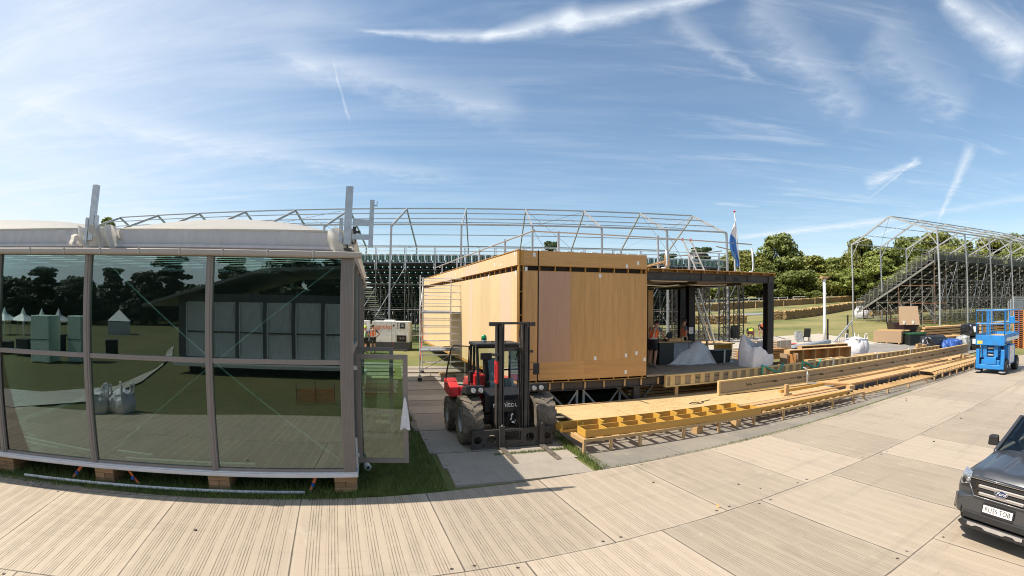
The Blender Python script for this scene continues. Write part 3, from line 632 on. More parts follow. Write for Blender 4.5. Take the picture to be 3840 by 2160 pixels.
# ================================================================= RED FORKLIFT
fk = thing('rough_terrain_forklift', 'red and black rough terrain forklift with muddy tyres parked on grey mats', 'forklift', (FK[0], FK[1], 0), FDEG)
def tyre(name, c, R, w, rim_r, mat_, lugs, m_rim, deg=0):
    prof = [(rim_r, -w * .42), (R * .80, -w * .5), (R * .93, -w * .47), (R * .955, -w * .3), (R * .96, 0), (R * .955, w * .3), (R * .93, w * .47), (R * .80, w * .5), (rim_r, w * .42)]
    mb = MB().lathe(prof, (0, 0, 0), 40, 'x')
    for i in range(lugs):
        for sd in (-1, 1):
            a0 = 2 * PI * (i + (.5 if sd > 0 else 0)) / lugs; da = 2 * PI / lugs
            def P_(x, a, rr): return (x, rr * cos(a), rr * sin(a))
            p = []
            for rr in (R * .90, R):
                for (xx, aa) in ((0.02 * sd, a0 + .55 * da), (.02 * sd, a0 + .95 * da), (sd * w * .5, a0 + .42 * da - .15 * da), (sd * w * .5, a0 - .22 * da)):
                    p.append(P_(xx, aa, rr if abs(xx) < w * .3 else rr * (.985 if rr == R else .93)))
            mb.hexa(p)
    g = mb.build(name, mat_, fk, loc=c); 
    sd = -1 if c[0] < 0 else 1
    MB().lathe([(rim_r * 1.02, sd * w * .43), (rim_r * .98, sd * w * .45), (rim_r * .86, sd * w * .30), (rim_r * .55, sd * w * .24), (rim_r * .5, sd * w * .34), (rim_r * .2, sd * w * .36), (rim_r * .18, sd * w * .2)], (0, 0, 0), 28, 'x').build('rim', m_rim, g, True)
    return g
M['rim'] = simple('grey_rim', (.34, .35, .36), .5, .2, .15, 6)
tyre('wheel', (-.98, .72, .63), .64, .52, .33, M['mud_rubber'], 17, M['rim'])
tyre('wheel', (.98, .72, .63), .64, .52, .33, M['mud_rubber'], 17, M['rim'])
tyre('wheel', (-1.14, 2.18, .49), .50, .40, .27, M['mud_rubber'], 15, M['rim'])
tyre('wheel', (1.14, 2.18, .49), .50, .40, .27, M['mud_rubber'], 15, M['rim'])
MB().box(-.42, .42, .45, 3.0, .45, .95).box(-.72, .72, .60, .84, .50, .76).box(-.98, .98, 2.06, 2.30, .40, .58).build('chassis', M['black_steel'], fk, bevel=.03)
# counterweight and engine hood, red
MB().prism([(2.02, .75), (2.3, .62), (3.1, .62), (3.32, .85), (3.34, 1.22), (3.2, 1.42), (2.55, 1.48), (2.02, 1.42)], -.62, .62, 'x').build('engine_hood', M['red'], fk, bevel=.05)
MB().prism([(1.72, 1.02), (1.95, .92), (3.0, .92), (3.0, 1.12), (1.9, 1.32)], -1.02, -.66, 'x').build('rear_fender', M['red'], fk, bevel=.03); MB().prism([(1.75, 1.06), (1.95, .92), (3.0, .92), (3.0, 1.12), (1.9, 1.32)], .66, 1.02, 'x').build('rear_fender', M['red'], fk, bevel=.03)
MB().box(-.70, -.40, 1.28, 1.9, 1.3, 1.72).box(-.66, -.5, 1.35, 1.8, 1.72, 1.78).build('tank', M['red'], fk, bevel=.03)
MB().prism([(1.75, 1.04), (2.3, 1.02), (2.85, 1.06), (2.8, 1.42), (2.35, 1.50), (1.8, 1.32)], -1.30, -1.02, 'x').build('open_side_panel', M['bright_red'], fk, bevel=.03)
# front fenders with lamp boxes
for sd in (-1, 1):
    f = MB().prism([(.46, 1.34), (.95, 1.30), (1.22, 1.12), (1.22, 1.22), (1.0, 1.46), (.56, 1.56), (.46, 1.56)], sd * .62, sd * 1.10, 'x').build('front_fender', M['car_black'], fk, bevel=.025)
    for q in (.72, .92):
        h = MB().lathe([(.062, 0), (.07, -.012), (.062, -.025), (.03, -.012), (.01, -.008)], (sd * q, .46, 1.44), 18, 'y').build('headlight', M['lamp_glass'], f, True)
MB().prism([(.62, .8), (1.0, .8), (1.0, 1.34), (.86, 1.44), (.62, 1.26)], -.58, .58, 'x').build('front_cowl', M['car_black'], fk, bevel=.02)
# cab: posts, roof, glass
cab = MB(); X0, X1 = -.66, .50
posts = [((X0, .98, 1.36), (X0, 1.18, 2.50)), ((X1, .98, 1.36), (X1, 1.18, 2.50)), ((X0 - .02, 2.0, 1.28), (X0, 1.95, 2.5)), ((X1, 2.0, 1.28), (X1, 1.95, 2.5)), ((X0, 1.55, 1.3), (X0, 1.55, 2.5))]
for p, q in posts: cab.bar(p, q, .07, .08)
cab.bar((X0, 1.0, 1.36), (X1, 1.0, 1.36), .06).bar((X0, 1.18, 2.48), (X1, 1.18, 2.48), .06).bar((X0, 1.95, 2.48), (X1, 1.95, 2.48), .06).bar((X0, 1.0, 1.36), (X0, 2.0, 1.36), .06).bar((X1, 1.0, 1.36), (X1, 2.0, 1.36), .06).bar((X0, 1.95, 1.75), (X1, 1.95, 1.75), .05)
cab.box(X0 - .12, X0 + .06, 1.5, 1.75, 1.46, 1.78)
cab.build('cab_frame', M['black_steel'], fk, bevel=.015)
rf_ = MB().box(X0 - .05, X1 + .05, 1.06, 2.06, 2.50, 2.59).build('cab_roof', M['car_black'], fk, bevel=.03)
MB().box(-.2, .2, 1.35, 1.42, 2.62, 2.635).bar((-.2, 1.38, 2.59), (-.2, 1.38, 2.63), .02).bar((.2, 1.38, 2.59), (.2, 1.38, 2.63), .02).build('roof_rack', M['black_steel'], rf_)
bc = MB().lathe([(.075, 0), (.075, .04), (.06, .045)], (-.33, 1.75, 2.592), 18).build('beacon', M['chrome'], rf_, True)
MB().lathe([(.075, .04), (.078, .10), (.07, .15), (.045, .185), (.01, .2)], (-.33, 1.75, 2.592), 18).build('lens', M['beacon'], bc, True)
MB().add([(X0 + .04, .985, 1.42), (X1 - .04, .985, 1.42), (X1 - .04, 1.165, 2.44), (X0 + .04, 1.165, 2.44)], [(0, 1, 2, 3)]).build('windscreen', M['cab_glass'], fk)
MB().box(X0 + .04, X1 - .04, 1.96, 1.966, 1.80, 2.44).build('rear_window', M['cab_glass'], fk)
MB().box(X1 - .004, X1 + .002, 1.1, 1.9, 1.5, 2.44).build('side_window', M['cab_glass'], fk)
# cab door swung wide open at the left rear
dd = MB().path([(0, 0, 1.32), (-.02, 0, 1.9), (0, 0, 2.44), (-.42, .12, 2.46), (-.50, .14, 2.36), (-.62, .18, 1.66), (-.64, .18, 1.36), (0, 0, 1.32)], .024, 8).bar((-.02, 0, 1.70), (-.62, .18, 1.66), .02, .03).build('cab_door', M['black_steel'], fk, loc=(X0 - .05, 1.98, 0))
MB().add([(-.02, 0, 1.34), (-.62, .18, 1.38), (-.60, .17, 1.9), (-.46, .13, 2.42), (-.02, 0, 2.42)], [(0, 1, 2, 3, 4)]).build('door_glass', M['cab_glass'], dd)
# seat, steering, console
st = MB().box(-.36, .16, 1.34, 1.8, 1.30, 1.48).build('seat', M['car_black'], fk, bevel=.05)
MB().prism([(1.72, 1.46), (1.84, 1.46), (1.92, 2.10), (1.80, 2.12)], -.34, .14, 'x').build('backrest', M['car_black'], st, bevel=.06)
sw = MB().lathe([(.16, 0), (.175, .012), (.16, .024), (.145, .012)], (0, 0, 0), 20).build('steering_wheel', M['car_black'], fk, True, loc=(-.06, 1.24, 1.72)); sw.rotation_euler = (rad(50), 0, 0)
MB().bar((-.06, 1.18, 1.4), (-.06, 1.24, 1.72), .06).box(.1, .34, 1.06, 1.24, 1.36, 1.62).build('console', M['plastic_grey'], fk)
# mirrors
mr = MB().tube((X1, 1.02, 1.95), (.78, .98, 1.86), .012).tube((.78, .98, 1.86), (.95, .98, 1.88), .012).build('mirror_arm', M['black_steel'], fk)
MB().box(.87, 1.05, .95, 1.0, 1.72, 2.04).build('mirror', M['car_black'], fk, bevel=.02)
MB().box(-.60, -.28, 1.02, 1.06, 2.16, 2.34).build('mirror', M['car_black'], fk, bevel=.03)
# mast: two outer channels, inner channels, rams, chains, cross members
for sd, x in ((-1, -.30), (1, .375)):
    mb = MB().box(x - .10, x + .10, .26, .30, .18, 3.16).box(x - .10, x - .07, .12, .26, .18, 3.16).box(x + .07, x + .10, .12, .26, .18, 3.16).box(x - .045, x + .045, .10, .22, .22, 3.10)
    ch = mb.build('mast_rail', M['brown_steel'], fk, bevel=.006)
    MB().tube((x - sd * .10, .33, .4), (x - sd * .10, .33, 2.9), .022, 8).build('lift_ram', M['black_steel'], ch)
    MB().box(x - sd * .125, x - sd * .11, .30, .34, .5, 3.0).build('chain', M['black_steel'], ch)
MB().box(-.60, .58, .10, .16, 3.14, 3.20).box(-.60, -.42, .06, .16, 3.10, 3.20).box(.46, .60, .06, .16, 3.10, 3.20).build('mast_crossbar', M['brown_steel'], fk, bevel=.01)
MB().box(-.20, .28, .20, .28, 2.46, 2.54).build('mast_crossbar', M['brown_steel'], fk)
MB().box(-.52, -.36, .08, .14, 2.36, 2.42).build('mast_guide', M['brown_steel'], fk); MB().box(.46, .56, .10, .16, 2.42, 2.48).build('mast_guide', M['brown_steel'], fk)
pb = MB().box(-.20, .275, .22, .26, .90, 1.20).build('mast_plate', M['black_steel'], fk)
text('manitou', .205, M['text_white'], pb, (-.125, .216, 1.09), (rad(90), 0, 0), sx=1.0)
MB().box(-.408, -.402, .10, .30, 1.66, 2.22).box(-.401, -.36, .094, .099, 1.66, 2.22).build('red_sticker', M['bright_red'], fk)
text('MANITOU', .09, M['text_black'], fk, (-.412, .2, 1.94), (rad(90), rad(-90), rad(-90)))
r = random.Random(5); hs = MB()
for i in range(7):
    x = r.uniform(-.12, .2); hs.path([(x, .22, r.uniform(.9, 1.3)), (x + r.uniform(-.08, .08), .12, r.uniform(.75, .9)), (x + r.uniform(-.1, .1), .16, .55), (x, .25, .35)], .014, 6)
for i in range(4): hs.path([(.25, .24, 2.8 - .1 * i), (.17 - .03 * i, .14, 2.6 - .12 * i), (.22, .2, 2.3), (.2, .3, 1.5)], .011, 6)
hs.box(-.08, .06, .2, .3, .72, .84).build('hydraulic_hoses', M['black_steel'], fk)
MB().tube((-.02, .17, .70), (.04, .17, .86), .03, 8).tube((.1, .17, .6), (.12, .17, .7), .02, 8).box(.02, .1, .15, .2, .62, .66).build('valve_block', M['alu'], fk)
# carriage with round holes cut through its side plates, and the forks
def holed(x0, x1, z0, z1, cx, cz, R, y0, y1):
    n = 28; mb = MB(); out = []; inn = []
    for i in range(n):
        a = 2 * PI * i / n; dx, dz = cos(a), sin(a); k = min((x1 - cx) / dx if dx > 1e-6 else 9, (x0 - cx) / dx if dx < -1e-6 else 9, (z1 - cz) / dz if dz > 1e-6 else 9, (z0 - cz) / dz if dz < -1e-6 else 9)
        out.append((cx + dx * k, cz + dz * k)); inn.append((cx + dx * R, cz + dz * R))
    vs = [(p[0], y, p[1]) for y in (y0, y1) for p in out + inn]
    fs = []
    for i in range(n):
        j = (i + 1) % n; fs += [(i, j, n + j, n + i), (2 * n + i, 3 * n + i, 3 * n + j, 2 * n + j), (n + i, n + j, 3 * n + j, 3 * n + i), (i, 2 * n + i, 2 * n + j, j)]
    return mb.add(vs, fs)
ca = MB().box(-1.07, 1.07, -.01, .05, .43, .50).box(-1.07, 1.07, -.01, .05, .05, .11).box(-1.07, -1.03, -.03, .09, .02, .50).box(1.03, 1.07, -.03, .09, .02, .50).box(-.20, .24, -.005, .04, .11, .20).build('carriage', M['brown_steel'], fk, bevel=.006)
holed(-1.03, -.78, .11, .43, -.905, .25, .10, 0, .03).build('carriage_plate', M['brown_steel'], fk); holed(-.78, -.37, .11, .43, -.55, .25, .12, 0, .03).build('carriage_plate', M['brown_steel'], fk)
holed(.22, .69, .11, .43, .46, .25, .12, 0, .03).build('carriage_plate', M['brown_steel'], fk); holed(.83, 1.03, .11, .43, .93, .25, .09, 0, .03).build('carriage_plate', M['brown_steel'], fk)
M['fork'] = simple('worn_fork_steel', (.17, .14, .11), .55, .3, .3, 5)
for x in (-.30, .76):
    MB().box(x - .07, x + .07, -.085, -.03, .02, .60).build('fork_shank', M['brown_steel'], fk, bevel=.008)
    MB().prism([(-.085, .01), (-.085, .055), (-1.1, .035), (-1.25, .02), (-1.25, .01)], x - .065, x + .065, 'x').build('fork', M['fork'], fk, bevel=.006)
    MB().lathe([(.02, 0), (.02, .03)], (x, -.055, .60), 10).build('fork_pin', M['galv'], fk)

# ================================================================= TIMBER CABIN ON A STEEL FRAME
CB_ = (.2, 15.25); CDEG = 13.4
ZB, ZT = 1.18, 5.43
cb = thing('plywood_cabin', 'large plywood clad cabin with a row of dark slots near its top', 'cabin', (CB_[0], CB_[1], 0), CDEG)
SD = Vector((-.115, .993, 0)); SL = 18.2
def sp(t_, z, off=0): return (SD.x * t_ - .993 * off * 1.0, SD.y * t_ - .115 * off, z)       # a point on the long left side, off = outwards
def slab(mb, t0, t1, z0, z1, o0, o1): return mb.hexa([sp(t0, z0, o0), sp(t1, z0, o0), sp(t1, z0, o1), sp(t0, z0, o1), sp(t0, z1, o0), sp(t1, z1, o0), sp(t1, z1, o1), sp(t0, z1, o1)])
# core: inner dark walls and flat roof
MB().hexa([(.12, .10, ZB), (4.60, .10, ZB), (4.6, 18, ZB), (SD.x * 18 + .14, 18, ZB), (.12, .10, ZT - .12), (4.60, .10, ZT - .12), (4.6, 18, ZT - .12), (SD.x * 18 + .14, 18, ZT - .12)]).build('inner_walls', M['slot'], cb)
MB().hexa([(.02, .02, ZT - .1), (4.66, .02, ZT - .1), (4.66, 18.1, ZT - .1), (SD.x * 18.1, 18.1, ZT - .1), (.02, .02, ZT - .05), (4.66, .02, ZT - .05), (4.66, 18.1, ZT - .05), (SD.x * 18.1, 18.1, ZT - .05)]).build('roof', M['ply_x'], cb)
MB().box(4.62, 4.66, .0, 18, ZB, ZT).build('side_wall', M['ply'], cb)
# front boarding
xs_ = [.165, .645]; cols = [.68, 1.77, 2.28, 2.82, 3.36, 3.90, 4.66]
MB().box(.165, .64, -.03, .0, 1.80, 4.735).build('wall_panel', M['ply'], cb)
for a, b in zip(cols, cols[1:]): MB().box(a + .0015, b - .0015, -.03 - .002 * (a < 1), .0, 1.785, 4.735).build('wall_panel', M['ply_pink' if a < .7 else 'ply'], cb)
for a, b in ((.165, .64), (.68, 2.28), (2.28, 4.66)): MB().box(a, b - .002, -.031, .0, 1.18, 1.783).build('wall_panel', M['ply_x'], cb)
for a, b in ((.165, .64), (.68, 2.82), (2.82, 4.66)): MB().box(a, b - .002, -.031, .0, 4.925, 5.40).build('wall_panel', M['ply_x'], cb)
MB().box(.652, .668, -.034, .0, 1.2, 5.44).build('cover_strip', M['slot'], cb)
# slots between the bands: a recess with upright dividers
mb = MB()
for x in [.165 + .535 * i for i in range(9)] + [4.64]: mb.box(x, x + .024, -.028, .14, 4.737, 4.923)
mb.box(.165, 4.66, -.028, .14, 4.737, 4.752).box(.165, 4.66, -.028, .14, 4.908, 4.923); mb.build('slot_dividers', M['ply_edge'], cb)
r = random.Random(4)
for i in range(9):
    x = .75 + .45 * i; MB().box(x, x + r.uniform(.2, .34), -.025, .03, 5.402, 5.43).build('top_batten', M['paper'], cb)
MB().box(.165, 4.66, .0, .05, 5.33, 5.40).build('top_rail', M['ply_edge'], cb)
# open corner stud bay
MB().box(-.0, .045, -.03, .14, ZB, ZT).box(.045, .06, -.01, .14, ZB, ZT).build('corner_stud', M['ply_edge'], cb)
MB().box(.14, .163, -.03, .14, ZB, ZT).box(.06, .14, -.03, .12, 4.92, 5.40).build('corner_stud', M['ply_edge'], cb)
for z in (1.9, 2.6, 3.3, 4.05): MB().box(.06, .14, -.01, .12, z, z + .03).build('noggin', M['ply_edge'], cb)
# labels
lp = [(.52, 5.27), (4.30, 5.12), (3.86, 4.99), (2.84, 4.64), (2.68, 1.86), (3.84, 1.92), (4.25, 1.98), (4.58, 1.75), (3.84, 1.35), (.25, 4.80)]
for x, z in lp: MB().box(x - .045, x + .045, -.036, -.0325, z - .065, z + .065).build('paper_label', M['paper'], cb)
# long side: panels, bands and slots
t_ = 0.03; k = 0; r = random.Random(9)
while t_ < SL - .1:
    w = [.52, 1.22, 1.22, 1.22][min(k, 3)] if k < 4 else r.choice([1.22, 1.22, .61]); e = min(SL, t_ + w)
    slab(MB(), t_ + .002, e - .002, ZB, 4.735, .0, .03).build('side_panel', M['ply_side'], cb); t_ = e; k += 1
for a in range(8):
    slab(MB(), .03 + 2.28 * a, min(SL, .027 + 2.28 * (a + 1)), 4.925, 5.37, .0, .03).build('side_panel', M['ply_side'], cb)
mb = MB()
for i in range(30): slab(mb, .03 + .62 * i, .05 + .62 * i, 4.737, 4.923, -.03, -.004)
slab(mb, 0, SL, 4.737, 4.745, -.12, -.004); slab(mb, 0, SL, 4.915, 4.923, -.12, -.004); mb.build('slot_dividers', M['ply_edge'], cb)
mb = MB()
for i in range(37): slab(mb, .03 + .49 * i, .055 + .49 * i, 5.372, 5.405, -.1, .026)
slab(mb, 0, SL, 5.405, 5.43, -.1, .03); mb.build('parapet', M['ply_edge'], cb)
for t_, z in ((.25, 5.25), (.12, 4.62), (2.3, 5.05), (3.9, 4.62), (7.2, 5.0), (8.6, 5.08), (1.6, 4.99), (3.1, 4.66)):
    slab(MB(), t_, t_ + .08, z, z + .13, .0325, .036).build('paper_label', M['paper'], cb)
# foot of the walls: plate with vents and the steel frame with timber packers
mb = MB().box(0, 4.66, -.02, .06, 1.10, 1.118)
for i in range(9): mb.box(.05 + .555 * i, .085 + .555 * i, -.02, .06, 1.118, 1.178)
mb.build('sole_plate', M['ply_edge'], cb)
slab(MB(), 0, SL, 1.06, 1.175, -.05, .02).build('sole_plate', M['ply_edge'], cb)

# ================================================================= STEEL FRAMED CANOPY AND ITS FLOOR
cn = thing('steel_canopy', 'dark steel framed canopy with timber joisted roof and raised floor beside the cabin', 'canopy', (CB_[0], CB_[1], 0), CDEG)
MB().box(-.1, 11.0, .08, .10, .82, 1.09).box(-.1, 11.0, .0, .2, .80, .818).box(-.1, 11.0, .0, .2, 1.075, 1.093).build('floor_beam', M['brown_steel'], cn)
for x in (3.15, 3.4): MB().box(x - .08, x + .08, .068, .08, .88, 1.04).build('splice_plate', M['brown_steel'], cn)
for i, x in enumerate((.4, 1.1, 1.55, 2.35, 3.05, 3.85, 4.5, 5.2, 5.9)): MB().box(x - .03, x + .03, .02, .07, .84, 1.09).build('timber_packer', M['timber_z'], cn)
MB().box(4.70, 11.0, -.02, 7.0, 1.12, 1.185).box(4.70, 11.0, -.03, -.02, 1.13, 1.19).build('floor', simple('worn_board_floor', (.28, .22, .155), .8, 0, .2, 3), cn)
for x in (4.35, 10.6):   # legs with splayed braces
    MB().box(x - .11, x + .11, .06, .26, 0, .80).box(x - .12, x + .12, .045, .06, .1, .3).box(x - .16, x + .16, .0, .32, 0, .03).build('leg', M['brown_steel'], cn)
    MB().bar((x - .08, .14, .14), (x - .75, .14, .80), .09, .09).build('knee_brace', M['brown_steel'], cn); MB().bar((x + .08, .14, .14), (x + .70, .14, .80), .09, .09).build('knee_brace', M['brown_steel'], cn)
for x0, x1, y in ((1.35, 1.95, 1.0), (1.2, .9, 1.3), (2.35, 1.95, .75), (2.6, 3.15, .75), (4.15, 3.7, 1.0), (.55, .1, 1.1)):
    MB().tube((x0, y, 0), (x0, y, .78), .045, 8).tube((x0, y, .62), (x1, y, .04), .035, 8).build('prop', M['white_steel'], cn)
MB().box(-.1, 11, 3.2, 3.3, 0, 1.1).build('under_shade_sheet', M['dark'], cn)  # added dark sheet standing in for the shade under the floor
# columns and roof
for x, y, w in ((10.62, .0, .34), (8.9, 3.28, .34), (4.9, 3.4, .25), (10.62, 6.6, .3)):
    z0 = 1.19
    MB().box(x - w / 2, x + w / 2, y, y + .03, z0, 4.56).box(x - w / 2, x + w / 2, y + .27, y + .30, z0, 4.56).box(x - .015, x + .015, y + .03, y + .27, z0, 4.56).box(x - w / 2 - .02, x + w / 2 + .02, y - .01, y + .32, z0, z0 + .02).build('column', M['black_steel'], cn, bevel=.004)
MB().box(4.70, 10.82, .02, .05, 4.56, 4.84).box(4.70, 10.82, -.05, .2, 4.545, 4.565).box(4.70, 10.82, -.05, .2, 4.825, 4.84).build('roof_beam', M['brown_steel'], cn)
for x in (7.05, 8.2, 9.35, 10.5): MB().box(x - .012, x + .012, -.04, .02, 4.566, 4.824).build('web_stiffener', M['brown_steel'], cn)
for x in (7.85, 8.75): MB().box(x - .12, x + .12, .008, .02, 4.62, 4.74).build('web_plate', M['black_steel'], cn)
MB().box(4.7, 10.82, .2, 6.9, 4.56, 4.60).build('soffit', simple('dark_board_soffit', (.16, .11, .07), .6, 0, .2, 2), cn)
MB().box(10.7, 10.82, .2, 6.9, 4.60, 4.84).build('roof_beam', M['brown_steel'], cn)
mb = MB()
for i in range(11): mb.box(4.68 + .61 * i, 4.70 + .61 * i, -.08, .10, 4.842, 4.935)
mb.box(4.68, 10.82, .10, 6.9, 4.842, 4.935).build('roof_cassette', M['ply_edge'], cn)
MB().box(4.68, 10.84, -.09, 6.95, 4.937, 4.96).build('roof_deck', M['ply_x'], cn)
MB().box(5.0, 6.6, .3, .33, 4.52, 4.55).build('light_strip', M['paper'], cn); MB().path([(4.75, 1.0, 4.42), (6.2, 1.2, 4.40), (7.3, 1.5, 4.5), (8.2, 1.3, 4.46), (9.4, 1.1, 4.52)], .025, 6).build('light_strip', M['paper'], cn)
# inner room right of the cabin: dark wall with recessed door panels, and a pale timber post at its end
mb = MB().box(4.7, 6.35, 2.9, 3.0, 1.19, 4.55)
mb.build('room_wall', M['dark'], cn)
for z0, z1 in ((1.4, 2.35), (2.55, 3.7)): MB().box(5.25, 5.9, 2.86, 2.9, z0, z1).box(5.20, 5.25, 2.84, 2.9, z0 - .1, z1 + .1).build('room_door', M['redwood'], cn)
MB().box(6.35, 6.6, 2.85, 3.05, 1.19, 4.3).build('room_post', M['timber_z'], cn)
MB().box(4.95, 5.12, 2.0, 2.03, 1.19, 3.1).build('leaning_board', M['timber_z'], cn)
for x in (7.0, 9.2): MB().box(x - .04, x + .04, .25, 6.8, 4.45, 4.55).build('roof_joist', M['brown_steel'], cn)

def on_cb(x, y, z): a = toworld(CB_, CDEG, (x, y)); return (a[0], a[1], z)
# ---- things on the canopy roof and on the cabin
def rail(name, lab, posts, rails, m=M['galv'], rr=.026, deg=CDEG):
    g = thing(name, lab, 'guard rail', on_cb(0, 0, 0), deg)
    for p, q in posts: MB().bar(p, q, .07, .07).build('post', m, g)
    for p, q in rails: MB().tube(p, q, rr, 8).build('rail', M['tent_alu'], g)
    return g
rail('guard_rail', 'temporary white guard rail on square posts along the front of the cabin roof', [((1.70, 1.0, 5.37), (1.70, 1.0, 6.24)), ((5.75, 1.02, 4.96), (5.75, 1.02, 6.32)), ((9.55, 1.02, 4.96), (9.55, 1.02, 5.95))], [((.75, .98, 6.20), (10.5, .98, 6.24))])
g = thing('guard_rail', 'temporary guard rail running along the long sunlit side of the cabin roof', 'guard rail', (CB_[0], CB_[1], 0), CDEG)
for t_, z in ((2.2, 5.37), (5.6, 5.37), (9.8, 5.37), (13.6, 5.37)): MB().bar(sp(t_, z, -.3), sp(t_, 6.05, -.3), .07, .07).build('post', M['galv'], g)
MB().tube(sp(-.6, 5.98, -.3), sp(16, 6.0, -.3), .03, 8).build('rail', M['tent_alu'], g)
rail('guard_rail', 'short sloping pole rail at the right end of the canopy roof beside the flag', [((8.0, 2.2, 4.96), (8.0, 2.2, 5.9))], [((7.5, 2.2, 5.72), (10.9, 3.6, 6.25)), ((9.0, 1.6, 6.14), (11.2, 2.6, 6.12))])
st = thing('ladder', 'ladder with red hooks leaning over the edge of the canopy roof', 'ladder', on_cb(7.75, 1.9, 4.96), CDEG)
for s_, x in ((0, 0), (1, .42)): MB().bar((x + .35, -.2, 0), (x - .05, .3, 1.45), .035, .06).build('stile', M['tent_alu'], st)
for i in range(5): f = .12 + .2 * i; MB().tube((.35 - .4 * f, -.2 + .5 * f, 1.45 * f), (.77 - .4 * f, -.2 + .5 * f, 1.45 * f), .018, 6).build('rung', M['alu'], st)
for x in (-.05, .37): MB().lathe([(.05, -.03), (.075, 0), (.05, .03)], (x, .32, 1.47), 12, 'y').build('hook', M['bright_red'], st)
for i, (p, q, l) in enumerate((((4.8, .6, 5.0), (6.1, .8, 5.35), 'pale timber board propped on the canopy roof against the cabin'), ((7.9, .7, 5.0), (10.0, .9, 5.03), 'long pale timber lying flat on the canopy roof below the flag'))):
    tag(MB().bar(on_cb(*p), on_cb(*q), .12, .05).bar(on_cb(p[0], p[1] + .2, p[2] + .02), on_cb(q[0], q[1] + .2, q[2] + .02), .1, .05).build('roof_timber', M['timber_x']), l, 'timber')
tag(MB().box(-.08, .08, -.04, .04, 0, .62).box(-.14, .14, -.05, .05, .25, .33).build('timber_upright', M['timber_z'], None, loc=on_cb(6.05, .9, 4.96), rotz=rad(CDEG)), 'short upright timber with cross piece standing on the canopy roof next to the cabin', 'timber')
for x, l in ((5.78, 'curved grey pipe end standing on the canopy roof beside the cabin'), (10.05, 'curved grey pipe rising from the canopy roof beside the flag pole')):
    tag(MB().path([on_cb(x - .25, .4, 5.0), on_cb(x - .1, .42, 5.02), on_cb(x, .44, 5.12), on_cb(x + .02, .46, 5.35), on_cb(x + .02, .5, 6.0 if x > 9 else 5.7)], .045, 8).build('drain_bend', M['galv'], None, True), l, 'pipe')
fl = thing('flag_pole', 'pole with a limp white and blue flag on the canopy roof', 'flag', on_cb(9.72, 1.0, 4.96), CDEG)
MB().tube((.08, 0, 0), (-.12, 0, 2.62), .022, 8).build('pole', M['white_steel'], fl); MB().lathe([(.05, 0), (.06, .03), (.02, .06)], (-.12, 0, 2.6), 10).build('finial', M['bright_red'], fl)
def flagm():
    m, t, b = newmat('blue_and_white_flag'); x, y, z = t.xyz(objco(t))
    k = t.m('ADD', z, t.m('MULTIPLY', x, 1.2)); c = t.mix(t.m('GREATER_THAN', k, 1.22), (.05, .20, .55), (.78, .76, .76)); c = t.mix(t.m('LESS_THAN', k, .35), c, (.05, .18, .5))
    c = t.mix(t.m('MULTIPLY', t.m('GREATER_THAN', t.m('ADD', x, t.m('MULTIPLY', z, .1)), .02), t.m('LESS_THAN', k, 1.3)), c, (.7, .7, .7)); t.l.new(c, b.inputs['Base Color']); b.inputs['Roughness'].default_value = .7; return m
def ff(u, v):
    z = 2.35 - 2.05 * v; w = (.10 + .42 * sin(PI * min(1, v * 1.15)) ** .8) * u
    return (-.10 + .08 * v * .9 - w * .85, .06 * sin(u * 11 + v * 3) * (.3 + v) - .04, z - .35 * u * (1 - v))
MB().grid(24, 26, ff).build('flag', flagm(), fl, True)

# ---- things on the canopy floor
FZ = 1.187
st = thing('work_bench', 'black sided work bench under the canopy with tools and offcuts on top', 'bench', on_cb(6.62, 2.35, FZ), CDEG)
MB().box(0, .72, 0, 1.5, 0, .92).build('cabinet', M['black_crate'], st, bevel=.01); MB().box(-.06, 1.62, -.05, 1.55, .92, .96).build('worktop', M['timber_x'], st)
MB().box(.72, 1.55, .05, .09, .05, .90).box(1.5, 1.55, 0, 1.5, 0, .92).build('mesh_shelf', M['plastic_grey'], st)
tl = thing('mitre_saw', 'small dark power saw on the canopy work bench', 'tool', on_cb(7.45, 2.9, FZ + .962), CDEG)
MB().box(-.25, .25, -.15, .15, 0, .07).build('saw_table', M['car_black'], tl); MB().lathe([(.14, -.04), (.15, 0), (.14, .04)], (0, 0, .22), 16, 'y').build('blade_guard', M['car_black'], tl); MB().path([(-.2, 0, .08), (-.1, 0, .3), (.12, 0, .36)], .03).build('handle', M['car_black'], tl)
tag(MB().box(-.3, .3, -.1, .1, 0, .12).box(.33, .42, -.1, .1, 0, .16).build('offcut_box', M['timber_x'], None, loc=on_cb(7.4, 2.45, FZ + .962), rotz=rad(CDEG)), 'pale timber offcuts on the front of the work bench', 'offcuts')
def drape(name, lab, prof, loc, deg, seed, m, sc):
    # cloth hung over something: heights sampled on a grid, folds added around the rim
    r = random.Random(seed)
    def f(u, v):
        x = (u - .5) * sc[0]; y = (v - .5) * sc[1]; a = math.atan2(y / sc[1], x / sc[0]); q = min(1, 2 * math.hypot(u - .5, v - .5)); h = prof(u, v)
        fo = .05 * sin(7 * a + seed) * q ** 2 + .03 * sin(17 * a + 2 * seed) * q ** 3
        return (x * (1 + fo * 1.3), y * (1 + fo * 1.3), max(.004 + .01 * abs(sin(9 * a)), h + .05 * sin(6 * u + seed) * sin(5 * v) * (1 - q) - .03 * abs(sin(5 * a)) * q))
    return tag(MB().grid(44, 36, f).build(name, m, None, True, loc=loc, rotz=rad(deg)), lab, 'dust sheet')
def pf(u, v):
    q = 2 * math.hypot(u - .47, (v - .5)); ridge = 1.0 * math.exp(-((u - .44) / .2) ** 2 - ((v - .5) / .5) ** 2) + .52 * math.exp(-((u - .16) / .14) ** 2 - ((v - .45) / .35) ** 2) + .42 * math.exp(-((u - .68) / .2) ** 2 - ((v - .5) / .4) ** 2)
    return ridge * max(0, 1 - q ** 3.2) * .84
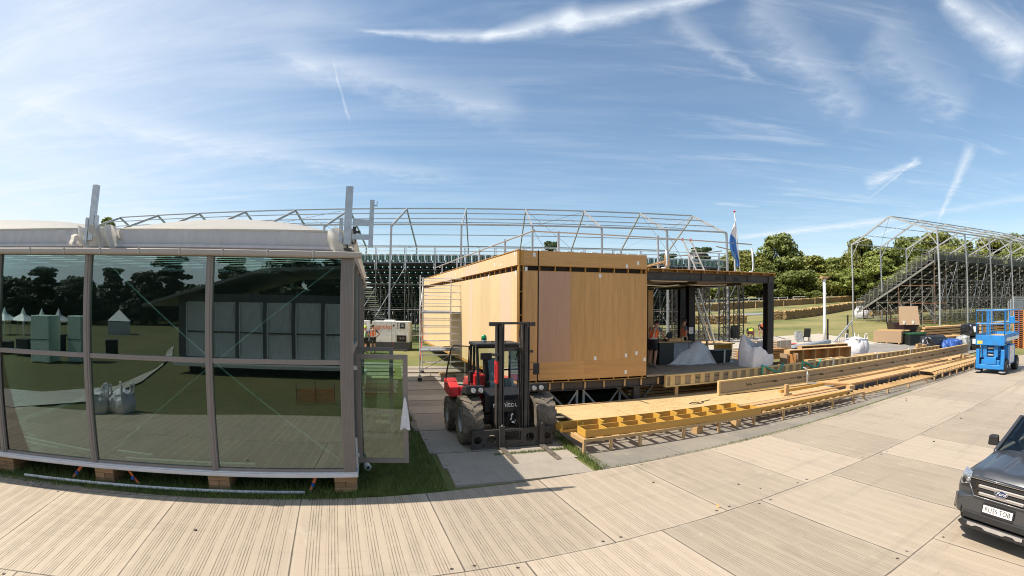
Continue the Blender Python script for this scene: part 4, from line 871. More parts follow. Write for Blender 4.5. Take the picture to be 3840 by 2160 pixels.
drape('dust_sheet', 'white dust sheet draped over a tall heap on the canopy floor', pf, on_cb(8.72, 2.5, FZ), CDEG, 3, M['dustsheet'], (3.2, 1.5))
st = thing('bulk_bag', 'open white woven rubble bag standing at the foot of the right canopy column', 'bulk bag', on_cb(10.12, -.05, FZ), CDEG + 8)
def bagwall(u, v):
    a = 2 * PI * u; ca_, sa_ = cos(a), sin(a); k = 1 / max(abs(ca_), abs(sa_)) ** 1.0; top = .86 + .28 * sin(a - .5) + .12 * sin(3 * a + 1); z = v * top; w = .66 + .05 * sin(PI * v) - .08 * v * (1 if sin(a * 2) > 0 else .4)
    return (w * k * ca_ * .92 + .1 * v * v, .35 + w * k * sa_ * .62, z + .02 * sin(12 * a) * v)
MB().grid(56, 16, bagwall).build('bag', M['bagcloth'], st, True); MB().grid(20, 12, lambda u, v: (.8 * (u - .5), .35 + .5 * (v - .5), .58 + .12 * sin(5 * u) * sin(4 * v))).build('contents', M['dustsheet'], st, True)
MB().path([(.56, .05, .85), (.60, .03, 1.15), (.61, .06, 1.45), (.57, .12, 1.05)], .02).build('lifting_loop', M['bagcloth'], st)
st = thing('storage_box', 'black plastic box with pale strap between the dust sheet and the white bag', 'box', on_cb(9.55, 1.75, FZ), CDEG)
MB().prism([(-.36, 0), (.36, 0), (.42, .5), (-.42, .5)], 0, .5, 'y').build('box', M['black_crate'], st, bevel=.02); MB().box(-.44, .44, -.03, .53, .5, .55).build('lid', M['car_black'], st, bevel=.01); MB().box(-.02, .04, -.04, -.005, .02, .56).build('strap', M['white'], st)
tag(MB().prism([(-.4, 0), (.35, 0), (.5, .35), (.2, .62), (-.1, .4), (-.45, .5)], 0, .5, 'y').build('rubbish_sack', M['black_wrap'], None, loc=on_cb(9.0, 3.25, FZ), rotz=rad(CDEG), bevel=.08), 'black rubbish sack behind the dust sheet under the canopy', 'sack')
ld = thing('ladder', 'tall aluminium ladder leaning up to the underside of the canopy roof', 'ladder', on_cb(12.3, 6.6, 1.62), CDEG)
for x in (0, .42): MB().bar((x, 0, 0), (x * .9 - 2.0, -1.3, 2.92), .06, .08).build('stile', M['alu'], ld)
for i in range(11): f = .05 + .088 * i; MB().tube((-2.0 * f, -1.3 * f, 2.92 * f), (.42 - 2.04 * f, -1.3 * f, 2.92 * f), .02, 6).build('rung', M['alu'], ld)
for x in (.0, .3): MB().bar((x + .9, .9, 0), (x - 1.9, -1.2, 2.9), .05, .05).build('rear_stile', M['alu'], ld)
tag(MB().box(-.4, 1.6, -.4, 1.4, 0, .06).box(-.3, -.2, -.3, 1.3, -.7, 0).box(1.4, 1.5, -.3, 1.3, -.7, 0).build('timber_stand', M['timber_x'], None, loc=on_cb(12.3, 6.6, 1.55), rotz=rad(CDEG)), 'timber stand under the feet of the tall ladder', 'stand')
tb = thing('timber_trestle_table', 'timber trestle table with framed boxes behind the dust sheet', 'table', on_cb(8.9, 4.8, FZ), CDEG)
MB().box(0, 2.1, 0, .7, .72, .78).build('table_top', M['timber_x'], tb)
for x in (.05, 2.0): MB().box(x, x + .07, .05, .12, 0, .72).build('leg', M['timber_z'], tb); MB().box(x, x + .07, .58, .65, 0, .72).build('leg', M['timber_z'], tb)
MB().box(0, 2.1, 0, .03, .3, .42).box(.65, .70, 0, .03, .42, .72).box(1.3, 1.35, 0, .03, .42, .72).build('apron', M['redwood'], tb)
fr_ = MB().box(0, 1.6, 0, .05, 0, .06).box(0, 1.6, 0, .05, .50, .56).box(0, .06, 0, .05, .06, .5).box(.95, 1.0, 0, .05, .06, .5).box(1.54, 1.6, 0, .05, .06, .5).build('window_frame', M['timber_x'], None, loc=on_cb(8.2, 3.9, FZ + .3), rotz=rad(CDEG)); tag(fr_, 'open pale timber frame standing on edge behind the dust sheet', 'frame')
# timber stored under the canopy floor
st = thing('plank_stack', 'stack of long weathered planks stored under the canopy floor', 'planks', on_cb(4.8, 1.25, 0), CDEG)
r = random.Random(2)
for k in range(6): MB().box(r.uniform(-.2, .1), 5.2, 0, .9, .12 * k, .12 * k + .09).build('plank', M['timber_x'], st)
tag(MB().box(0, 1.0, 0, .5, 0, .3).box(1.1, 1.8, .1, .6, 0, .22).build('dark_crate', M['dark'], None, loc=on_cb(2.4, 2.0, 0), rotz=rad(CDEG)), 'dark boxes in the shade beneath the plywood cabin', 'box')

# ================================================================= DECK AND BEAMS
DK = (1.77, 11.25); DDEG = 18
dk = thing('timber_deck', 'low timber deck of joists on short legs with a strand board floor', 'deck', (DK[0], DK[1], 0), DDEG)
MB().box(.55, 12.0, 1.25, 3.66, .365, .385).build('floor_board', M['osb'], dk)
MB().box(0, 12.2, 0, .05, .29, .365).box(12.2, 19.6, 0.12, .17, .20, .26).build('front_rail', M['timber_x'], dk)
MB().box(.0, .05, .05, 3.7, .25, .36).box(.05, 12, 3.66, 3.70, .25, .36).box(-.2, 12.4, 3.70, 3.80, .30, .40).build('edge_beam', M['timber_y'], dk)
MB().box(.05, 12.1, .72, .77, .24, .33).box(.05, 12.1, 1.2, 1.25, .2, .36).build('edge_beam', M['timber_x'], dk)
for i in range(26): MB().box(.10 + .465 * i, .145 + .465 * i, .05, 1.2, .25, .345).build('joist', M['timber_y'], dk)
for i in range(17): MB().box(12.4 + .43 * i, 12.45 + .43 * i, .17, .95, .16, .235).build('joist', M['timber_y'], dk)
for i, x in enumerate((0, .75, 1.62, 3.05, 4.35, 5.8, 7.2, 8.6, 10.0, 11.4)): MB().box(x, x + .07, .0, .07, 0, .29).build('leg', M['timber_z'], dk)
for x in (12.5, 14.5, 16.5, 18.5): MB().box(x, x + .07, .2, .27, 0, .2).build('leg', M['timber_z'], dk)
for x in (.6, 2.9, 5.4, 8.2, 10.9): MB().box(x, x + .1, .9, 1.0, 0, .2).box(x - .08, x + .18, .85, 1.05, 0, .015).build('steel_foot', M['black_steel'], dk)
def on_dk(x, y, z): a = toworld(DK, DDEG, (x, y)); return (a[0], a[1], z)
# ochre cassettes lying on the joists
def cassette(lab, loc, deg, L, D, Hh, n, name='timber_cassette', floor_=True):
    c = thing(name, lab, 'cassette', loc, deg)
    MB().box(0, L, 0, .03, 0, Hh).build('side_board', M['ochre'], c); MB().box(0, L, D - .03, D, 0, Hh).build('side_board', M['ochre'], c)
    for i in range(n + 1): x = i * (L - .03) / n; MB().box(x, x + .03, .03, D - .03, .004, Hh - .003).build('divider', M['ochre_y'], c)
    return c
cassette('front ochre timber cassette with ten open compartments on the deck edge', on_dk(.10, .12, .368), DDEG - 1.6, 5.95, .50, .19, 10)
c = thing('timber_cassette', 'second ochre cassette behind the first one, partly built with short studs', 'cassette', on_dk(-.25, .80, .368), DDEG - 1.2)
MB().box(0, 6.1, .36, .39, 0, .19).build('side_board', M['ochre'], c); MB().box(0, 6.1, 0, .03, 0, .06).build('side_board', M['ochre'], c)
for i in range(11): MB().box(.02 + .6 * i, .06 + .6 * i, .03, .36, 0, .195).build('divider', M['ochre_y'], c)
for i, (x0, x1, y, z, h, w, m_, l) in enumerate(((5.95, 11.2, .18, .368, .12, .10, 'ochre', 'long ochre beam lying along the deck front beyond the cassette'), (6.1, 12.0, .42, .368, .05, .30, 'timber_x', 'wide pale plank flat on the joists beside the ochre beam'),
      (6.3, 11.6, .82, .368, .05, .28, 'timber_x', 'second pale plank lying towards the strand board floor'), (9.3, 12.1, 1.9, .388, .10, .10, 'ochre', 'ochre beam on the strand board floor near the upper deck'), (9.0, 12.4, 1.05, .388, .06, .12, 'redwood', 'reddish batten along the edge of the strand board'))):
    tag(MB().box(x0, x1, y, y + w, z, z + h).build('loose_timber', M[m_], None, loc=(DK[0], DK[1], 0), rotz=rad(DDEG)), l, 'timber')
tag(MB().path([on_dk(5.2 + .25 * cos(a * .7) + .02 * a, 2.2 + .12 * sin(a * .7), .40) for a in range(11)] + [on_dk(5.9, 2.35, .40), on_dk(6.1, 2.4, .40)], .012, 5).build('cable', M['car_black'], None, True), 'loop of dark cable lying on the strand board', 'cable')
for x, y, s_, l in ((1.25, .95, .16, 'grey ended timber offcut under the left end of the deck'), (3.85, .25, .14, 'short timber block stood under the deck front rail'), (5.35, .2, .13, 'dark ended timber block under the deck beyond the third leg')):
    tag(MB().box(-s_, s_, 0, .5 if x < 2 else .2, 0, .13 if x < 2 else .2).build('timber_offcut', M['timber_y'], None, loc=on_dk(x, y, 0), rotz=rad(DDEG + 12), bevel=.006), l, 'timber offcut')
# upper deck further along
ud = thing('timber_deck', 'longer upper timber walkway on tall legs running towards the blue lift', 'deck', (DK[0], DK[1], 0), DDEG)
MB().prism([(12.1, 2.25), (12.85, 1.08), (28.6, 1.2), (28.6, 2.6), (12.1, 2.6)], .455, .48, 'z').build('floor_board', M['timber_x'], ud)
MB().box(12.85, 28.6, 1.05, 1.10, .38, .452).build('front_rail', M['redwood'], ud); MB().bar((12.1, 2.25, .42), (12.85, 1.07, .42), .05, .07).build('front_rail', M['redwood'], ud)
for i in range(14): x = 12.86 + 1.12 * i; MB().box(x, x + .07, 1.10, 1.17, 0, .38).build('leg', M['timber_z'], ud)
MB().box(12.1, 12.17, 2.2, 2.27, 0, .38).build('leg', M['timber_z'], ud); MB().box(12.5, 12.57, 1.6, 1.67, 0, .38).build('leg', M['timber_z'], ud)
MB().prism([(19.4, .35), (28.4, .6), (28.4, 1.04), (19.4, 1.04)], .40, .42, 'z').build('floor_board', M['timber_x'], ud)
for i in range(21): MB().box(19.5 + .42 * i, 19.55 + .42 * i, .1 + .025 * i * .42, .5, .32, .40).build('joist', M['timber_y'], ud)
for i in range(8): x = 19.5 + 1.12 * i; MB().box(x, x + .07, .2 + .03 * i, .27 + .03 * i, 0, .32).build('leg', M['timber_z'], ud)
MB().bar((19.4, .12, .29), (28.4, .42, .29), .05, .07).build('front_rail', M['timber_x'], ud)
for x0, x1, y, l in ((12.9, 19.4, 1.75, 'long pale plank along the upper walkway, nearest the cabin'), (19.8, 24.6, 1.55, 'long pale plank in the middle of the upper walkway'), (25.0, 28.3, 1.45, 'pale plank at the far end of the upper walkway')):
    tag(MB().box(x0, x1, y, y + .14, .482, .56).build('loose_timber', M['timber_x'], None, loc=(DK[0], DK[1], 0), rotz=rad(DDEG)), l, 'timber')
# the two long I-beams
def ibeam(lab, p, q, h, stiff, nlogo):
    p = Vector(p); q = Vector(q); L = (q - p).length; b = thing('timber_beam', lab, 'beam', p, 0)
    b.rotation_euler = (0, -math.atan2(q.z - p.z, math.hypot(q.x - p.x, q.y - p.y)), math.atan2(q.y - p.y, q.x - p.x))
    MB().box(.02, L - .02, .05, .09, .05, h - .05).build('web', M['lvl'], b)
    MB().box(0, L, 0, .14, 0, .05).build('flange', M['lvl_flange'], b); MB().box(0, L, 0, .14, h - .05, h).build('flange', M['lvl_flange'], b)
    MB().box(0, .07, .015, .125, .05, h - .05).build('end_block', M['lvl_flange'], b)
    for i in range(stiff):
        x = .2 + i * (L - .5) / (stiff - 1); MB().box(x, x + .19, .012, .05, .05 + (.004 * (i % 2)), h - .05).build('stiffener', M['lvl_flange'], b)
    for i in range(nlogo):
        x = 1.35 + i * (L - 2) / nlogo
        lg = MB().path([(x, .045, .31), (x + .02, .045, .24), (x + .07, .045, .22), (x + .10, .045, .29), (x + .12, .045, .24), (x + .17, .045, .22), (x + .2, .045, .29), (x + .23, .045, .24), (x + .27, .045, .23)], .014, 4)
        r = random.Random(i); xx = x + .36
        while xx < x + 1.5:
            w = r.uniform(.04, .13); lg.box(xx, xx + w, .046, .05, .245, .268); 
            if xx > x + .8: lg.box(xx, xx + w, .046, .05, .285, .297)
            xx += w + r.uniform(.02, .06)
        lg.build('print', M['text_black'], b)
    return b
ibeam('front long timber I-beam with printed web resting on the deck and walkway', on_dk(6.93, 2.84, .40) , on_dk(27.1, 1.17, .76), .52, 0, 13)
ibeam('rear long timber I-beam with a row of pale web stiffeners beside the canopy floor', (5.48, 16.30, .73), (24.6, 20.9, .86), .44, 44, 2)
tag(MB().box(-.08, .08, -.05, .05, 0, .4).box(-.22, .22, -.09, .09, -.02, .06).build('timber_prop', M['timber_z'], None, loc=on_dk(9.05, 1.45, .39), rotz=rad(DDEG)), 'short upright timber prop on a block under the front I-beam', 'prop')
tag(MB().box(-.2, .2, -.1, .1, 0, .16).build('timber_offcut', M['timber_x'], None, loc=on_dk(12.3, .75, .345), rotz=rad(DDEG), bevel=.005), 'pale timber block on the deck where the upper walkway starts', 'timber offcut')
tag(MB().box(-.15, .15, -.12, .12, 0, .22).build('timber_offcut', M['timber_x'], None, loc=on_dk(26.2, 1.2, .482), rotz=rad(DDEG), bevel=.005), 'pale block carrying the far end of the front I-beam', 'timber offcut')
for x0, l in ((6.0, 'bearer under the near end of the rear I-beam'), (12.5, 'bearer under the middle of the rear I-beam'), (18.5, 'bearer under the far end of the rear I-beam')):
    p = toworld((5.48, 16.30), math.degrees(math.atan2(4.6, 19.12)), (x0 - 5.5, .07)); tag(MB().box(-.06, .06, -.05, .05, 0, .72 + (x0 - 5.5) * .0065).build('timber_bearer', M['timber_z'], None, loc=(p[0], p[1], .0)), l, 'bearer')
# slings and clamps on the beams
def on_bb(x, y, z): p = toworld((5.48, 16.30), 13.53, (x, y)); return (p[0], p[1], z)
for x, l in ((4.6, 'green lifting sling looped over the rear I-beam beside the white bag'), (7.0, 'green lifting sling hanging in a V over the rear I-beam')):
    z1 = 1.19 + .0068 * x
    mb = MB().path([on_bb(x, -.03, z1 - .42), on_bb(x, -.03, z1 + .02), on_bb(x + .06, .06, z1 + .03), on_bb(x + .25, -.04, z1 - .05), on_bb(x + .7, -.06, z1 - .26), on_bb(x + .95, -.06, z1 - .27), on_bb(x + 1.2, -.05, z1 + .02), on_bb(x + 1.25, .1, z1 + .03)], .035, 6)
    tag(mb.build('lifting_sling', M['teal_strap'], None, True), l, 'sling')
for x, l in ((9.1, 'grey clamp strap over the rear I-beam where the bulk bag stands'), (12.7, 'grey clamp strap further along the rear I-beam'), (16.0, 'grey clamp strap near the far end of the rear I-beam')):
    z1 = 1.18 + .0068 * x; tag(MB().path([on_bb(x, -.05, z1 - .42), on_bb(x, -.05, z1 + .03), on_bb(x, .1, z1 + .04)], .03, 6).build('beam_clamp', M['galv'], None), l, 'clamp')
tag(MB().path([on_dk(11.55, 2.40, .50), on_dk(11.5, 2.36, .85), on_dk(11.5, 2.42, 1.08), on_dk(11.5, 2.6, 1.10)], [.04, .05, .03, .02], 6).build('beam_clamp', M['galv'], None), 'silver clamp hanging on the front I-beam face', 'clamp')

# ================================================================= ALUMINIUM ACCESS TOWER beside the cabin
tw = thing('scaffold_tower', 'wheeled aluminium access tower with red braces against the sunlit cabin side', 'scaffold', (-4.25, 21.8, ground(-4.2, 22)), -8)
TX, TY = 1.95, 1.0
TH = 4.95
TB = [(0, 0), (TX, .9), (-.62, 2.2), (TX - .55, 3.2)]     # front-left, front-right, back-left, back-right feet
def lerp(a, b, f): return tuple(a[i] + (b[i] - a[i]) * f for i in range(len(a)))
for x, y in TB:
    MB().tube((x, y, .32), (x, y, TH), .028, 8).tube((x, y, .12), (x, y, .5), .02, 6).build('upright', M['alu'], tw)
    c = MB().lathe([(.09, -.03), (.11, -.025), (.11, .025), (.09, .03)], (0, 0, 0), 18, 'y').build('castor', M['car_black'], tw, loc=(x, y, .11)); MB().box(-.05, .05, -.05, .05, .08, .2).build('castor_fork', M['galv'], c)
for a, b, nr in ((0, 1, 14), (2, 3, 12)):
    for i in range(nr):
        z = .62 + i * (TH - .75) / (nr - 1); MB().tube(TB[a] + (z,), TB[b] + (z,), .022, 6).build('rung', M['alu'], tw)
m_ = lerp(TB[0], TB[1], .68); MB().tube(m_ + (.62,), m_ + (TH - .1,), .022, 6).build('upright', M['alu'], tw)
for a, b in ((0, 2), (1, 3)):
    for z in (.7, 2.1, 3.2, 3.55, 4.7): MB().tube(TB[a] + (z,), TB[b] + (z,), .018, 6).build('guard_bar', M['alu'], tw)
for i, (a, b, z0, z1, m) in enumerate(((0, 2, .7, 2.0, 'bright_red'), (2, 0, 2.1, 3.4, 'bright_red'), (0, 2, 3.3, 4.5, 'white'), (2, 0, 1.6, 2.9, 'white'), (1, 3, .7, 2.3, 'bright_red'), (3, 1, .9, 2.4, 'bright_red'), (0, 3, .5, 1.4, 'alu'))):
    MB().tube(TB[a] + (z0,), TB[b] + (z1,), .02, 6).build('diagonal_brace', M[m], tw)
for z in (1.42, 3.22):
    MB().hexa([TB[0] + (z,), TB[1] + (z,), lerp(TB[1], TB[3], .95) + (z,), lerp(TB[0], TB[2], .95) + (z,), TB[0] + (z + .05,), TB[1] + (z + .05,), lerp(TB[1], TB[3], .95) + (z + .05,), lerp(TB[0], TB[2], .95) + (z + .05,)]).build('platform', M['plastic_grey'], tw)
tag(MB().box(-.25, .25, -.1, .1, 0, .06).build('timber_offcut', M['timber_x'], None, loc=(-3.2, 23.2, ground(-3.2, 23.2) + 1.475), rotz=.3), 'small timber offcut on the lower platform of the access tower', 'timber offcut')
tag(MB().box(0, 1.5, 0, .7, 0, .08).build('board', M['timber_x'], None, loc=(-3.6, 23.6, ground(-3.6, 23.6)), rotz=.2), 'pale board lying on the mats under the access tower', 'board')
tag(MB().path([(-.75, 19.6, .02), (-1.0, 19.75, .9), (-.75, 20.2, 1.9)], .03, 6).build('steel_bar', M['rust'], None), 'dark red steel bar leaning on the long cabin side', 'bar')

# ================================================================= GENERATORS
def generator(lab, x, y, deg, wordmark):
    z = ground(x, y) - .04; g = thing('generator', lab, 'generator', (x, y, z), deg)
    MB().box(-.02, 2.62, 0, 1.2, .06, .58).box(.1, 2.5, -.04, 1.24, 0, .1).build('skid', M['gen_grey'], g, bevel=.01)
    MB().box(0, 2.60, .02, 1.18, .58, 1.98).box(-.01, 2.61, .0, 1.2, 1.96, 2.0).build('housing', M['white_steel'], g, bevel=.02)
    MB().box(.8, 1.5, .3, .9, 2.0, 2.08).build('exhaust_hood', M['white_steel'], g, bevel=.03)
    MB().box(1.36, 1.37, .008, .02, .6, 1.95).box(1.62, 1.63, .008, .02, .6, 1.95).build('door_gap', M['plastic_grey'], g)
    cp = MB().box(1.95, 2.32, .0, .02, 1.52, 1.88).build('control_panel', M['text_black'], g); MB().box(2.02, 2.26, -.006, .0, 1.62, 1.8).build('screen', M['plastic_grey'], cp)
    for q in (1.56, 1.70, 1.84): MB().box(1.76, 1.84, .0, .02, q - .04, q + .04).build('switch', M['text_black'], g)
    MB().box(1.74, 2.40, -.005, .02, .62, 1.06).build('outlet_bay', M['slot'], g)
    for q in (2.0, 2.2): MB().lathe([(.06, -.04), (.06, .0)], (q, 0, .85), 10, 'y').build('socket', M['plastic_grey'], g)
    MB().path([(2.1, -.03, .85), (2.08, -.12, .5), (2.12, -.3, .05), (2.5, -.4, .02)], .025).build('cable', M['text_black'], g)
    for q in ((.5, 1.8), (.5, .7), (2.5, 1.85), (2.5, 1.1)): MB().box(q[0] - .03, q[0] + .03, -.02, .02, q[1] - .05, q[1] + .05).build('latch', M['white'], g)
    MB().box(1.46, 1.58, .0, .02, 1.66, 1.78).build('warning_label', M['text_black'], g); MB().box(1.40, 1.47, -.022, -.02, .42, .5).build('fire_label', M['bright_red'], g)
    if wordmark: text('aggreko', .44, M['text_orange'], g, (.72, .012, 1.62), (rad(90), 0, 0), ext=.004)
    return g
generator('white generator with orange lettering on a dark skid behind the two workers', -9.55, 31.75, 3, True)
generator('white generator partly hidden by the pavilion corner post, left of the lettered one', -12.55, 31.6, 3, False)

# ================================================================= MARQUEE FRAMES (aluminium, without their covers)
def marquee(lab, loc, deg, xs, W, ze, zr, zfoot, cable_bays, brace=True, rail_z=None, first_full=True):
    g = thing('marquee_frame', lab, 'tent frame', (loc[0], loc[1], 0), deg); a = M['tent_alu']
    for k, x in enumerate(xs):
        for y in (0, W):
            z0 = zfoot(x, y); MB().box(x - .065, x + .065, y - .09, y + .09, z0 - .1, ze).box(x - .25, x + .25, y - .25, y + .25, z0 - .06, z0 - .01).build('post', a, g)
        MB().bar((x, 0, ze - .05), (x, W / 2, zr), .10, .20).build('rafter', a, g); MB().bar((x, W, ze - .05), (x, W / 2, zr), .10, .20).build('rafter', a, g)
        if brace:
            for y, s in ((.05, 1), (W - .05, -1)): MB().bar((x, y, ze - 1.5), (x, y + s * 1.55, ze + (zr - ze) * 1.55 / (W / 2) - .12), .09, .09).build('knee_brace', a, g)
    xa, xb = xs[0], xs[-1]; n = 3
    MB().box(xa, xb, W / 2 - .05, W / 2 + .05, zr, zr + .10).build('ridge_purlin', a, g)
    for side in (0, 1):
        for i in range(n):
            f = i / n; y = f * W / 2 if side == 0 else W - f * W / 2; z = ze + (zr - ze) * f; w = .06 if i == 0 else .035
            MB().box(xa, xb, y - w, y + w, z + .02, z + .02 + w * 1.8).build('purlin', a, g)
    for (i, j) in cable_bays:
        for p, q in (((xs[i], 0, ze), (xs[j], W / 2, zr)), ((xs[j], 0, ze), (xs[i], W / 2, zr)), ((xs[i], W, ze), (xs[j], W / 2, zr)), ((xs[j], W, ze), (xs[i], W / 2, zr)), ((xs[i], 0, ze - .2), (xs[j], 0, zfoot(xs[j], 0))), ((xs[i], W, ze - .2), (xs[j], W, zfoot(xs[j], 0)))):
            MB().tube(p, q, .018, 5).build('bracing_cable', M['galv'], g)
    return g
LM = (1.53, 35.9); LMD = 3
def fl_(x, y): p = toworld(LM, LMD, (x, y)); return ground(p[0], p[1])
marquee('bare aluminium marquee frame over the left grandstand behind the cabin', LM, LMD, [5.4 * k for k in range(-8, 4)], 13.4, 9.66, 12.3, fl_, [(8, 9), (10, 11), (4, 5)], False)
RM = (45.2, 38.5); RMD = 6
def fr2(x, y): p = toworld(RM, RMD, (x, y)); return ground(p[0], p[1])
marquee('bare aluminium marquee frame over the right grandstand beside the straw walls', RM, RMD, [5.8 * k for k in range(10)], 13.6, 11.5, 14.1, fr2, [(0, 1), (4, 5)])

# ================================================================= GRANDSTANDS (both seen from behind)
def seat_bm(mb, x, y, z, w=.44):
    # moulded tip-up seat: pan and curved back, the back towards -y
    mb.hexa([(x - w / 2, y + .02, z), (x + w / 2, y + .02, z), (x + w / 2, y + .40, z + .02), (x - w / 2, y + .40, z + .02), (x - w / 2, y, z + .06), (x + w / 2, y, z + .06), (x + w / 2, y + .42, z + .07), (x - w / 2, y + .42, z + .07)])
    n = 4
    for i in range(n):
        a = x - w / 2 + w * i / n; b = a + w / n; ya = y - .05 + .05 * abs(2 * i / n - 1) ** 2; yb = y - .05 + .05 * abs(2 * (i + 1) / n - 1) ** 2; za = z + .46 - .05 * abs(2 * i / n - 1) ** 3; zb = z + .46 - .05 * abs(2 * (i + 1) / n - 1) ** 3
        mb.hexa([(a, ya + .03, z + .04), (b, yb + .03, z + .04), (b, yb + .06, z + .04), (a, ya + .06, z + .04), (a, ya - .03, za), (b, yb - .03, zb), (b, yb + .0, zb), (a, ya + .0, za)])
    mb.box(x - .03, x + .03, y + .08, y + .14, z - .26, z)
def grandstand(lab, loc, deg, x0, x1, rows, ztop, dy, dz, pitch, zf, mseat, guard_h, aisles, side_rail):
    g = thing('grandstand', lab, 'grandstand', (loc[0], loc[1], 0), deg); A = M['scaf'] if side_rail else M['galv']
    n = int((x1 - x0) / pitch); made = 0; rest = MB(); smb = MB(); seat_bm(smb, 0, 0, 0, pitch * .86); sm = smb.mesh('seat', mseat)
    def isl(x): return any(abs(x - a) < .55 for a in aisles)
    for r_ in range(rows):
        y = .55 + dy * r_; z = ztop - dz * r_
        for i in range(n):
            x = x0 + pitch * (i + .5)
            if isl(x): continue
            if made < 100:
                o = bpy.data.objects.new('seat', sm); COL.objects.link(o); o.parent = g; o.location = (x, y, z - .04); made += 1
            else: seat_bm(rest, x, y, z - .04, pitch * .86)
    o = rest.build('seats', mseat, g); o['kind'] = 'stuff'
    for r_ in range(rows):
        y = .55 + dy * r_; z = ztop - dz * r_; MB().box(x0, x1, y - .1, y + .34, z - .34, z - .30).box(x0, x1, y + .32, y + .345, z - .42, z - .345).build('tread', M['gen_grey'], g); MB().box(x0, x1, y + .36, y + .375, z - .50, z - .14).build('riser', M['riser'], g)
    for a in aisles:
        mb = MB()
        for r_ in range(rows * 2): y = .45 + dy * r_ / 2; z = ztop - dz * r_ / 2 - .3; mb.box(a - .5, a + .5, y, y + .2, z, z + .05)
        mb.build('stair_flight', M['white_steel'], g)
    # support frames: one per bay, each with standards, ledgers, a raker and diagonals
    k = 0; x = x0; bay = 2.35; depth = .55 + dy * rows
    while x < x1 + .1:
        mb = MB(); mr = MB(); ny = int(depth / 2.05) + 1
        for j in range(ny + 1):
            y = .35 + j * (depth - .4) / ny; zt = ztop - .42 - dz * max(0, (y - .55) / dy); z0 = zf(x, y) - .08
            rs = (j + k) % 3 == 0 and k < 3
            if rs: MB().tube((x, y, z0), (x, y, zt), .04, 5).build('rusty_tube', M['rust'], g)
            else: mb.tube((x, y, z0), (x, y, zt), .04, 5)
            mb.box(x - .09, x + .09, y - .09, y + .09, z0, z0 + .03)
            if j:
                yp = .35 + (j - 1) * (depth - .4) / ny; zp = ztop - .42 - dz * max(0, (yp - .55) / dy); zl = z0 + .5
                while zl < zt:
                    if k < 2 and int(zl * 3) % 2: MB().tube((x, yp, zl), (x, y, zl), .03, 5).build('rusty_tube', M['rust'], g)
                    else: mb.tube((x, yp, zl), (x, y, zl), .03, 5)
                    zl += 2.0
                mb.tube((x, yp, z0 + .5 + 2 * (j % 2) * .4), (x, y, min(zt, z0 + 2.5)), .028, 5)
                if zt > z0 + 3.5: mb.tube((x, yp, z0 + 4.4 if zt > z0 + 5 else zt), (x, y, z0 + 2.5), .028, 5)
        mb.bar((x, .3, ztop - .36), (x, depth, ztop - .36 - dz * (depth - .55) / dy), .06, .14); mb.build('support_frame', M['scaf'], g)
        x += bay; k += 1
    for y in (.35, .35 + depth * .3, .35 + depth * .6):
        zt = ztop - .5 - dz * max(0, (y - .55) / dy); z = zf((x0 + x1) / 2, y) + .5
        while z < zt: MB().tube((x0, y, z), (x1, y, z), .03, 5).build('ledger', M['scaf'], g); z += 2.0
    for q in range(0, k - 1, 3): MB().tube((x0 + bay * q, .35, zf(x0, .35) + .4), (x0 + bay * (q + 1), .35, ztop - 2.2), .028, 5).tube((x0 + bay * (q + 1), .33, ztop - 4.5), (x0 + bay * (q + 2), .33, ztop - .6), .028, 5).build('diagonal_brace', M['galv'], g)
    # guard along the back: posts, three rails and panels of thin bars
    x = x0; zg = ztop - .3
    for z in (zg + guard_h, zg + guard_h - .28, zg + guard_h - .55): MB().tube((x0, .18, z), (x1, .18, z), .03, 5).build('guard_rail', A, g)
    while x < x1 + .05: MB().tube((x - .06, .2, zg - .5), (x - .06, .2, zg + guard_h), .032, 6).tube((x + .06, .2, zg - .5), (x + .06, .2, zg + guard_h), .032, 6).build('guard_post', A, g); x += bay
    x = x0
    while x < x1 - .5:
        mb = MB(); q = x + .1
        while q < min(x + bay - .1, x1): mb.box(q - .012, q + .012, .21, .225, zg + .1, zg + guard_h - .62); q += .12
        mb.box(x + .08, min(x + bay - .08, x1), .205, .23, zg + .06, zg + .1).box(x + .08, min(x + bay - .08, x1), .205, .23, zg + guard_h - .64, zg + guard_h - .6); mb.build('guard_panel', A, g); x += bay
    if side_rail:
        for r_ in range(0, rows):
            y = .5 + dy * r_; z = ztop - .3 - dz * r_; mb = MB()
            mb.tube((x0 - .1, y, z - .2), (x0 - .1, y, z + 1.25), .025, 5).tube((x0 - .1, y + dy * .9, z - .2), (x0 - .1, y + dy * .9, z + 1.25 ), .025, 5).tube((x0 - .1, y, z + 1.25), (x0 - .1, y + dy * .9, z + 1.25), .025, 5).tube((x0 - .1, y, z + 1.08), (x0 - .1, y + dy * .9, z + 1.08), .02, 5).tube((x0 - .1, y, z), (x0 - .1, y + dy * .9, z), .02, 5)
            for q in range(5): mb.box(x0 - .108, x0 - .092, y + dy * (.15 + .15 * q), y + dy * (.15 + .15 * q) + .02, z, z + 1.06)
            mb.build('side_guard', A, g)
        MB().bar((x0 - .06, .3, ztop - .45), (x0 - .06, depth - .1, ztop - .45 - dz * (depth - .4) / dy), .06, .14).build('side_beam', A, g)
    return g
grandstand('green seated grandstand seen from behind, over the generators', toworld(LM, LMD, (0, .9)) + (0,), LMD, -21.6, 16.8, 14, 7.15, .78, .385, .53, lambda x, y: fl_(x, y + .9), M['green_seat'], 1.25, [-14], False)
grandstand('dark seated grandstand on rusty scaffolding under the right marquee frame', toworld(RM, RMD, (.2, .45)) + (0,), RMD, 0, 52, 16, 8.75, .76, .345, .60, lambda x, y: fr2(x, y + .4), M['dark_seat'], 1.3, [7.5, 17.5, 28, 40], True)

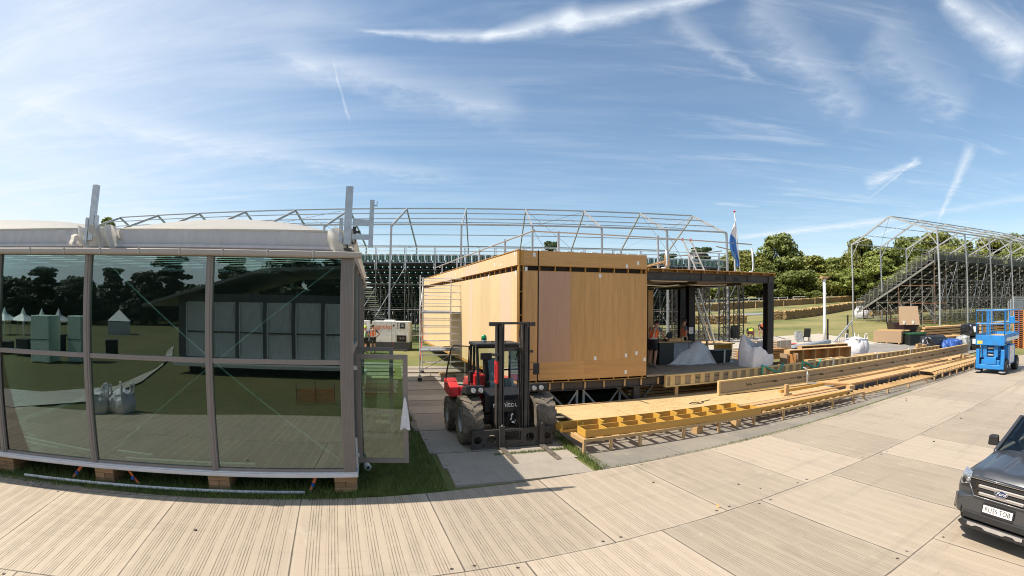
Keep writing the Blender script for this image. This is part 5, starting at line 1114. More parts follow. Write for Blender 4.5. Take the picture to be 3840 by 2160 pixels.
# lattice towers standing behind the canopy
def lattice(lab, x, y, h, w=.62, deg=10):
    g = thing('lattice_tower', lab, 'tower', (x, y, ground(x, y) - .04), deg); mb = MB()
    for i in (0, 1):
        for j in (0, 1): MB().tube((i * w, j * w, 0), (i * w, j * w, h), .05, 6).build('chord', M['brown_steel'], g)
    z = 0
    while z < h - .3:
        for p, q in (((0, 0), (w, 0)), ((w, 0), (w, w)), ((w, w), (0, w)), ((0, w), (0, 0))): mb.tube(p + (z,), q + (z + w,), .022, 5).tube(p + (z,), q + (z,), .022, 5)
        z += w
    mb.build('lacing', M['brown_steel'], g)
for i, (x, y, h) in enumerate(((12.6, 36.2, 5.9), (14.0, 37.5, 6.2), (17.2, 36.5, 5.6), (19.4, 38.2, 5.2), (15.1, 35.9, 6.0))):
    lattice(['brown steel lattice tower beside the white marquee post, nearest the cabin', 'brown lattice tower between cabin and rear canopy column', 'brown lattice tower right of the tall ladder', 'brown lattice tower furthest right, near the crouching workers', 'brown lattice tower directly behind the rear canopy column'][i], x, y, h)

# ================================================================= STRAW BALES
def bale_mesh():
    me = MB(); me.box(-1.1, 1.1, -.5, .5, 0, 1.12); bm = bmesh.new(); m0 = me.mesh('bale', None); bm.from_mesh(m0)
    bmesh.ops.subdivide_edges(bm, edges=bm.edges, cuts=7, use_grid_fill=True); r = random.Random(1)
    for v in bm.verts:
        e = sum((abs(v.co.x) > 1.05, abs(v.co.y) > .48, v.co.z > 1.08)); q = .02 + .025 * (e > 1)
        if e > 1: v.co.x *= .975; v.co.y *= .95; v.co.z -= .03 if v.co.z > 1 else 0
        v.co += Vector((r.gauss(0, q), r.gauss(0, q), r.gauss(0, q) if v.co.z > .05 else 0))
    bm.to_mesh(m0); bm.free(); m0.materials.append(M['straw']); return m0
BM_ = bale_mesh()
def bales(pts, lab, grp, sc=1.0):
    pts = [Vector(p) for p in pts]; L = [0]
    for a, b in zip(pts, pts[1:]): L.append(L[-1] + (b - a).length)
    s = 1.12 * sc
    while s < L[-1]:
        k = max(i for i in range(len(L)) if L[i] <= s); k = min(k, len(pts) - 2); f = (s - L[k]) / (L[k + 1] - L[k]); p = pts[k].lerp(pts[k + 1], f); d = pts[k + 1] - pts[k]
        o = bpy.data.objects.new('straw_bale', BM_); COL.objects.link(o); o.location = (p.x, p.y, ground(p.x, p.y) - .06); o.rotation_euler.z = math.atan2(d.y, d.x) + random.gauss(0, .012); o.scale = (sc, 1, sc * random.uniform(.96, 1.04))
        tag(o, lab, 'straw bale', grp); s += 2.2 * sc
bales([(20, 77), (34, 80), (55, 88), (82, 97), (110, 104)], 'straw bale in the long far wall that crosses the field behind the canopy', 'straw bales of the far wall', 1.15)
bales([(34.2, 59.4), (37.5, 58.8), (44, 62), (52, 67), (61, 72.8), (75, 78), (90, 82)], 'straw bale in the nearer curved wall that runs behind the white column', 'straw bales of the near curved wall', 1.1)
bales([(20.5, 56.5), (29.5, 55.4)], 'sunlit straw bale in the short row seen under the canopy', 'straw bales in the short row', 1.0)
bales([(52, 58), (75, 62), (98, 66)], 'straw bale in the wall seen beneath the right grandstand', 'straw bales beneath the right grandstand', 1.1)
for i, (x, y) in enumerate(((36, 78.5), (44, 81.5), (52, 84.5), (62, 88))):
    tag(MB().tube((x, y - 2.0, ground(x, y) - .1), (x, y - 2.0, ground(x, y) + 1.15), .06, 6).build('fence_stake', M['timber_z']), 'pale stake standing in front of the far straw wall', 'stake', 'stakes before the far straw wall')

# ================================================================= THINGS IN THE MIDDLE AND RIGHT
def gz(x, y): return ground(x, y) - .04
# terrace of paving in front of the field where the two crouching workers are
M['stone'] = simple('pale_paving', (.46, .40, .32), .8, 0, .2, 3)
mb = MB(); mb.prism([(13, 29), (31, 30.6), (33.5, 37.5), (26, 40.8), (17, 41.5), (12, 38)], 0, .001, 'z')
mb = MB(); pts = [(12 + 2.2 * i, 28.5 + .35 * i, 39.5 + .1 * i) for i in range(9)]
vs = []
for x, a, b in pts:
    for k in range(5): y = a + (b - a) * k / 4; vs.append((x, y, ground(x, y) + .0))
mb.add(vs, [(i * 5 + k, (i + 1) * 5 + k, (i + 1) * 5 + k + 1, i * 5 + k + 1) for i in range(8) for k in range(4)])
tag(mb.build('pavement', M['stone']), 'pale half laid terrace paving beyond the timber cassettes', None, None, 'structure')
mb = MB(); vs = []
for i in range(10):
    x = 18 + 2.4 * i
    for k in range(4): y = 21.0 + .38 * i * 1.6 + k * 2.6; vs.append((x, y, ground(x, y) + (.012 if k < 3 else .004)))
mb.add(vs, [(i * 4 + k, (i + 1) * 4 + k, (i + 1) * 4 + k + 1, i * 4 + k + 1) for i in range(9) for k in range(3)])
M['asphalt'] = simple('worn_grey_hardstanding', (.24, .22, .2), .85, 0, .15, 1.5)
tag(mb.build('pavement', M['asphalt']), 'grey hardstanding behind the long beams', None, None, 'structure')
# tall reddish timber cassettes on edge
def rack(lab, x, y, z, deg, L, H, D, n, m='redwood'):
    g = thing('timber_cassette', lab, 'cassette', (x, y, z), deg)
    MB().box(0, L, D - .03, D, 0, H).build('back_board', M[m], g)
    MB().box(0, L, 0, D - .03, H - .04, H).box(0, L, 0, D - .03, 0, .04).build('rim_board', M['timber_x'], g)
    for i in range(n + 1): q = i * (L - .05) / n; MB().box(q, q + .05, 0, D - .03, .04, H - .04).build('stud', M['timber_z'], g)
    return g
rack('long reddish timber cassette standing on edge left of the white bulk bag', 15.3, 23.6, .36, 9, 5.2, .82, .5, 5)
rack('second reddish cassette showing its top edge behind the long one', 16.8, 24.6, .52, 8, 4.0, .78, .4, 4)
rack('lower reddish cassette lying in front, just behind the rear I-beam', 13.6, 21.3, .18, 11, 5.0, .5, .6, 5)
for i in range(4): tag(MB().box(1.0 + .85 * i, 1.6 + .85 * i, -.35, .0, .0, .1).build('packing_timber', M['timber_x'], None, loc=(15.4, 23.6, .52), rotz=rad(9)), 'short pale packing timber in the foot of the tall reddish cassette', 'timber', 'packing timbers in the cassette')
g = thing('timber_box', 'upright open ended timber box right of the black canopy column', 'box', (12.9, 20.1, .35), 14)
MB().box(0, .06, 0, .5, 0, 1.02).build('side_board', M['mdf'], g); MB().box(.62, .68, 0, .5, 0, .95).build('side_board', M['redwood'], g); MB().box(.06, .62, .4, .46, 0, .9).build('back_board', M['redwood'], g); MB().box(.85, .93, .1, .4, 0, 1.0).build('side_board', M['mdf'], g)
# pallets with wrapped paving bricks
M['brick'] = None
def brickm():
    m, t, b = newmat('wrapped_paving_bricks'); co = objco(t); br = t.n.new('ShaderNodeTexBrick'); t.l.new(t.scale(co, (1, 1, 1), (rad(90), 0, 0)), br.inputs[0]); br.inputs['Scale'].default_value = 3.2
    br.inputs['Color1'].default_value = (.46, .32, .24, 1); br.inputs['Color2'].default_value = (.52, .42, .32, 1); br.inputs['Mortar'].default_value = (.2, .14, .1, 1); br.inputs['Mortar Size'].default_value = .02
    t.l.new(br.outputs[0], b.inputs['Base Color']); b.inputs['Roughness'].default_value = .35; return m
M['brick'] = brickm()
for i, (x, y, w, h, z, l) in enumerate(((16.5, 29.6, 1.6, .55, .75, 'wrapped pallet of pale bricks below the crouching workers'), (18.5, 30.2, 1.5, .5, .72, 'wrapped brick pallet next to the white bag, right one'), (14.3, 27.5, 1.5, .7, .25, 'lower brick pallet at the left behind the storage box'))):
    g = thing('brick_pallet', l, 'brick pallet', (x, y, z), 14)
    for j in range(3): MB().box(0, w, .4 * j, .1 + .4 * j, -.14, 0).build('pallet_bearer', M['timber_x'], g)
    MB().box(0, w, 0, .95, 0, h).build('bricks', M['brick'], g, bevel=.03)
    for j in range(2): MB().box(.3 + .7 * j, .34 + .7 * j, -.01, .96, 0, h + .01).build('strap', M['white'], g)
for i, (x, y, l) in enumerate(((13.2, 24.8, 'timber crate behind the storage box under the canopy'), (15.0, 25.6, 'timber crate behind the white bag beside the canopy column'))):
    g = thing('timber_crate', l, 'crate', (x, y, gz(x, y) + .35), 14)
    for k in range(4): MB().box(0, 1.7, 0, .9, .16 * k, .16 * k + .13).build('plank', M['redwood'], g)
# sign board, stacked grey panels, red sheet
g = thing('sign_board', 'black A-frame board with a pale panel by the worker in yellow', 'sign', (19.6, 39.5, gz(19.6, 39.5)), 20); MB().prism([(0, 0), (.5, 0), (.35, 1.15), (.2, 1.15)], 0, .9, 'x').build('board', M['black_crate'], g); MB().box(.5, 1.0, .4, .44, .3, 1.15).build('panel', M['plastic_grey'], g)
tag(MB().hexa([(0, 0, 0), (.85, 0, 0), (.85, .3, 0), (0, .3, 0), (.1, .35, .95), (.9, .35, .95), (.9, .5, .95), (.1, .5, .95)]).build('folded_chairs', M['clear_wrap'], None, loc=(23.4, 35.0, gz(23.4, 35)), rotz=.15), 'leaning stack of grey folded panels on the terrace', 'panels')
g = thing('chair', 'dark plastic stacking chair on the terrace beside the grey panels', 'chair', (24.6, 35.4, gz(24.6, 35.4)), 160)
MB().box(-.3, .3, -.3, .3, .42, .5).build('seat', M['black_crate'], g); MB().hexa([(-.3, .26, .5), (.3, .26, .5), (.3, .32, .5), (-.3, .32, .5), (-.28, .42, 1.15), (.28, .42, 1.15), (.28, .47, 1.15), (-.28, .47, 1.15)]).build('backrest', M['black_crate'], g)
for x in (-.27, .27):
    for y in (-.27, .27): MB().box(x - .03, x + .03, y - .03, y + .03, 0, .42).build('leg', M['black_crate'], g)
tag(MB().grid(12, 8, lambda u, v: (1.7 * u, .7 * v, .12 + .1 * sin(7 * u) * sin(5 * v))).build('red_sheet', M['bright_red'], None, True, loc=(20.9, 33.4, gz(20.9, 33.4)), rotz=.2), 'crumpled red sheet lying on the terrace', 'sheet')
tag(MB().hexa([(0, 0, 0), (4.4, .6, 0), (4.4, 1.3, 0), (0, .9, 0), (.2, .1, .1), (4.4, .7, .42), (4.4, 1.2, .42), (.2, .8, .1)]).build('ramp', M['plastic_grey'], None, loc=(20.6, 31.2, gz(20.6, 31.2) + .1), rotz=.1), 'low grey ramp leading up to the white column', 'ramp')
# white wrapped column with timber cap, two thin dark posts, and a metal trestle frame
wc = thing('column', 'tall white wrapped column with a timber cap rising from the grass', 'column', (25.5, 34.0, gz(25.5, 34)), 0)
MB().lathe([(.125, 0), (.13, 1.5), (.12, 1.52), (.13, 3.4), (.125, 3.42), (.13, 5.2), (.1, 5.22), (.1, 5.3)], (0, 0, 0), 20).build('shaft', M['white'], wc, True); MB().box(-.32, .32, -.2, .2, 5.3, 5.44).box(-.3, .3, -.08, .08, 5.22, 5.3).build('cap', M['timber_x'], wc)
for x, y, h, l in ((25.0, 32.9, 2.05, 'thin dark steel post standing in front of the white column'), (28.0, 34.0, 2.2, 'thin dark steel post beside the metal trestle frame')):
    tag(MB().box(-.05, .05, -.05, .05, 0, h).box(-.07, .07, -.06, .06, 0, h * .45).build('steel_post', M['black_steel'], None, loc=(x, y, gz(x, y))), l, 'post')
g = thing('trestle_frame', 'folded grey metal trestle frame leaning on the terrace right of the column', 'frame', (26.0, 33.3, gz(26, 33.3)), 12)
MB().bar((0, 0, .15), (2.6, .2, 1.75), .1, .1).build('rail', M['galv'], g); MB().bar((2.55, .2, 1.75), (3.3, .5, .05), .08, .08).build('leg', M['galv'], g); MB().bar((2.0, .15, 1.35), (2.4, .7, .05), .08, .08).build('leg', M['galv'], g)
for i in range(5): MB().bar((.3 + .28 * i, .05, .32 + .17 * i), (.7 + .3 * i, .5, .1), .05, .05).build('slat', M['galv'], g)
# bulk bags
def fullbag(lab, x, y, z, w, h, seed, loops=True):
    g = thing('bulk_bag', lab, 'bulk bag', (x, y, z), seed * 17)
    def f(u, v):
        a = 2 * PI * u; k = 1 / max(abs(cos(a)), abs(sin(a))) ** .45; pr = .86 + .2 * sin(PI * min(1, v * 1.1)) - .16 * max(0, v - .75) * 4 * .6; rr = w / 2 * k * pr * (1 + .05 * sin(9 * a + seed) * v + .03 * sin(17 * a + 4 * v)); return (rr * cos(a), rr * sin(a), h * v + .035 * sin(6 * a + seed) * v + .02 * sin(23 * v + 3 * a))
    MB().grid(48, 22, f).build('sack', M['bagcloth'], g, True)
    MB().grid(14, 14, lambda u, v: (w * .8 * (u - .5), w * .8 * (v - .5), h * .95 + .16 * math.exp(-((u - .5) ** 2 + (v - .5) ** 2) * 9) + .03 * sin(13 * u + seed) * sin(11 * v))).build('filling', M['bagcloth'], g, True)
    if loops:
        for sx, sy in ((-1, -1), (1, -1), (1, 1), (-1, 1)):
            x_, y_ = sx * w * .40, sy * w * .36; MB().path([(x_, y_, h * .7), (x_ * 1.02, y_, h), (x_ * .95, y_, h + .28), (x_ * .75, y_ * .8, h + .26), (x_ * .7, y_ * .75, h * .95)], .035).build('lifting_loop', M['bagcloth'], g)
    return g
fullbag('full white bulk bag with raised lifting loops at the end of the reddish cassettes', 22.7, 26.6, .3, 1.45, 1.2, 1)
fullbag('small white bulk bag on the grass at the foot of the right grandstand', 47.5, 54.6, gz(47.5, 54.6), 1.9, 1.6, 3, False)
mb = MB(); 
for x in (-1.15, 1.15): mb.box(x - .05, x + .05, -1.1, -1.0, 0, 1.9)
mb.box(-1.2, 1.2, -1.1, -1.0, 0, .12); tag(mb.build('bag_frame', M['black_steel'], None, loc=(47.5, 54.4, gz(47.5, 54.4)), rotz=.2), 'dark frame around the small bulk bag by the right grandstand', 'frame')
tag(MB().box(0, .5, 0, .4, 0, .35).build('white_carton', M['white'], None, loc=(21.4, 27.4, .75), rotz=.2), 'small white carton beside the full bulk bag', 'carton')
# board stack, dumper, crate, plank stacks, wrapped pallets, tarpaulins
ms = thing('board_stack', 'stack of brown fibreboard sheets on bearers with two pale planks on top', 'board stack', (29.45, 32.3, gz(29.9, 31.3) + .0), -62)
for j in range(3): MB().box(.1 + 1.05 * j, .2 + 1.05 * j, -.05, 1.3, 0, .1).build('bearer', M['timber_y'], ms)
MB().box(0, 2.44, 0, 1.22, .1, 1.02).build('boards', M['mdf'], ms, bevel=.004)
MB().box(.3, 2.55, .2, .55, 1.02, 1.13).box(1.0, 2.9, .7, 1.0, 1.02, 1.1).build('plank', M['timber_x'], ms)
dm = thing('dumper', 'dark brown site dumper with its skip behind the fibreboard stack', 'dumper', (33.9, 33.2, gz(33.5, 33)), -25)
MB().prism([(-1.1, .55), (.9, .55), (1.25, 1.45), (-1.3, 1.45)], -1.0, 1.0, 'y').build('skip', simple('dark_maroon_paint', (.045, .02, .02), .5, 0, .2, 4), dm, bevel=.04)
for x in (-.7, .7):
    for y in (-1.0, 1.0): MB().lathe([(.3, -.15), (.42, -.13), (.42, .13), (.3, .15)], (x, y, .42), 18, 'y').build('wheel', M['tyre_black'], dm)
MB().bar((-1.4, -.6, 1.4), (-1.4, -.6, 2.3), .08).bar((-1.4, .6, 1.4), (-1.4, .6, 2.3), .08).bar((-1.4, -.6, 2.3), (-1.4, .6, 2.3), .08).build('roll_bar', M['black_steel'], dm); MB().bar((1.5, -.6, 1.2), (1.5, -.6, 2.2), .08).bar((1.5, .6, 1.2), (1.5, .6, 2.2), .08).bar((1.5, -.6, 2.2), (1.5, .6, 2.2), .08).build('roll_bar', M['black_steel'], dm)
MB().lathe([(.05, -.1), (.36, -.08), (.36, .08), (.05, .1)], (1.0, -.5, 1.6), 16, 'y').build('spare_wheel', M['rust'], dm)
bo = MB().hexa([(-.95, 0, 0), (.95, 0, 0), (.95, .05, 0), (-.95, .05, 0), (-.75, .75, 1.55), (1.05, .75, 1.55), (1.05, .8, 1.55), (-.75, .8, 1.55)]).build('brown_board', M['mdf'], None, loc=(33.1, 31.6, gz(33, 31.6) + 1.35), rotz=rad(-24)); tag(bo, 'brown board with two white clips leaning against the dumper', 'board')
for x in (-.5, .35): MB().box(x - .06, x + .06, -.01, .14, .08, .32).build('clip', M['paper'], bo)
g = thing('plastic_crate', 'black wrapped crate with a green rim beside the fibreboard stack', 'crate', (30.9, 29.45, gz(31, 29.4)), -12); MB().box(0, 1.62, 0, 1.1, .02, .98).build('crate', M['black_crate'], g, bevel=.04); MB().box(-.02, 1.64, -.02, 1.12, .9, 1.02).build('rim', simple('dark_green_film', (.02, .1, .04), .4), g, bevel=.03)
def planks(lab, x, y, z, deg, L, D, layers, h, seed):
    g = thing('plank_stack', lab, 'planks', (x, y, z), deg); r = random.Random(seed)
    for k in range(layers):
        MB().box(r.uniform(-.15, .1), L + r.uniform(-.3, .3), r.uniform(-.06, .05), D, k * h, k * h + h * .7).build('plank_layer', M['timber_x'], g)
        for q in (.12, .5, .88): MB().box(L * q, L * q + .09, .05, D - .05, k * h + h * .7, (k + 1) * h).build('spacer', M['timber_y'], g)
    return g
planks('wide stack of pale planks in layers behind the black crate', 34.4, 31.0, gz(36, 32), 8, 9.5, 1.2, 5, .22, 1)
planks('low stack of pale planks in front of the wide stack', 33.9, 29.4, gz(34, 29.7) - .1, 6, 4.6, 1.0, 4, .17, 5)
planks('pale planks to the right of the wrapped pallets behind the lift', 36.6, 26.6, gz(38, 27), 8, 5.5, 1.0, 7, .27, 7)
def lump(name, lab, cat, x, y, z, w, d, h, m, seed, deg=0, box=.35):
    r = random.Random(seed); ks = [(r.randint(3, 15), r.uniform(3, 12), r.uniform(0, 6), r.uniform(.01, .03)) for _ in range(7)]
    def f(u, v):
        a = 2 * PI * u; k = 1 / max(abs(cos(a)), abs(sin(a))) ** box; q = min(1, v / .72); top = max(0, (v - .72) / .28); rr = (.5 - .5 * top) * k * (.92 + .1 * sin(PI * q)) + sum(c * sin(i * a + j * v + p) for i, j, p, c in ks) * (1 - top)
        return (rr * cos(a) * w, rr * sin(a) * d, h * (q * .93 + .07 * top) + sum(c * sin(i * a * .5 + j * v * 2 + p) for i, j, p, c in ks) * h * .5 * q)
    return tag(MB().grid(48, 20, f).build(name, m, None, True, loc=(x, y, z), rotz=rad(deg)), lab, cat)
lump('wrapped_pallet', 'tall lower pallet load in shiny black stretch wrap left of the blue lift', 'pallet load', 34.9, 26.4, gz(34.9, 26.4), 1.3, 1.2, 1.1, M['black_wrap'], 3, 10, .85)
lump('wrapped_pallet', 'upper pallet load in black wrap with a white label, on top of another', 'pallet load', 34.7, 26.4, gz(34.9, 26.4) + 1.08, 1.3, 1.15, .92, M['black_wrap'], 8, 10, .85)
tag(MB().box(-.13, .13, -.01, .0, 0, .42).build('paper_label', M['paper'], None, loc=(34.45, 25.70, gz(34.9, 26.4) + 1.35), rotz=rad(-48)), 'white label on the upper black wrapped pallet', 'label')
tag(MB().box(-.12, .12, -.01, .0, 0, .36).build('paper_label', M['paper'], None, loc=(34.25, 25.62, gz(34.9, 26.4) + .5), rotz=rad(-48)), 'white label on the lower wrapped load beside the lift', 'label')
lump('wrapped_pallet', 'pallet load in greyish clear wrap between blue sheet and black pallets', 'pallet load', 33.6, 26.2, gz(33.6, 26.2), 1.15, 1.0, 1.15, M['clear_wrap'], 12, 20, .7)
lump('tarpaulin', 'heap of glossy black plastic sheeting in front of the plank stack', 'tarpaulin', 31.2, 27.2, gz(31.2, 27.2), 2.3, 1.6, 1.15, M['black_wrap'], 21, 0, .2)
lump('tarpaulin', 'crumpled blue tarpaulin spilling over the black sheeting', 'tarpaulin', 32.2, 26.2, gz(32.2, 26.2), 1.9, 1.5, .95, M['blue_tarp'], 33, 30, .15)
pl = thing('pallet_stack', 'tall stack of orange-brown pallets at the right edge behind the lift', 'pallet stack', (39.9, 24.6, gz(39.9, 24.6)), 12)
for k in range(19):
    p = MB().box(0, 1.2, 0, 1.0, .16 * k + .115, .16 * k + .14)
    for q in (0, .45, .9): p.box(.0, 1.2, q, q + .1, .16 * k + .02, .16 * k + .115)
    p.box(0, 1.2, 0, .1, .16 * k, .16 * k + .02).box(0, 1.2, .9, 1.0, .16 * k, .16 * k + .02)
    p.build('pallet', M['orange_pallet'], pl)
g = thing('crowd_barrier', 'grey steel barrier panels stacked upright at the far right edge', 'barrier', (47.6, 30.6, ground(47.6, 30.6)), 10)
for k in range(3):
    b = MB().tube((0, .3 * k, .2), (0, .3 * k, 3.4 - .2 * k), .05).tube((4, .3 * k, .2), (4, .3 * k, 3.4 - .2 * k), .05).tube((0, .3 * k, 3.4 - .2 * k), (4, .3 * k, 3.4 - .2 * k), .05).tube((0, .3 * k, 1.8), (4, .3 * k, 1.8), .04)
    for i in range(14): b.tube((.28 * (i + 1), .3 * k, 1.8), (.28 * (i + 1), .3 * k, 3.4 - .2 * k), .02, 4)
    b.build('barrier_panel', M['galv'], g)
tag(MB().box(0, .9, 0, .12, 0, .12).box(.3, .9, .05, .2, .12, .3).box(.95, 1.5, 0, .3, 0, .22).build('timber_offcut', M['timber_x'], None, loc=(24.6, 22.9, .93), rotz=.25), 'pale timber offcuts on the far part of the rear I-beam', 'timber offcut')
tag(MB().box(0, 3.2, 0, 1.4, 0, .06).build('board', M['timber_x'], None, loc=(21.2, 23.4, .55), rotz=.25), 'pale sheet boards lying flat just behind the rear I-beam', 'board')

# ================================================================= BLUE SCISSOR LIFT
lf = thing('scissor_lift', 'blue four-wheel scissor lift with railed platform parked beside the timber walkway', 'lift', (24.78, 17.4, 0), -70)
B = M['blue']
def wl(x, y):
    w = MB().lathe([(.22, -.16), (.36, -.17), (.40, -.13), (.40, .13), (.36, .17), (.22, .16)], (0, 0, 0), 28, 'x').build('wheel', M['tyre_black'], lf, loc=(x, y, .40)); s = 1 if x > 0 else -1
    MB().lathe([(.22, s * .10), (.2, s * .15), (.1, s * .12), (.08, s * .17), (.02, s * .17)], (0, 0, 0), 18, 'x').build('rim', M['rim'], w, True)
for x in (-.72, .72):
    for y in (.45, 2.95): wl(x, y)
MB().box(-.52, .52, .1, 3.4, .38, .72).box(-.80, .80, -.02, .16, .24, .48).box(-.62, .62, 3.3, 3.5, .3, .6).build('chassis', B, lf, bevel=.03)
for s in (-1, 1):
    MB().box(s * .80 - .0 if s < 0 else .60, s * .60 if s < 0 else .80, -.06, .16, .28, 1.28).build('outrigger', B, lf, bevel=.025); MB().lathe([(.2, -.0), (.2, .04), (.06, .06)], (s * .7, .05, .10), 14).build('outrigger_foot', M['galv'], lf)
MB().box(-.34, .34, .0, .1, .50, .88).box(-.42, -.2, .02, .12, .88, 1.62).box(.2, .42, .02, .12, .88, 1.62).build('front_panel', B, lf, bevel=.015)
sc = MB()
for i in range(4):
    z = .78 + .22 * i
    for x in (-.36, .36): sc.bar((x, .3, z), (x, 3.1, z + .14), .07, .13).bar((x * .82, 3.1, z), (x * .82, .3, z + .14), .07, .13)
for i in range(5): sc.tube((-.42, .25, .8 + .2 * i), (.42, .25, .8 + .2 * i), .035)
sc.build('scissor_arms', B, lf)
for i in range(4): MB().box(-.16, .16, .08, .2, .95 + .17 * i, 1.03 + .17 * i).build('front_rung', M['blue'] if i % 2 else M['galv'], lf)
MB().box(.52, .80, .85, 2.55, .42, 1.46).build('engine_cover', B, lf, bevel=.03); MB().box(-.80, -.52, .85, 2.55, .42, 1.46).build('engine_cover', B, lf, bevel=.03)
for y in (1.25, 1.80): MB().box(.80, .812, y, y + .48, .50, 1.40).build('white_door', M['white'], lf, bevel=.005)
MB().box(.812, .816, 1.35, 1.5, 1.0, 1.14).build('label', M['yellow'], lf)
dkp = MB().box(-.82, .82, -.12, 3.5, 1.68, 1.90).box(-.82, .82, -.14, -.12, 1.50, 2.02).build('platform', B, lf, bevel=.015); MB().box(.822, .828, .3, 3.4, 1.70, 1.88).build('side_plate', M['white_steel'], lf)
MB().box(-.78, .78, -.08, 3.46, 1.90, 1.915).build('platform_floor', M['timber_y'], lf)
MB().box(-.82, -.80, -.12, 3.5, 1.90, 2.06).box(.80, .82, -.12, 3.5, 1.90, 2.06).box(-.82, .82, 3.48, 3.5, 1.9, 2.06).build('toe_board', B, lf)
MB().box(-.72, -.42, -.145, -.141, 1.56, 1.72).build('label', M['yellow'], lf)
def prl(x0, y0, x1, y1, n):
    for z in (2.6, 3.30): MB().tube((x0, y0, z), (x1, y1, z), .032, 8).build('guard_rail', B, lf)
    for i in range(n): f = i / (n - 1); MB().tube((x0 + (x1 - x0) * f, y0 + (y1 - y0) * f, 1.9), (x0 + (x1 - x0) * f, y0 + (y1 - y0) * f, 3.30), .032, 8).build('guard_post', B, lf)
prl(-.8, -.1, -.8, 3.48, 4); prl(.8, -.1, .8, 3.48, 4); prl(-.8, -.1, .8, -.1, 3); prl(-.8, 3.48, .8, 3.48, 3)
for x in (-.18, -.08): MB().bar((x, -.12, 1.95), (x, -.12, 3.28), .05, .03).build('gate_stile', B, lf)
MB().box(.45, .78, 2.3, 2.5, 2.55, 2.95).build('control_box', B, lf, bevel=.02)
MB().box(.5, .6, .02, .05, 1.62, 1.76).build('lamp', M['white'], lf)

# ================================================================= TREES
def crown_mesh(seed, R, H, base, nclump, nleaf, lsz, kind):
    r = random.Random(seed); vs = []; fs = []; cl = []
    for i in range(nclump):
        h = r.random() ** .8; z = base + (H - base) * (.06 + .9 * h)
        q = (z - base) / (H - base)
        env = {'round': max(.12, sin(PI * min(.96, .12 + .84 * q)) ** .7), 'tall': max(.1, (1 - q) ** .55 * min(1, q * 6 + .35)), 'cedar': (.9 - .65 * q) * (1 if int(q * 6) % 2 else .55)}[kind]
        a = r.uniform(0, 2 * PI); d = R * env * r.uniform(.35, .95)
        s = R * r.uniform(.16, .34) * (1 if kind != 'cedar' else .8); cl.append((d * cos(a), d * sin(a), z, s, s * (r.uniform(.6, .85) if kind != 'cedar' else .28)))
    for k in range(nleaf):
        cx, cy, cz, s, sh = cl[r.randrange(nclump)]
        n = Vector((r.gauss(0, 1), r.gauss(0, 1), r.gauss(.25, 1))).normalized(); rr = r.uniform(.55, 1.08) ** .6
        p = Vector((cx + n.x * s * rr, cy + n.y * s * rr, cz + n.z * sh * rr))
        nn = (n + Vector((r.gauss(0, .5), r.gauss(0, .5), r.gauss(.2, .5)))).normalized(); a = nn.orthogonal().normalized(); b = nn.cross(a); t_ = r.uniform(0, PI); a, b = a * cos(t_) + b * sin(t_), b * cos(t_) - a * sin(t_)
        w = lsz * r.uniform(.5, 1.25); h = w * r.uniform(.6, 1); i0 = len(vs)
        vs += [p - a * w - b * h * .3, p + a * w * .1 - b * h, p + a * w, p + b * h]; fs.append((i0, i0 + 1, i0 + 2, i0 + 3))
    me = bpy.data.meshes.new('crown'); me.from_pydata([tuple(v) for v in vs], [], fs); me.update(); return me, cl
PROTO = []
for i, (R, H, base, nc, nl, ls, kind, m) in enumerate(((1.0, 2.0, .18, 60, 9500, .052, 'round', 'leaf'), (1.0, 2.2, .22, 70, 9500, .05, 'round', 'leaf_oak'), (.8, 2.6, .25, 64, 9000, .052, 'tall', 'leaf'), (1.0, 2.1, .35, 50, 8500, .05, 'cedar', 'leaf_dark'), (1.05, 1.75, .12, 56, 9500, .052, 'round', 'leaf'), (1.0, 1.9, .15, 58, 9500, .052, 'round', 'leaf_oak'))):
    me, cl = crown_mesh(40 + i, R, H, base, nc, nl, ls, kind); me.materials.append(M[m]); mb = MB(); r = random.Random(i)
    mb.path([(0, 0, -.05), (.01, 0, .15), (.03, .02, H * .35), (0, .03, H * .6), (.02, 0, H * .85)], [.075, .055, .045, .03, .01], 8)
    for c in r.sample(cl, 10): mb.path([(.02, .01, H * r.uniform(.18, .5)), (c[0] * .5, c[1] * .5, c[2] * .75 + .05), (c[0], c[1], c[2])], [.03, .02, .008], 5)
    PROTO.append((me, mb.mesh('trunk', M['bark'], True), R, H))
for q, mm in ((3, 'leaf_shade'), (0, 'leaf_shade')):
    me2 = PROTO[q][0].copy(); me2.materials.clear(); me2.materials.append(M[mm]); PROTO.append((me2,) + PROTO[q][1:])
def tree(lab, x, y, h, w, proto, grp=None, name='broadleaf_tree', sink=.0):
    me, tr, R, H = PROTO[proto]; g = thing(name, lab, 'tree', (x, y, ground(x, y) - .1 - sink), random.uniform(0, 360), grp)
    g.scale = (w / (2 * R) / .92, w / (2 * R) / .92, (h + sink) / H)
    for n_, m_ in (('trunk', tr), ('crown', me)): o = bpy.data.objects.new(n_, m_); COL.objects.link(o); o.parent = g
    return g
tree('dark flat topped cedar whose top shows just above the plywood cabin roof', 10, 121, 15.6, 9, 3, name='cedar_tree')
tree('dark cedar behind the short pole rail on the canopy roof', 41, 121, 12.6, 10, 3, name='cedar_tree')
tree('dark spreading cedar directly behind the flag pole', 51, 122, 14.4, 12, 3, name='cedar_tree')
tree('tall full tree standing above all others just right of the canopy roof', 74, 121, 17.2, 15, 0, name='broadleaf_tree')
tree('olive green tree between the dark cedar and the tallest tree', 61.5, 119, 13.0, 15, 1)
tree('tree at the left edge of the right marquee frame, behind its first post', 89, 102, 15.2, 12, 5)
tree('slender tree top rising behind the pavilion roof beside the left mast channel', -70, 64, 15.6, 6, 2)
BK = 'parkland trees behind the far straw wall'; LB = 'broadleaf parkland tree in the belt between the canopy column and the right marquee'
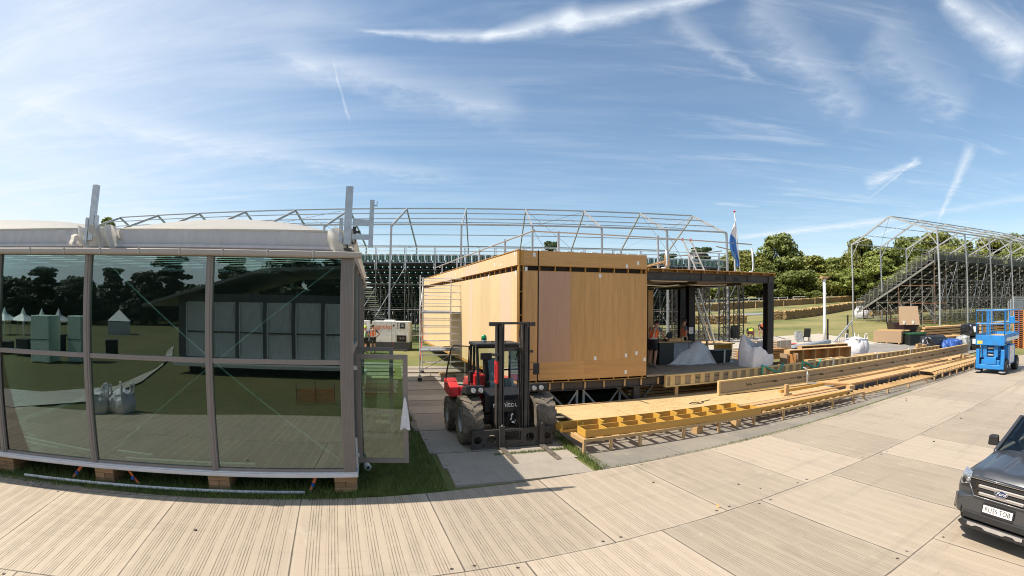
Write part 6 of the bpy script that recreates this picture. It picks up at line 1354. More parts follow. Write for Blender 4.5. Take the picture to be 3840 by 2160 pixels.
for i, (x, y, h, w, p) in enumerate(((82, 116, 11.4, 14, 1), (90, 115, 10.8, 15, 0), (63, 112, 7.6, 13, 4), (72, 108, 7.2, 14, 4), (79, 103, 6.6, 12, 5), (51, 115, 6.6, 13, 4), (82, 97, 7.4, 11, 4), (67, 118, 9.0, 12, 0), (45, 117, 6.0, 11, 5), (36, 122, 7.0, 12, 4))): tree(LB, x, y, h, w, p, BK)
RB = 'broadleaf tree in the row seen through the right marquee frame'
for x, y, h, w, p in ((91, 96, 12.4, 15, 0), (102, 98, 15.2, 13, 4), (110, 95, 16.6, 16, 1), (112, 87, 14.4, 13, 0), (120, 83, 15.2, 15, 5), (123, 78, 13.4, 13, 4), (92, 83, 9.8, 13, 4), (99, 75, 8.8, 14, 5), (128, 84, 16, 16, 0), (86, 92, 10, 12, 0), (104, 84, 12.5, 14, 1), (116, 74, 11, 14, 0)): tree(RB, x, y, h, w, p, 'trees behind the right grandstand')
tag(tree('small round bush in front of the tree belt, left of the white column', 70, 97, 2.6, 5, 4), None, 'bush').name = 'bush'
# far woodland on the hill: one mass of clumps
def wood_mass(name, lab, pts, seed, n=15000, h0=9, h1=18):
    r = random.Random(seed); vs = []; fs = []; cl = []
    for _ in range(150):
        k = r.uniform(0, len(pts) - 1.001); i = int(k); f = k - i; x = pts[i][0] + (pts[i + 1][0] - pts[i][0]) * f + r.gauss(0, 6); y = pts[i][1] + (pts[i + 1][1] - pts[i][1]) * f + r.gauss(0, 6); h = r.uniform(h0, h1); cl.append((x, y, ground(x, y), h, r.uniform(4, 7)))
    for _ in range(n):
        x, y, g, h, w = r.choice(cl); n_ = Vector((r.gauss(0, 1), r.gauss(0, 1), r.gauss(.3, 1))).normalized(); q = r.uniform(.6, 1); p = Vector((x + n_.x * w * q, y + n_.y * w * q, g + h * .5 + n_.z * h * .5 * q))
        nn = (n_ + Vector((r.gauss(0, .5), r.gauss(0, .5), r.gauss(.2, .5)))).normalized(); a = nn.orthogonal().normalized(); b = nn.cross(a); s = r.uniform(.5, 1.2); i0 = len(vs); vs += [p - a * s, p - b * s * .8, p + a * s, p + b * s * .8]; fs.append((i0, i0 + 1, i0 + 2, i0 + 3))
    mb = MB(); mb.v = [tuple(v) for v in vs]; mb.f = fs; me = bpy.data.meshes.new(name); me.from_pydata(mb.v, [], mb.f); me.materials.append(M['leaf' if seed == 5 else 'leaf_shade']); o = bpy.data.objects.new(name, me); COL.objects.link(o); tag(o, lab, 'woodland', None, 'stuff')
wood_mass('woodland', 'far wooded hillside behind the parkland trees', [(70, 205), (110, 190), (150, 160), (185, 130), (200, 90)], 5, 20000, 9, 15)
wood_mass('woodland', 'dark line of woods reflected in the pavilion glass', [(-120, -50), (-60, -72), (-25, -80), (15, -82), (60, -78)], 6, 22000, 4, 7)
# white rail fence along the far track
for k, (x0, y0, x1, y1, l) in enumerate(((38, 96, 66, 103, 'white post and rail fence under the trees left of the canopy column'), (68, 103.5, 100, 90, 'white post and rail fence under the trees right of the canopy column'))):
    g = thing('rail_fence', l, 'fence', (0, 0, 0)); n = 9
    pts = [(x0 + (x1 - x0) * i / n, y0 + (y1 - y0) * i / n) for i in range(n + 1)]
    for x, y in pts: MB().box(x - .08, x + .08, y - .08, y + .08, ground(x, y) - .1, ground(x, y) + 1.15).build('post', M['pale_fence'], g)
    for q in (.55, 1.05):
        for a, b in zip(pts, pts[1:]): MB().bar((a[0], a[1], ground(*a) + q), (b[0], b[1], ground(*b) + q), .06, .14).build('rail', M['pale_fence'], g)

# ================================================================= BEHIND THE CAMERA (seen mirrored in the pavilion glass)
tr_ = 'tree beyond the tents, mirrored in the pavilion glass'
for x, y, h, w, p in ((-34, -59, 8.0, 9, 3), (-24, -61, 8.4, 7, 3), (-15, -62, 10.5, 11, 3), (-5, -62, 11.6, 10, 3), (-38, -57, 6.0, 9, 0), (-29, -60, 6.4, 9, 1), (4, -60, 12, 13, 0), (-45, -54, 6.5, 9, 5), (-19.5, -62, 7.6, 8, 1), (12, -58, 11, 12, 5)): tree(tr_, x, y, h, w, 6 if p == 3 else 7, 'trees mirrored in the glass', 'broadleaf_tree' if p != 3 else 'cedar_tree')
bd = thing('grey_pavilion', 'long grey pavilion with curtained windows and sloping roof, mirrored in the glass', 'pavilion', (-8.0, -9.4, 0), 22.5)
M['grey_wall'] = simple('grey_frame_paint', (.10, .10, .10), .5, 0, .08, 2); M['curtain'] = simple('grey_curtain', (.68, .67, .65), .7, 0, .25, 3, stretch=(9, 1, .4))
LN = 14
MB().box(0, LN, -6, 0, 3.62, 4.0).box(0, LN, -6, .02, .55, .75).box(0, .35, -6, .01, .75, 3.62).box(0, LN, -6, -5.8, .75, 3.62).build('wall', M['grey_wall'], bd)
for i in range(9):
    x = .35 + 1.5 * i
    w_ = MB().box(x, x + .10, -.05, .05, .75, 3.62).box(x + 1.4, x + 1.5, -.05, .05, .75, 3.62).box(x + .1, x + 1.4, -.05, .04, 2.05, 2.14).build('window', M['grey_wall'], bd)
    MB().box(x + .1, x + 1.4, -.03, -.02, .8, 2.05).box(x + .1, x + 1.4, -.03, -.02, 2.14, 3.6).build('curtain', M['curtain'], w_); MB().bar((x + .13, .02, .85), (x + .13, .02, 3.55), .06).bar((x + .12, .03, 2.16), (x + 1.38, .03, 2.16), .05).bar((x + 1.36, .02, 2.3), (x + 1.22, .02, 3.5), .03).build('window_trim', M['white'], w_)
MB().prism([(-1.7, 3.35), (-1.68, 3.42), (5, 5.25), (14, 5.6), (14, 5.45), (5, 5.1), (-1.65, 3.3)], -7, .9, 'y').build('roof', M['grey_wall'], bd); MB().box(0, LN, -.3, .7, .4, .55).build('step', M['galv'], bd)
for i in range(5): MB().box(.6 + 3 * i, 1.0 + 3 * i, -.6, 0, 0, .55).build('support', M['dark'], bd)
sheet([(-17, -2.6, 1.6), (-13, -1.6, 1.5), (-10.3, -3.0, 1.6), (-9.4, -8, 2.2), (-9.2, -14, 2.2), (-10, -22, 2.2)], .02, 'path', M['track_far'], 'pale trackway path leading away, mirrored in the glass')
for i, (x, y) in enumerate(((-33, -33), (-31, -33.6), (-29, -34.3), (-27.2, -34.9), (-25.4, -35.5), (-23.7, -36))):
    g = thing('pagoda_tent', 'white peaked tent in the row mirrored in the leftmost glass', 'tent', (x, y, -.05), 20, 'white peaked tents'); g.scale = (.68, .68, .85)
    MB().add([(-1.5, -1.5, 1.6), (1.5, -1.5, 1.6), (1.5, 1.5, 1.6), (-1.5, 1.5, 1.6), (-.3, -.3, 2.3), (.3, -.3, 2.3), (.3, .3, 2.3), (-.3, .3, 2.3), (0, 0, 3.1)], [(0, 1, 5, 4), (1, 2, 6, 5), (2, 3, 7, 6), (3, 0, 4, 7), (4, 5, 8), (5, 6, 8), (6, 7, 8), (7, 4, 8)]).build('roof', M['white'], g)
    for a in (-1.4, 1.4):
        for b in (-1.4, 1.4): MB().box(a - .05, a + .05, b - .05, b + .05, 0, 1.6).build('pole', M['alu'], g)
g = thing('pagoda_tent', 'single white canopy tent mirrored in the second glass bay', 'tent', (-17.7, -38.4, -.05), -10); g.scale = (.6, .6, .72)
MB().add([(-2, -2, 2.0), (2, -2, 2.0), (2, 2, 2.0), (-2, 2, 2.0), (0, 0, 3.6)], [(0, 1, 4), (1, 2, 4), (2, 3, 4), (3, 0, 4)]).build('roof', M['white'], g); MB().box(-1.9, 1.9, -1.9, 1.9, 0, 1.9).build('wall', M['valance'], g)
M['pale_green'] = simple('pale_cabin', (.56, .68, .58), .5, 0, .06, 3)
for x, y, w, l in ((-16.6, -13.2, 1.35, 'wider pale site toilet cabin mirrored in the leftmost glass'), (-14.6, -13.6, .95, 'narrower pale site cabin beside the wider one in the reflection')):
    g = thing('site_cabin', l, 'cabin', (x, y, 0), 15); MB().box(-w / 2, w / 2, -.6, .6, 0, 2.6).build('wall', M['pale_green'], g, bevel=.04); MB().box(-w / 2 - .005, w / 2 + .005, .6, .61, 1.25, 1.28).build('door_gap', M['slot'], g)
for i in range(5):
    x, y = (-21 + 1.9 * i, -17 + .9 * (i % 2)); tag(MB().box(-.5, .5, -.4, .4, 0, .8 + .25 * (i % 3)).box(-.52, .52, -.42, .42, .3, .34).build('equipment_case', M['black_crate'], None, bevel=.03, loc=(x, y, -.03), rotz=.35 * i), 'dark equipment box standing on the grass in the reflection', 'box', 'dark boxes in the reflection')
fullbag('white bulk bag with yellow content left of its pair, mirrored in the glass', -9.75, .45, 0, .72, .62, 5); fullbag('white bulk bag right of its pair, mirrored in the glass', -8.95, .40, 0, .8, .64, 7)
g = thing('mesh_barrier', 'orange plastic mesh barrier on the grass mirrored in the right glass bay', 'barrier', (-2.9, -.25, 0), 14)
mb = MB()
for i in range(26): mb.box(.055 * i, .055 * i + .014, 0, .006, .02, .52)
for i in range(11): mb.box(0, 1.4, -.004, .01, .02 + .05 * i, .032 + .05 * i)
mb.build('mesh', M['orange_strap'], g)
for x in (0, .7, 1.4): MB().tube((x, .02, 0), (x, .02, .7 + .1 * (x == .7)), .014).build('stake', M['rust'], g)

# ================================================================= PEOPLE
def skin_body(name, verts, edges, radii, m, parent, sub=2, root=0):
    me = bpy.data.meshes.new(name); me.from_pydata(verts, edges, []); me.update(); me.materials.append(m); o = bpy.data.objects.new(name, me); COL.objects.link(o); o.parent = parent
    o.modifiers.new('skin', 'SKIN'); sd = me.skin_vertices[0].data
    for i, rr in enumerate(radii): sd[i].radius = (rr, rr) if not isinstance(rr, tuple) else rr; sd[i].use_root = (i == root)
    s = o.modifiers.new('sub', 'SUBSURF'); s.levels = sub; s.render_levels = sub
    return o
def vest_mat(name, col, band):
    m, t, b = newmat(name); x, y, z = t.xyz(objco(t))
    def bnd(v, c, w): return t.m('LESS_THAN', t.m('ABSOLUTE', t.m('SUBTRACT', v, c)), w)
    k = bnd(z, 1.02, .028); k = t.m('MAXIMUM', k, t.m('MULTIPLY', bnd(t.m('ABSOLUTE', x), .09, .024), t.m('GREATER_THAN', z, 1.02)))
    c = t.mix(t.noise(objco(t), 9, 4), tuple(q * .75 for q in col), col); c = t.mix(k, c, band); t.l.new(c, b.inputs['Base Color']); b.inputs['Roughness'].default_value = .6; return m
M['vest_o'] = vest_mat('orange_hi_vis', (.95, .17, .03), (.70, .66, .62)); M['vest_y'] = vest_mat('yellow_hi_vis', (.55, .75, .03), (.28, .36, .12)); M['vest_g'] = vest_mat('green_hi_vis', (.25, .6, .2), (.6, .62, .6))
M['shirt'] = simple('grey_blue_t_shirt', (.10, .13, .17), .8); M['shirt_red'] = simple('dark_red_shorts', (.10, .02, .03), .8)
def hand(V, E, R_, w, d, up, i0):
    # palm plus five unequal curled fingers grown from the wrist
    d = Vector(d).normalized(); s = d.cross(Vector(up)).normalized(); n = s.cross(d)
    p = Vector(w) + d * .075; V.append(tuple(p)); R_.append((.036, .02)); pi_ = len(V) - 1; E.append((i0, pi_))
    for k, (o_, L_) in enumerate(((-.03, .055), (-.01, .075), (.01, .08), (.03, .065))):
        q = p + d * .03 + s * o_; e = q + d * L_ * .6 - n * L_ * .5; V.append(tuple(q)); V.append(tuple(e)); R_ += [.0095, .0075]; E.append((pi_, len(V) - 2)); E.append((len(V) - 2, len(V) - 1))
    q = Vector(w) + d * .03 - s * .04; e = q + d * .05 - s * .02 - n * .015; V.append(tuple(q)); V.append(tuple(e)); R_ += [.011, .009]; E.append((pi_, len(V) - 2)); E.append((len(V) - 2, len(V) - 1))
def person(lab, loc, deg, J, vest, hairm, hat=None, legm='shorts', tee='shirt', h=1.0):
    # J: joint positions in metres, facing +y
    g = thing('person', lab, 'person', loc, deg); g.scale = (h, h, h)
    j = {k: Vector(v) for k, v in J.items()}
    V = []; E = []; R_ = []
    def add(p, r, link=None): V.append(tuple(p)); R_.append(r); i = len(V) - 1; (E.append((link, i)) if link is not None else None); return i
    pel = add(j['pel'], (.15, .11)); mid = add(j['pel'].lerp(j['chest'], .5), (.135, .10), pel); che = add(j['chest'], (.165, .115), mid); nk = add(j['neck'], .058, che)
    hd = j['head']; ax = (hd - j['neck']).normalized(); fwd = Vector(J.get('face', (0, 1, 0))); fwd = (fwd - ax * fwd.dot(ax)).normalized()
    jaw = add(hd - ax * .055 + fwd * .018, (.066, .072), nk); cr = add(hd + ax * .03, (.078, .09), jaw); tp = add(hd + ax * .085 - fwd * .012, (.055, .065), cr)
    add(hd - ax * .02 + fwd * .112, .014, cr)      # nose
    sd = ax.cross(fwd)
    for s in (-1, 1): add(hd - ax * .01 + sd * s * .088 - fwd * .01, .016, cr)     # ears
    for s in 'LR':
        sh = add(j['sh' + s], .062, che); el = add(j['el' + s], .043, sh); wr = add(j['wr' + s], .03, el)
        hand(V, E, R_, j['wr' + s], j['wr' + s] - j['el' + s], J.get('palm', (0, .3, 1)), wr)
        hi = add(j['hip' + s], .098, pel); kn = add(j['kn' + s], .06, hi); ca_ = add(j['kn' + s].lerp(j['an' + s], .3) - Vector((0, .015, 0)), .056, kn); add(j['an' + s], .04, ca_)
    skin_body('body', V, E, R_, M['skin'], g)
    # eyes and brows, hair or hat
    for s in (-1, 1):
        c = hd + ax * .005 + fwd * .098 + sd * s * .034; MB().lathe([(.001, -.011), (.008, -.007), (.011, 0), (.008, .007), (.001, .011)], tuple(c), 8).build('eye', M['text_black'], g, True)
    q = ax.to_track_quat('Z', 'Y').to_matrix().to_4x4(); q.translation = hd + ax * .03 - fwd * .012
    if hat:
        hm = MB().lathe([(.125, -.005), (.118, .0), (.115, .05), (.095, .10), (.05, .13), (.005, .138)], (0, 0, 0), 18).build('hard_hat', M[hat], g, True); hm.matrix_local = q; pk = MB().hexa([(-.09, .09, -.01), (.09, .09, -.01), (.07, .18, -.02), (-.07, .18, -.02), (-.09, .09, .005), (.09, .09, .005), (.07, .18, -.008), (-.07, .18, -.008)]).build('peak', M[hat], g); pk.matrix_local = q
    else: hm = MB().lathe([(.094, -.03), (.100, .0), (.098, .045), (.078, .085), (.04, .108), (.004, .113)], (0, 0, 0), 18).build('hair', M[hairm], g, True); hm.matrix_local = q
    # clothes
    a = j['pel'] - (j['chest'] - j['pel']).normalized() * .04
    v_ = [a, j['pel'].lerp(j['chest'], .5), j['chest'], j['neck'].lerp(j['chest'], .45), j['shL'].lerp(j['chest'], .15), j['shR'].lerp(j['chest'], .15)]
    sp_ = (j['chest'] - j['pel']).normalized()
    ve = skin_body('vest', [tuple(p) for p in v_], [(0, 1), (1, 2), (2, 3), (2, 4), (2, 5)], [(.19, .15), (.17, .135), (.195, .145), .085, .085, .085], M[vest], g, 2)
    tv = []; te = []; tr2 = []
    for s in 'LR': n0 = len(tv); tv += [tuple(j['sh' + s].lerp(j['chest'], .3)), tuple(j['sh' + s]), tuple(j['sh' + s].lerp(j['el' + s], .6))]; te += [(n0, n0 + 1), (n0 + 1, n0 + 2)]; tr2 += [.08, .075, .062]
    for k, s in enumerate('LR'): skin_body('sleeve', tv[3 * k:3 * k + 3], [(0, 1), (1, 2)], tr2[:3], M[tee], g, 1)
    pv = [tuple(j['pel'] + Vector((0, 0, .03)))]; pe = []; pr = [(.175, .135)]
    for s in 'LR': n0 = len(pv); pv += [tuple(j['hip' + s]), tuple(j['hip' + s].lerp(j['kn' + s], .85))]; pe += [(0, n0), (n0, n0 + 1)]; pr += [.115, .085]
    skin_body('shorts', pv, pe, pr, M[legm], g, 2)
    for s in 'LR':
        an = j['an' + s]; t_ = J.get('toe', (0, .17, 0)); bo_ = skin_body('boot', [tuple(an + Vector((0, -.01, .06))), tuple(an + Vector((0, -.02, -.02))), tuple(an + Vector(t_) + Vector((0, 0, -.035)))], [(0, 1), (1, 2)], [.052, .055, .042], M['boots'], g, 1)
    return g
def stand(**k):
    J = dict(pel=(0, 0, .95), chest=(0, .0, 1.32), neck=(0, 0, 1.49), head=(0, .02, 1.63), shL=(-.2, 0, 1.42), shR=(.2, 0, 1.42), elL=(-.27, -.02, 1.13), elR=(.27, -.02, 1.13), wrL=(-.28, .06, .88), wrR=(.28, .06, .88),
             hipL=(-.1, 0, .92), hipR=(.1, 0, .92), knL=(-.11, .02, .5), knR=(.11, .02, .5), anL=(-.12, -.02, .08), anR=(.12, -.02, .08)); J.update(k); return J
person('person in orange vest and black shorts leaning over the work bench beside the cabin edge', on_cb(6.08, 1.95, FZ), CDEG - 62, stand(pel=(0, -.08, .94), chest=(0, .07, 1.27), neck=(0, .15, 1.42), head=(0, .25, 1.52), shL=(-.2, .1, 1.37), shR=(.2, .1, 1.37), elL=(-.26, .28, 1.15), elR=(.25, .28, 1.16), wrL=(-.16, .47, 1.05), wrR=(.18, .5, 1.06), hipL=(-.1, -.08, .91), hipR=(.1, -.08, .91), anR=(.14, -.12, .08), face=(0, 1, -.5)), 'vest_o', 'hair', h=1.12)
person('person in orange vest holding a white sheet of paper under the canopy', on_cb(8.25, 3.0, FZ), CDEG - 100, stand(elL=(-.27, .06, 1.14), wrL=(-.18, .28, 1.2), elR=(.28, -.02, 1.13), wrR=(.29, .05, .9), face=(.1, 1, -.2)), 'vest_o', 'hair', h=1.08)
pt = toworld((on_cb(8.25, 3.0, FZ)[0], on_cb(8.25, 3.0, FZ)[1]), CDEG - 100, (-.12, .42)); tag(MB().box(-.11, .11, -.003, .003, -.15, .15).build('paper_sheet', M['paper'], None, loc=(pt[0], pt[1], FZ + 1.36), rotz=rad(CDEG - 10)), 'white sheet of paper held up by the person under the canopy', 'paper')
person('person in orange vest and dark shorts, hand on hip, by the lettered generator', (-9.05, 30.3, gz(-9.05, 30.3) + .03), 25, stand(elR=(.42, -.08, 1.18), wrR=(.24, .02, 1.0), elL=(-.28, .05, 1.12), wrL=(-.18, .24, 1.05)), 'vest_o', 'hair', h=1.06)
person('person in green vest with yellow helmet facing the orange vested one by the generator', (-9.62, 30.4, gz(-9.6, 30.4) + .03), -40, stand(elL=(-.26, .06, 1.14), wrL=(-.1, .25, 1.12), elR=(.27, .06, 1.14), wrR=(.1, .27, 1.1), face=(.3, 1, -.4)), 'vest_g', 'hair', hat='hiyellow', h=1.0)
crouch = dict(pel=(0, -.15, .52), chest=(0, .22, .72), neck=(0, .37, .74), head=(0, .49, .70), shL=(-.2, .3, .72), shR=(.2, .3, .72), elL=(-.24, .42, .46), elR=(.24, .42, .46), wrL=(-.14, .55, .24), wrR=(.14, .55, .24), hipL=(-.11, -.13, .48), hipR=(.11, -.13, .48), knL=(-.2, .22, .42), knR=(.2, .22, .42), anL=(-.18, -.08, .08), anR=(.18, -.08, .08), face=(0, .6, -1))
person('crouching person in yellow vest with dark red shorts, back turned, laying paving', (20.7, 38.2, gz(20.7, 38.2) + .05), -20, crouch, 'vest_y', 'hair', legm='shirt_red', h=1.25)
person('person in orange bending far forward over the paving beside the yellow vest', (22.4, 39.4, gz(22.4, 39.4) + .05), 165, stand(pel=(0, -.18, .9), chest=(0, .2, 1.08), neck=(0, .36, 1.05), head=(0, .46, .97), shL=(-.2, .26, 1.06), shR=(.2, .26, 1.06), elL=(-.23, .34, .78), elR=(.23, .34, .78), wrL=(-.12, .42, .55), wrR=(.12, .42, .55), hipL=(-.1, -.15, .87), hipR=(.1, -.15, .87), knL=(-.13, -.02, .48), knR=(.13, -.02, .48), face=(0, .5, -1)), 'vest_o', 'hair', hat='orange_strap', h=1.12)

# ================================================================= DARK GREY PICKUP (front corner, right edge)
TR = (6.927, 4.394); tk = thing('pickup_truck', 'dark grey pickup truck with chrome barred grille, parked facing the camera', 'pickup truck', (TR[0], TR[1], 0), 101.4); tk.scale = (.9375,) * 3
def loft(mb, secs, closed_ends=True):
    # secs: list of (y, [(x, z) ... from bottom outside up to the centre line]); mirrored to the other side
    rings = [[(x, y, z) for x, z in pr] + [(-x, y, z) for x, z in reversed(pr)] for y, pr in secs]
    n = len(rings[0]); vs = [v for rg in rings for v in rg]; fs = []
    for k in range(len(rings) - 1):
        for i in range(n - 1): fs.append((k * n + i, k * n + i + 1, (k + 1) * n + i + 1, (k + 1) * n + i))
        fs.append((k * n + n - 1, k * n, (k + 1) * n, (k + 1) * n + n - 1))
    if closed_ends: fs += [tuple(range(n)), tuple(range((len(rings) - 1) * n, len(rings) * n))]
    return mb.add(vs, fs)
def sub(o, lv=2):
    s = o.modifiers.new('sub', 'SUBSURF'); s.levels = lv; s.render_levels = lv; o.data.polygons.foreach_set('use_smooth', [True] * len(o.data.polygons)); return o
CP = M['car']; BK_ = M['car_black']
# fenders and flanks
sub(loft(MB(), [(-.10, [(.60, .62), (.80, .66), (.84, .90), (.80, 1.06), (.60, 1.12), (.1, 1.14)]), (-.20, [(.62, .55), (.86, .60), (.90, .90), (.85, 1.08), (.66, 1.16), (.1, 1.18)]),
     (-.5, [(.64, .52), (.91, .56), (.935, .92), (.88, 1.10), (.70, 1.19), (.1, 1.21)]), (-1.0, [(.64, .50), (.92, .54), (.94, .92), (.885, 1.12), (.74, 1.22), (.1, 1.24)]),
     (-1.45, [(.64, .45), (.92, .50), (.935, .92), (.89, 1.14), (.78, 1.22), (.1, 1.24)]), (-3.6, [(.64, .45), (.92, .50), (.935, .92), (.90, 1.16), (.80, 1.2), (.1, 1.2)]), (-5.3, [(.64, .5), (.91, .55), (.925, .92), (.90, 1.16), (.80, 1.18), (.1, 1.18)])]).build('body', CP, tk))
# bonnet with two long creases
def bon(u, v):
    x = (u - .5) * 2; y = -.10 - 1.30 * v; w = .66 + .12 * v; ax = abs(x)
    z = 1.165 + .085 * v ** .8 + .045 * (1 - ax ** 3) - .055 * max(0, 1 - v * 6) ** 2 * 1.0; z += .022 * sstep(ax, .80, .62) - .016 * sstep(ax, .30, .16) * sstep(v, .0, .25)
    if v == 0: z -= .05
    return (x * w, y - .04 * ax ** 2 * (1 - v), z)
MB().grid(32, 20, bon).build('bonnet', CP, tk, True)
# bumper and nose
sub(loft(MB(), [(-.02, [(.50, .48), (.70, .50), (.76, .62), (.74, .74), (.5, .80), (.1, .80)]), (.0 - .005, [(.5, .47), (.72, .49), (.79, .62), (.77, .76), (.5, .815), (.1, .82)]), (-.14, [(.5, .44), (.82, .46), (.90, .64), (.87, .84), (.5, .86), (.1, .86)]), (-.42, [(.5, .44), (.90, .46), (.95, .66), (.93, .84), (.5, .86), (.1, .86)])]).build('bumper', CP, tk))
MB().box(-.62, .62, -.04, .012, .44, .56).build('lower_intake', BK_, tk, bevel=.02)
MB().prism([(-.62, .40), (.62, .40), (.70, .34), (.60, .275), (-.60, .275), (-.70, .34)], -.10, .005, 'y').build('lower_valance', BK_, tk, bevel=.02)
sk = [(-.50, .385), (.50, .385), (.50, .335), (.40, .325), (.34, .355), (.22, .355), (.16, .325), (-.16, .325), (-.22, .355), (-.34, .355), (-.40, .325), (-.50, .335)]
MB().prism(sk, -.02, .02, 'y').build('skid_plate', M['car_silver'], tk)
MB().box(-.66, .66, -.3, -.08, .30, .50).build('underside', BK_, tk)
for s in (-1, 1):
    f = MB().hexa([(s * .66, .0, .50), (s * .90, -.24, .48), (s * .93, -.3, .72), (s * .66, .0, .60), (s * .66, .012, .50), (s * .90, -.20, .48), (s * .93, -.26, .72), (s * .66, .012, .60)]).build('bumper_corner', BK_, tk, bevel=.015)
    MB().path([(s * .80, -.085, .66), (s * .765, -.055, .68), (s * .755, -.05, .58), (s * .80, -.09, .52)], .018, 6).build('lamp_trim', M['chrome'], f, True); MB().lathe([(.05, 0), (.04, -.01), (.01, -.012)], (s * .80, -.075, .60), 12, 'y').build('fog_lamp', M['lamp_glass'], f, True)
# grille: dark recess, surround, two chrome bars, side meshes, oval badge
gr = MB().prism([(-.56, 1.10), (.56, 1.10), (.60, 1.02), (.47, .82), (-.47, .82), (-.60, 1.02)], -.09, -.035, 'y').build('grille', M['slot'], tk)
MB().path([(-.57, -.028, 1.12), (-.61, -.04, 1.02), (-.48, -.015, .81), (.48, -.015, .81), (.61, -.04, 1.02), (.57, -.028, 1.12), (-.57, -.028, 1.12)], .020, 8).build('grille_surround', CP, gr, True)
MB().box(-.58, .58, -.05, -.012, 1.10, 1.135).build('chrome_bar', M['chrome'], gr, bevel=.01)
for z, w in ((1.0, .42), (.88, .40)): MB().box(-w, w, -.045, -.008, z - .026, z + .026).build('chrome_bar', M['car_silver'], gr, bevel=.01); MB().box(-w, w, -.01, -.001, z + .004, z + .018).build('chrome_bar', M['chrome'], gr)
for z in (1.06, .94): MB().box(-.45, .45, -.05, -.02, z - .02, z + .02).build('grille_slat', BK_, gr)
for s in (-1, 1):
    mb = MB()
    for i in range(4): mb.box(s * .52 - .05 + .026 * i, s * .52 - .042 + .026 * i, -.045, -.028, .92, 1.08)
    for i in range(7): mb.box(s * .52 - .055, s * .52 + .055, -.044, -.03, .93 + .022 * i, .937 + .022 * i)
    mb.build('grille_mesh', BK_, gr)
bd_ = MB(); n = 28
bd_.prism([(.115 * cos(2 * PI * i / n), .055 * sin(2 * PI * i / n) + .965) for i in range(n)], -.01, .008, 'y').build('badge_ring', M['chrome'], gr)
bp = MB().prism([(.103 * cos(2 * PI * i / n), .044 * sin(2 * PI * i / n) + .965) for i in range(n)], .004, .012, 'y').build('badge', simple('dark_blue_enamel', (.015, .03, .10), .2), gr)
text('Ford', .075, M['text_white'], gr, (0, .013, .967), (rad(90), 0, rad(180)), shear=.35, sx=1.15)
# number plate
npm = MB().box(-.262, .262, .012, .022, .615, .73).build('number_plate', M['paper'], tk); MB().box(-.285, .285, .004, .0125, .595, .75).build('plate_holder', BK_, npm)
text('RU55 TOB', .108, M['text_black'], npm, (0, .0225, .674), (rad(90), 0, rad(180)), sx=.92)
# head lamps wrapping round the corners
for s in (-1, 1):
    h = MB().hexa([(s * .61, -.05, .98), (s * .80, -.10, .93), (s * .90, -.42, 1.06), (s * .66, -.16, 1.06), (s * .585, -.06, 1.12), (s * .80, -.13, 1.11), (s * .885, -.46, 1.14), (s * .64, -.18, 1.15)]).build('headlight', M['lamp_glass'], tk, bevel=.012)
    MB().lathe([(.055, 0), (.05, .012), (.02, .02)], (s * .72, -.09, 1.02), 14, 'y').build('projector', M['car_black'], h, True); MB().lathe([(.038, 0), (.034, .012), (.01, .016)], (s * .64, -.05, 1.05), 12, 'y').build('projector', M['chrome'], h, True)
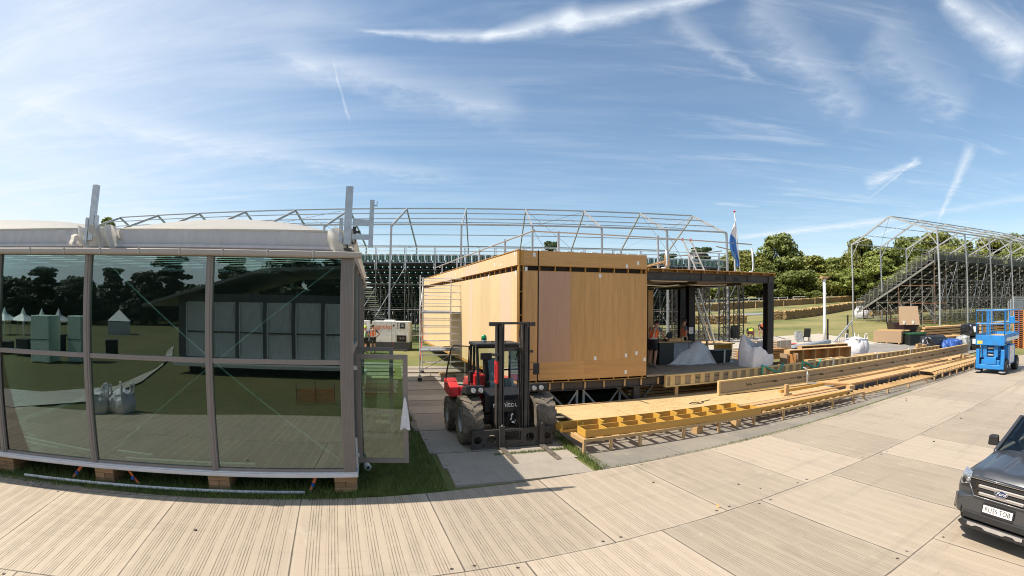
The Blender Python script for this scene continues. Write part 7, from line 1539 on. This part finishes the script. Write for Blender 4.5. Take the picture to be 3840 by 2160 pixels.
# cabin: pillars, glass, roof
def bx8(a): return MB().hexa(a)
WS = [(-.74, -1.42, 1.25), (.74, -1.42, 1.25), (.60, -2.18, 1.76), (-.60, -2.18, 1.76)]
MB().add([(x, y + .01, z) for x, y, z in WS], [(0, 1, 2, 3)]).build('windscreen', M['car_glass'], tk)
sub(loft(MB(), [(-2.12, [(.57, 1.74), (.64, 1.74), (.64, 1.77), (.56, 1.795), (.3, 1.81), (.1, 1.815)]), (-2.25, [(.57, 1.74), (.665, 1.745), (.66, 1.79), (.57, 1.82), (.3, 1.84), (.1, 1.845)]), (-3.5, [(.57, 1.74), (.66, 1.745), (.655, 1.79), (.56, 1.82), (.3, 1.84), (.1, 1.845)]), (-3.75, [(.57, 1.72), (.64, 1.73), (.63, 1.76), (.55, 1.78), (.3, 1.8), (.1, 1.805)])]).build('roof', CP, tk))
for s in (-1, 1):
    MB().bar((s * .78, -1.36, 1.22), (s * .635, -2.2, 1.765), .07, .09).build('windscreen_pillar', CP, tk, bevel=.02)
    MB().bar((s * .86, -2.55, 1.18), (s * .65, -2.75, 1.76), .07, .10).build('door_pillar', CP, tk); MB().bar((s * .86, -3.75, 1.18), (s * .64, -3.7, 1.75), .07, .14).build('door_pillar', CP, tk)
    MB().add([(s * .86, -1.5, 1.2), (s * .87, -3.7, 1.2), (s * .645, -3.65, 1.74), (s * .645, -2.25, 1.75)], [(0, 1, 2, 3)]).build('side_window', M['car_glass'], tk)
    MB().tube((s * .55, -2.3, 1.875), (s * .55, -3.6, 1.875), .022, 8).bar((s * .55, -2.4, 1.82), (s * .55, -2.4, 1.875), .04).bar((s * .55, -3.5, 1.82), (s * .55, -3.5, 1.875), .04).build('roof_rail', BK_, tk)
    mr = MB().hexa([(s * .88, -1.72, 1.24), (s * 1.12, -1.74, 1.22), (s * 1.12, -1.86, 1.22), (s * .90, -1.84, 1.24), (s * .90, -1.72, 1.44), (s * 1.11, -1.74, 1.42), (s * 1.10, -1.86, 1.42), (s * .92, -1.84, 1.44)]).build('mirror', BK_, tk, bevel=.035)
    MB().bar((s * .82, -1.75, 1.22), (s * .92, -1.78, 1.30), .06).build('mirror_arm', BK_, mr)
    for y in (-.92, -4.14):
        w = MB().lathe([(.26, -.12), (.375, -.13), (.40, -.09), (.402, 0), (.40, .09), (.375, .13), (.26, .12)], (0, 0, 0), 36, 'x').build('wheel', M['tyre_black'], tk, True, loc=(s * .80, y, .402))
        MB().lathe([(.26, s * .06), (.25, s * .11), (.2, s * .07), (.06, s * .09), (.02, s * .09)], (0, 0, 0), 20, 'x').build('rim', M['car_silver'], w, True)
        MB().path([(s * .935, y + .50 * cos(a), .40 + .50 * sin(a)) for a in [PI * k / 12 for k in range(13)]], .035, 6).build('wheel_arch', BK_, tk, True)
        MB().path([(s * .94, y + .43 * cos(a), .40 + .43 * sin(a)) for a in [PI * k / 12 for k in range(13)]], .045, 6).build('arch_liner', M['slot'], tk)
MB().box(-.70, .70, -1.95, -1.42, 1.08, 1.24).build('dashboard', M['dark'], tk, bevel=.04)
for x in (-.38, .38): MB().box(x - .25, x + .25, -2.75, -2.5, .9, 1.5).box(x - .13, x + .13, -2.72, -2.6, 1.5, 1.68).build('seat', M['plastic_grey'], tk, bevel=.05)
stw = MB().lathe([(.16, 0), (.18, .014), (.16, .028), (.145, .014)], (0, 0, 0), 22).build('steering_wheel', M['car_black'], tk, True, loc=(.36, -2.02, 1.30)); stw.rotation_euler = (rad(-62), 0, 0)
MB().hexa([(.10, -1.62, 1.245), (.40, -1.70, 1.245), (.36, -1.86, 1.26), (.06, -1.78, 1.26), (.10, -1.62, 1.25), (.40, -1.70, 1.25), (.36, -1.86, 1.265), (.06, -1.78, 1.265)]).build('permit_card', M['paper'], tk)
MB().hexa([(.12, -1.68, 1.2515), (.24, -1.71, 1.2515), (.22, -1.79, 1.262), (.1, -1.76, 1.262), (.12, -1.68, 1.254), (.24, -1.71, 1.254), (.22, -1.79, 1.265), (.1, -1.76, 1.265)]).build('permit_print', M['bright_red'], tk)
for x0, x1 in ((.55, -.02), (-.1, -.62)): MB().path([(x0, -1.40, 1.262), ((x0 + x1) / 2, -1.44, 1.285), (x1, -1.46, 1.29)], .012, 5).build('wiper', BK_, tk)
MB().box(-.76, .76, -1.42, -1.32, 1.21, 1.245).build('scuttle', BK_, tk)
MB().box(-.80, .80, -5.28, -3.85, .75, .80).build('load_bed', BK_, tk)
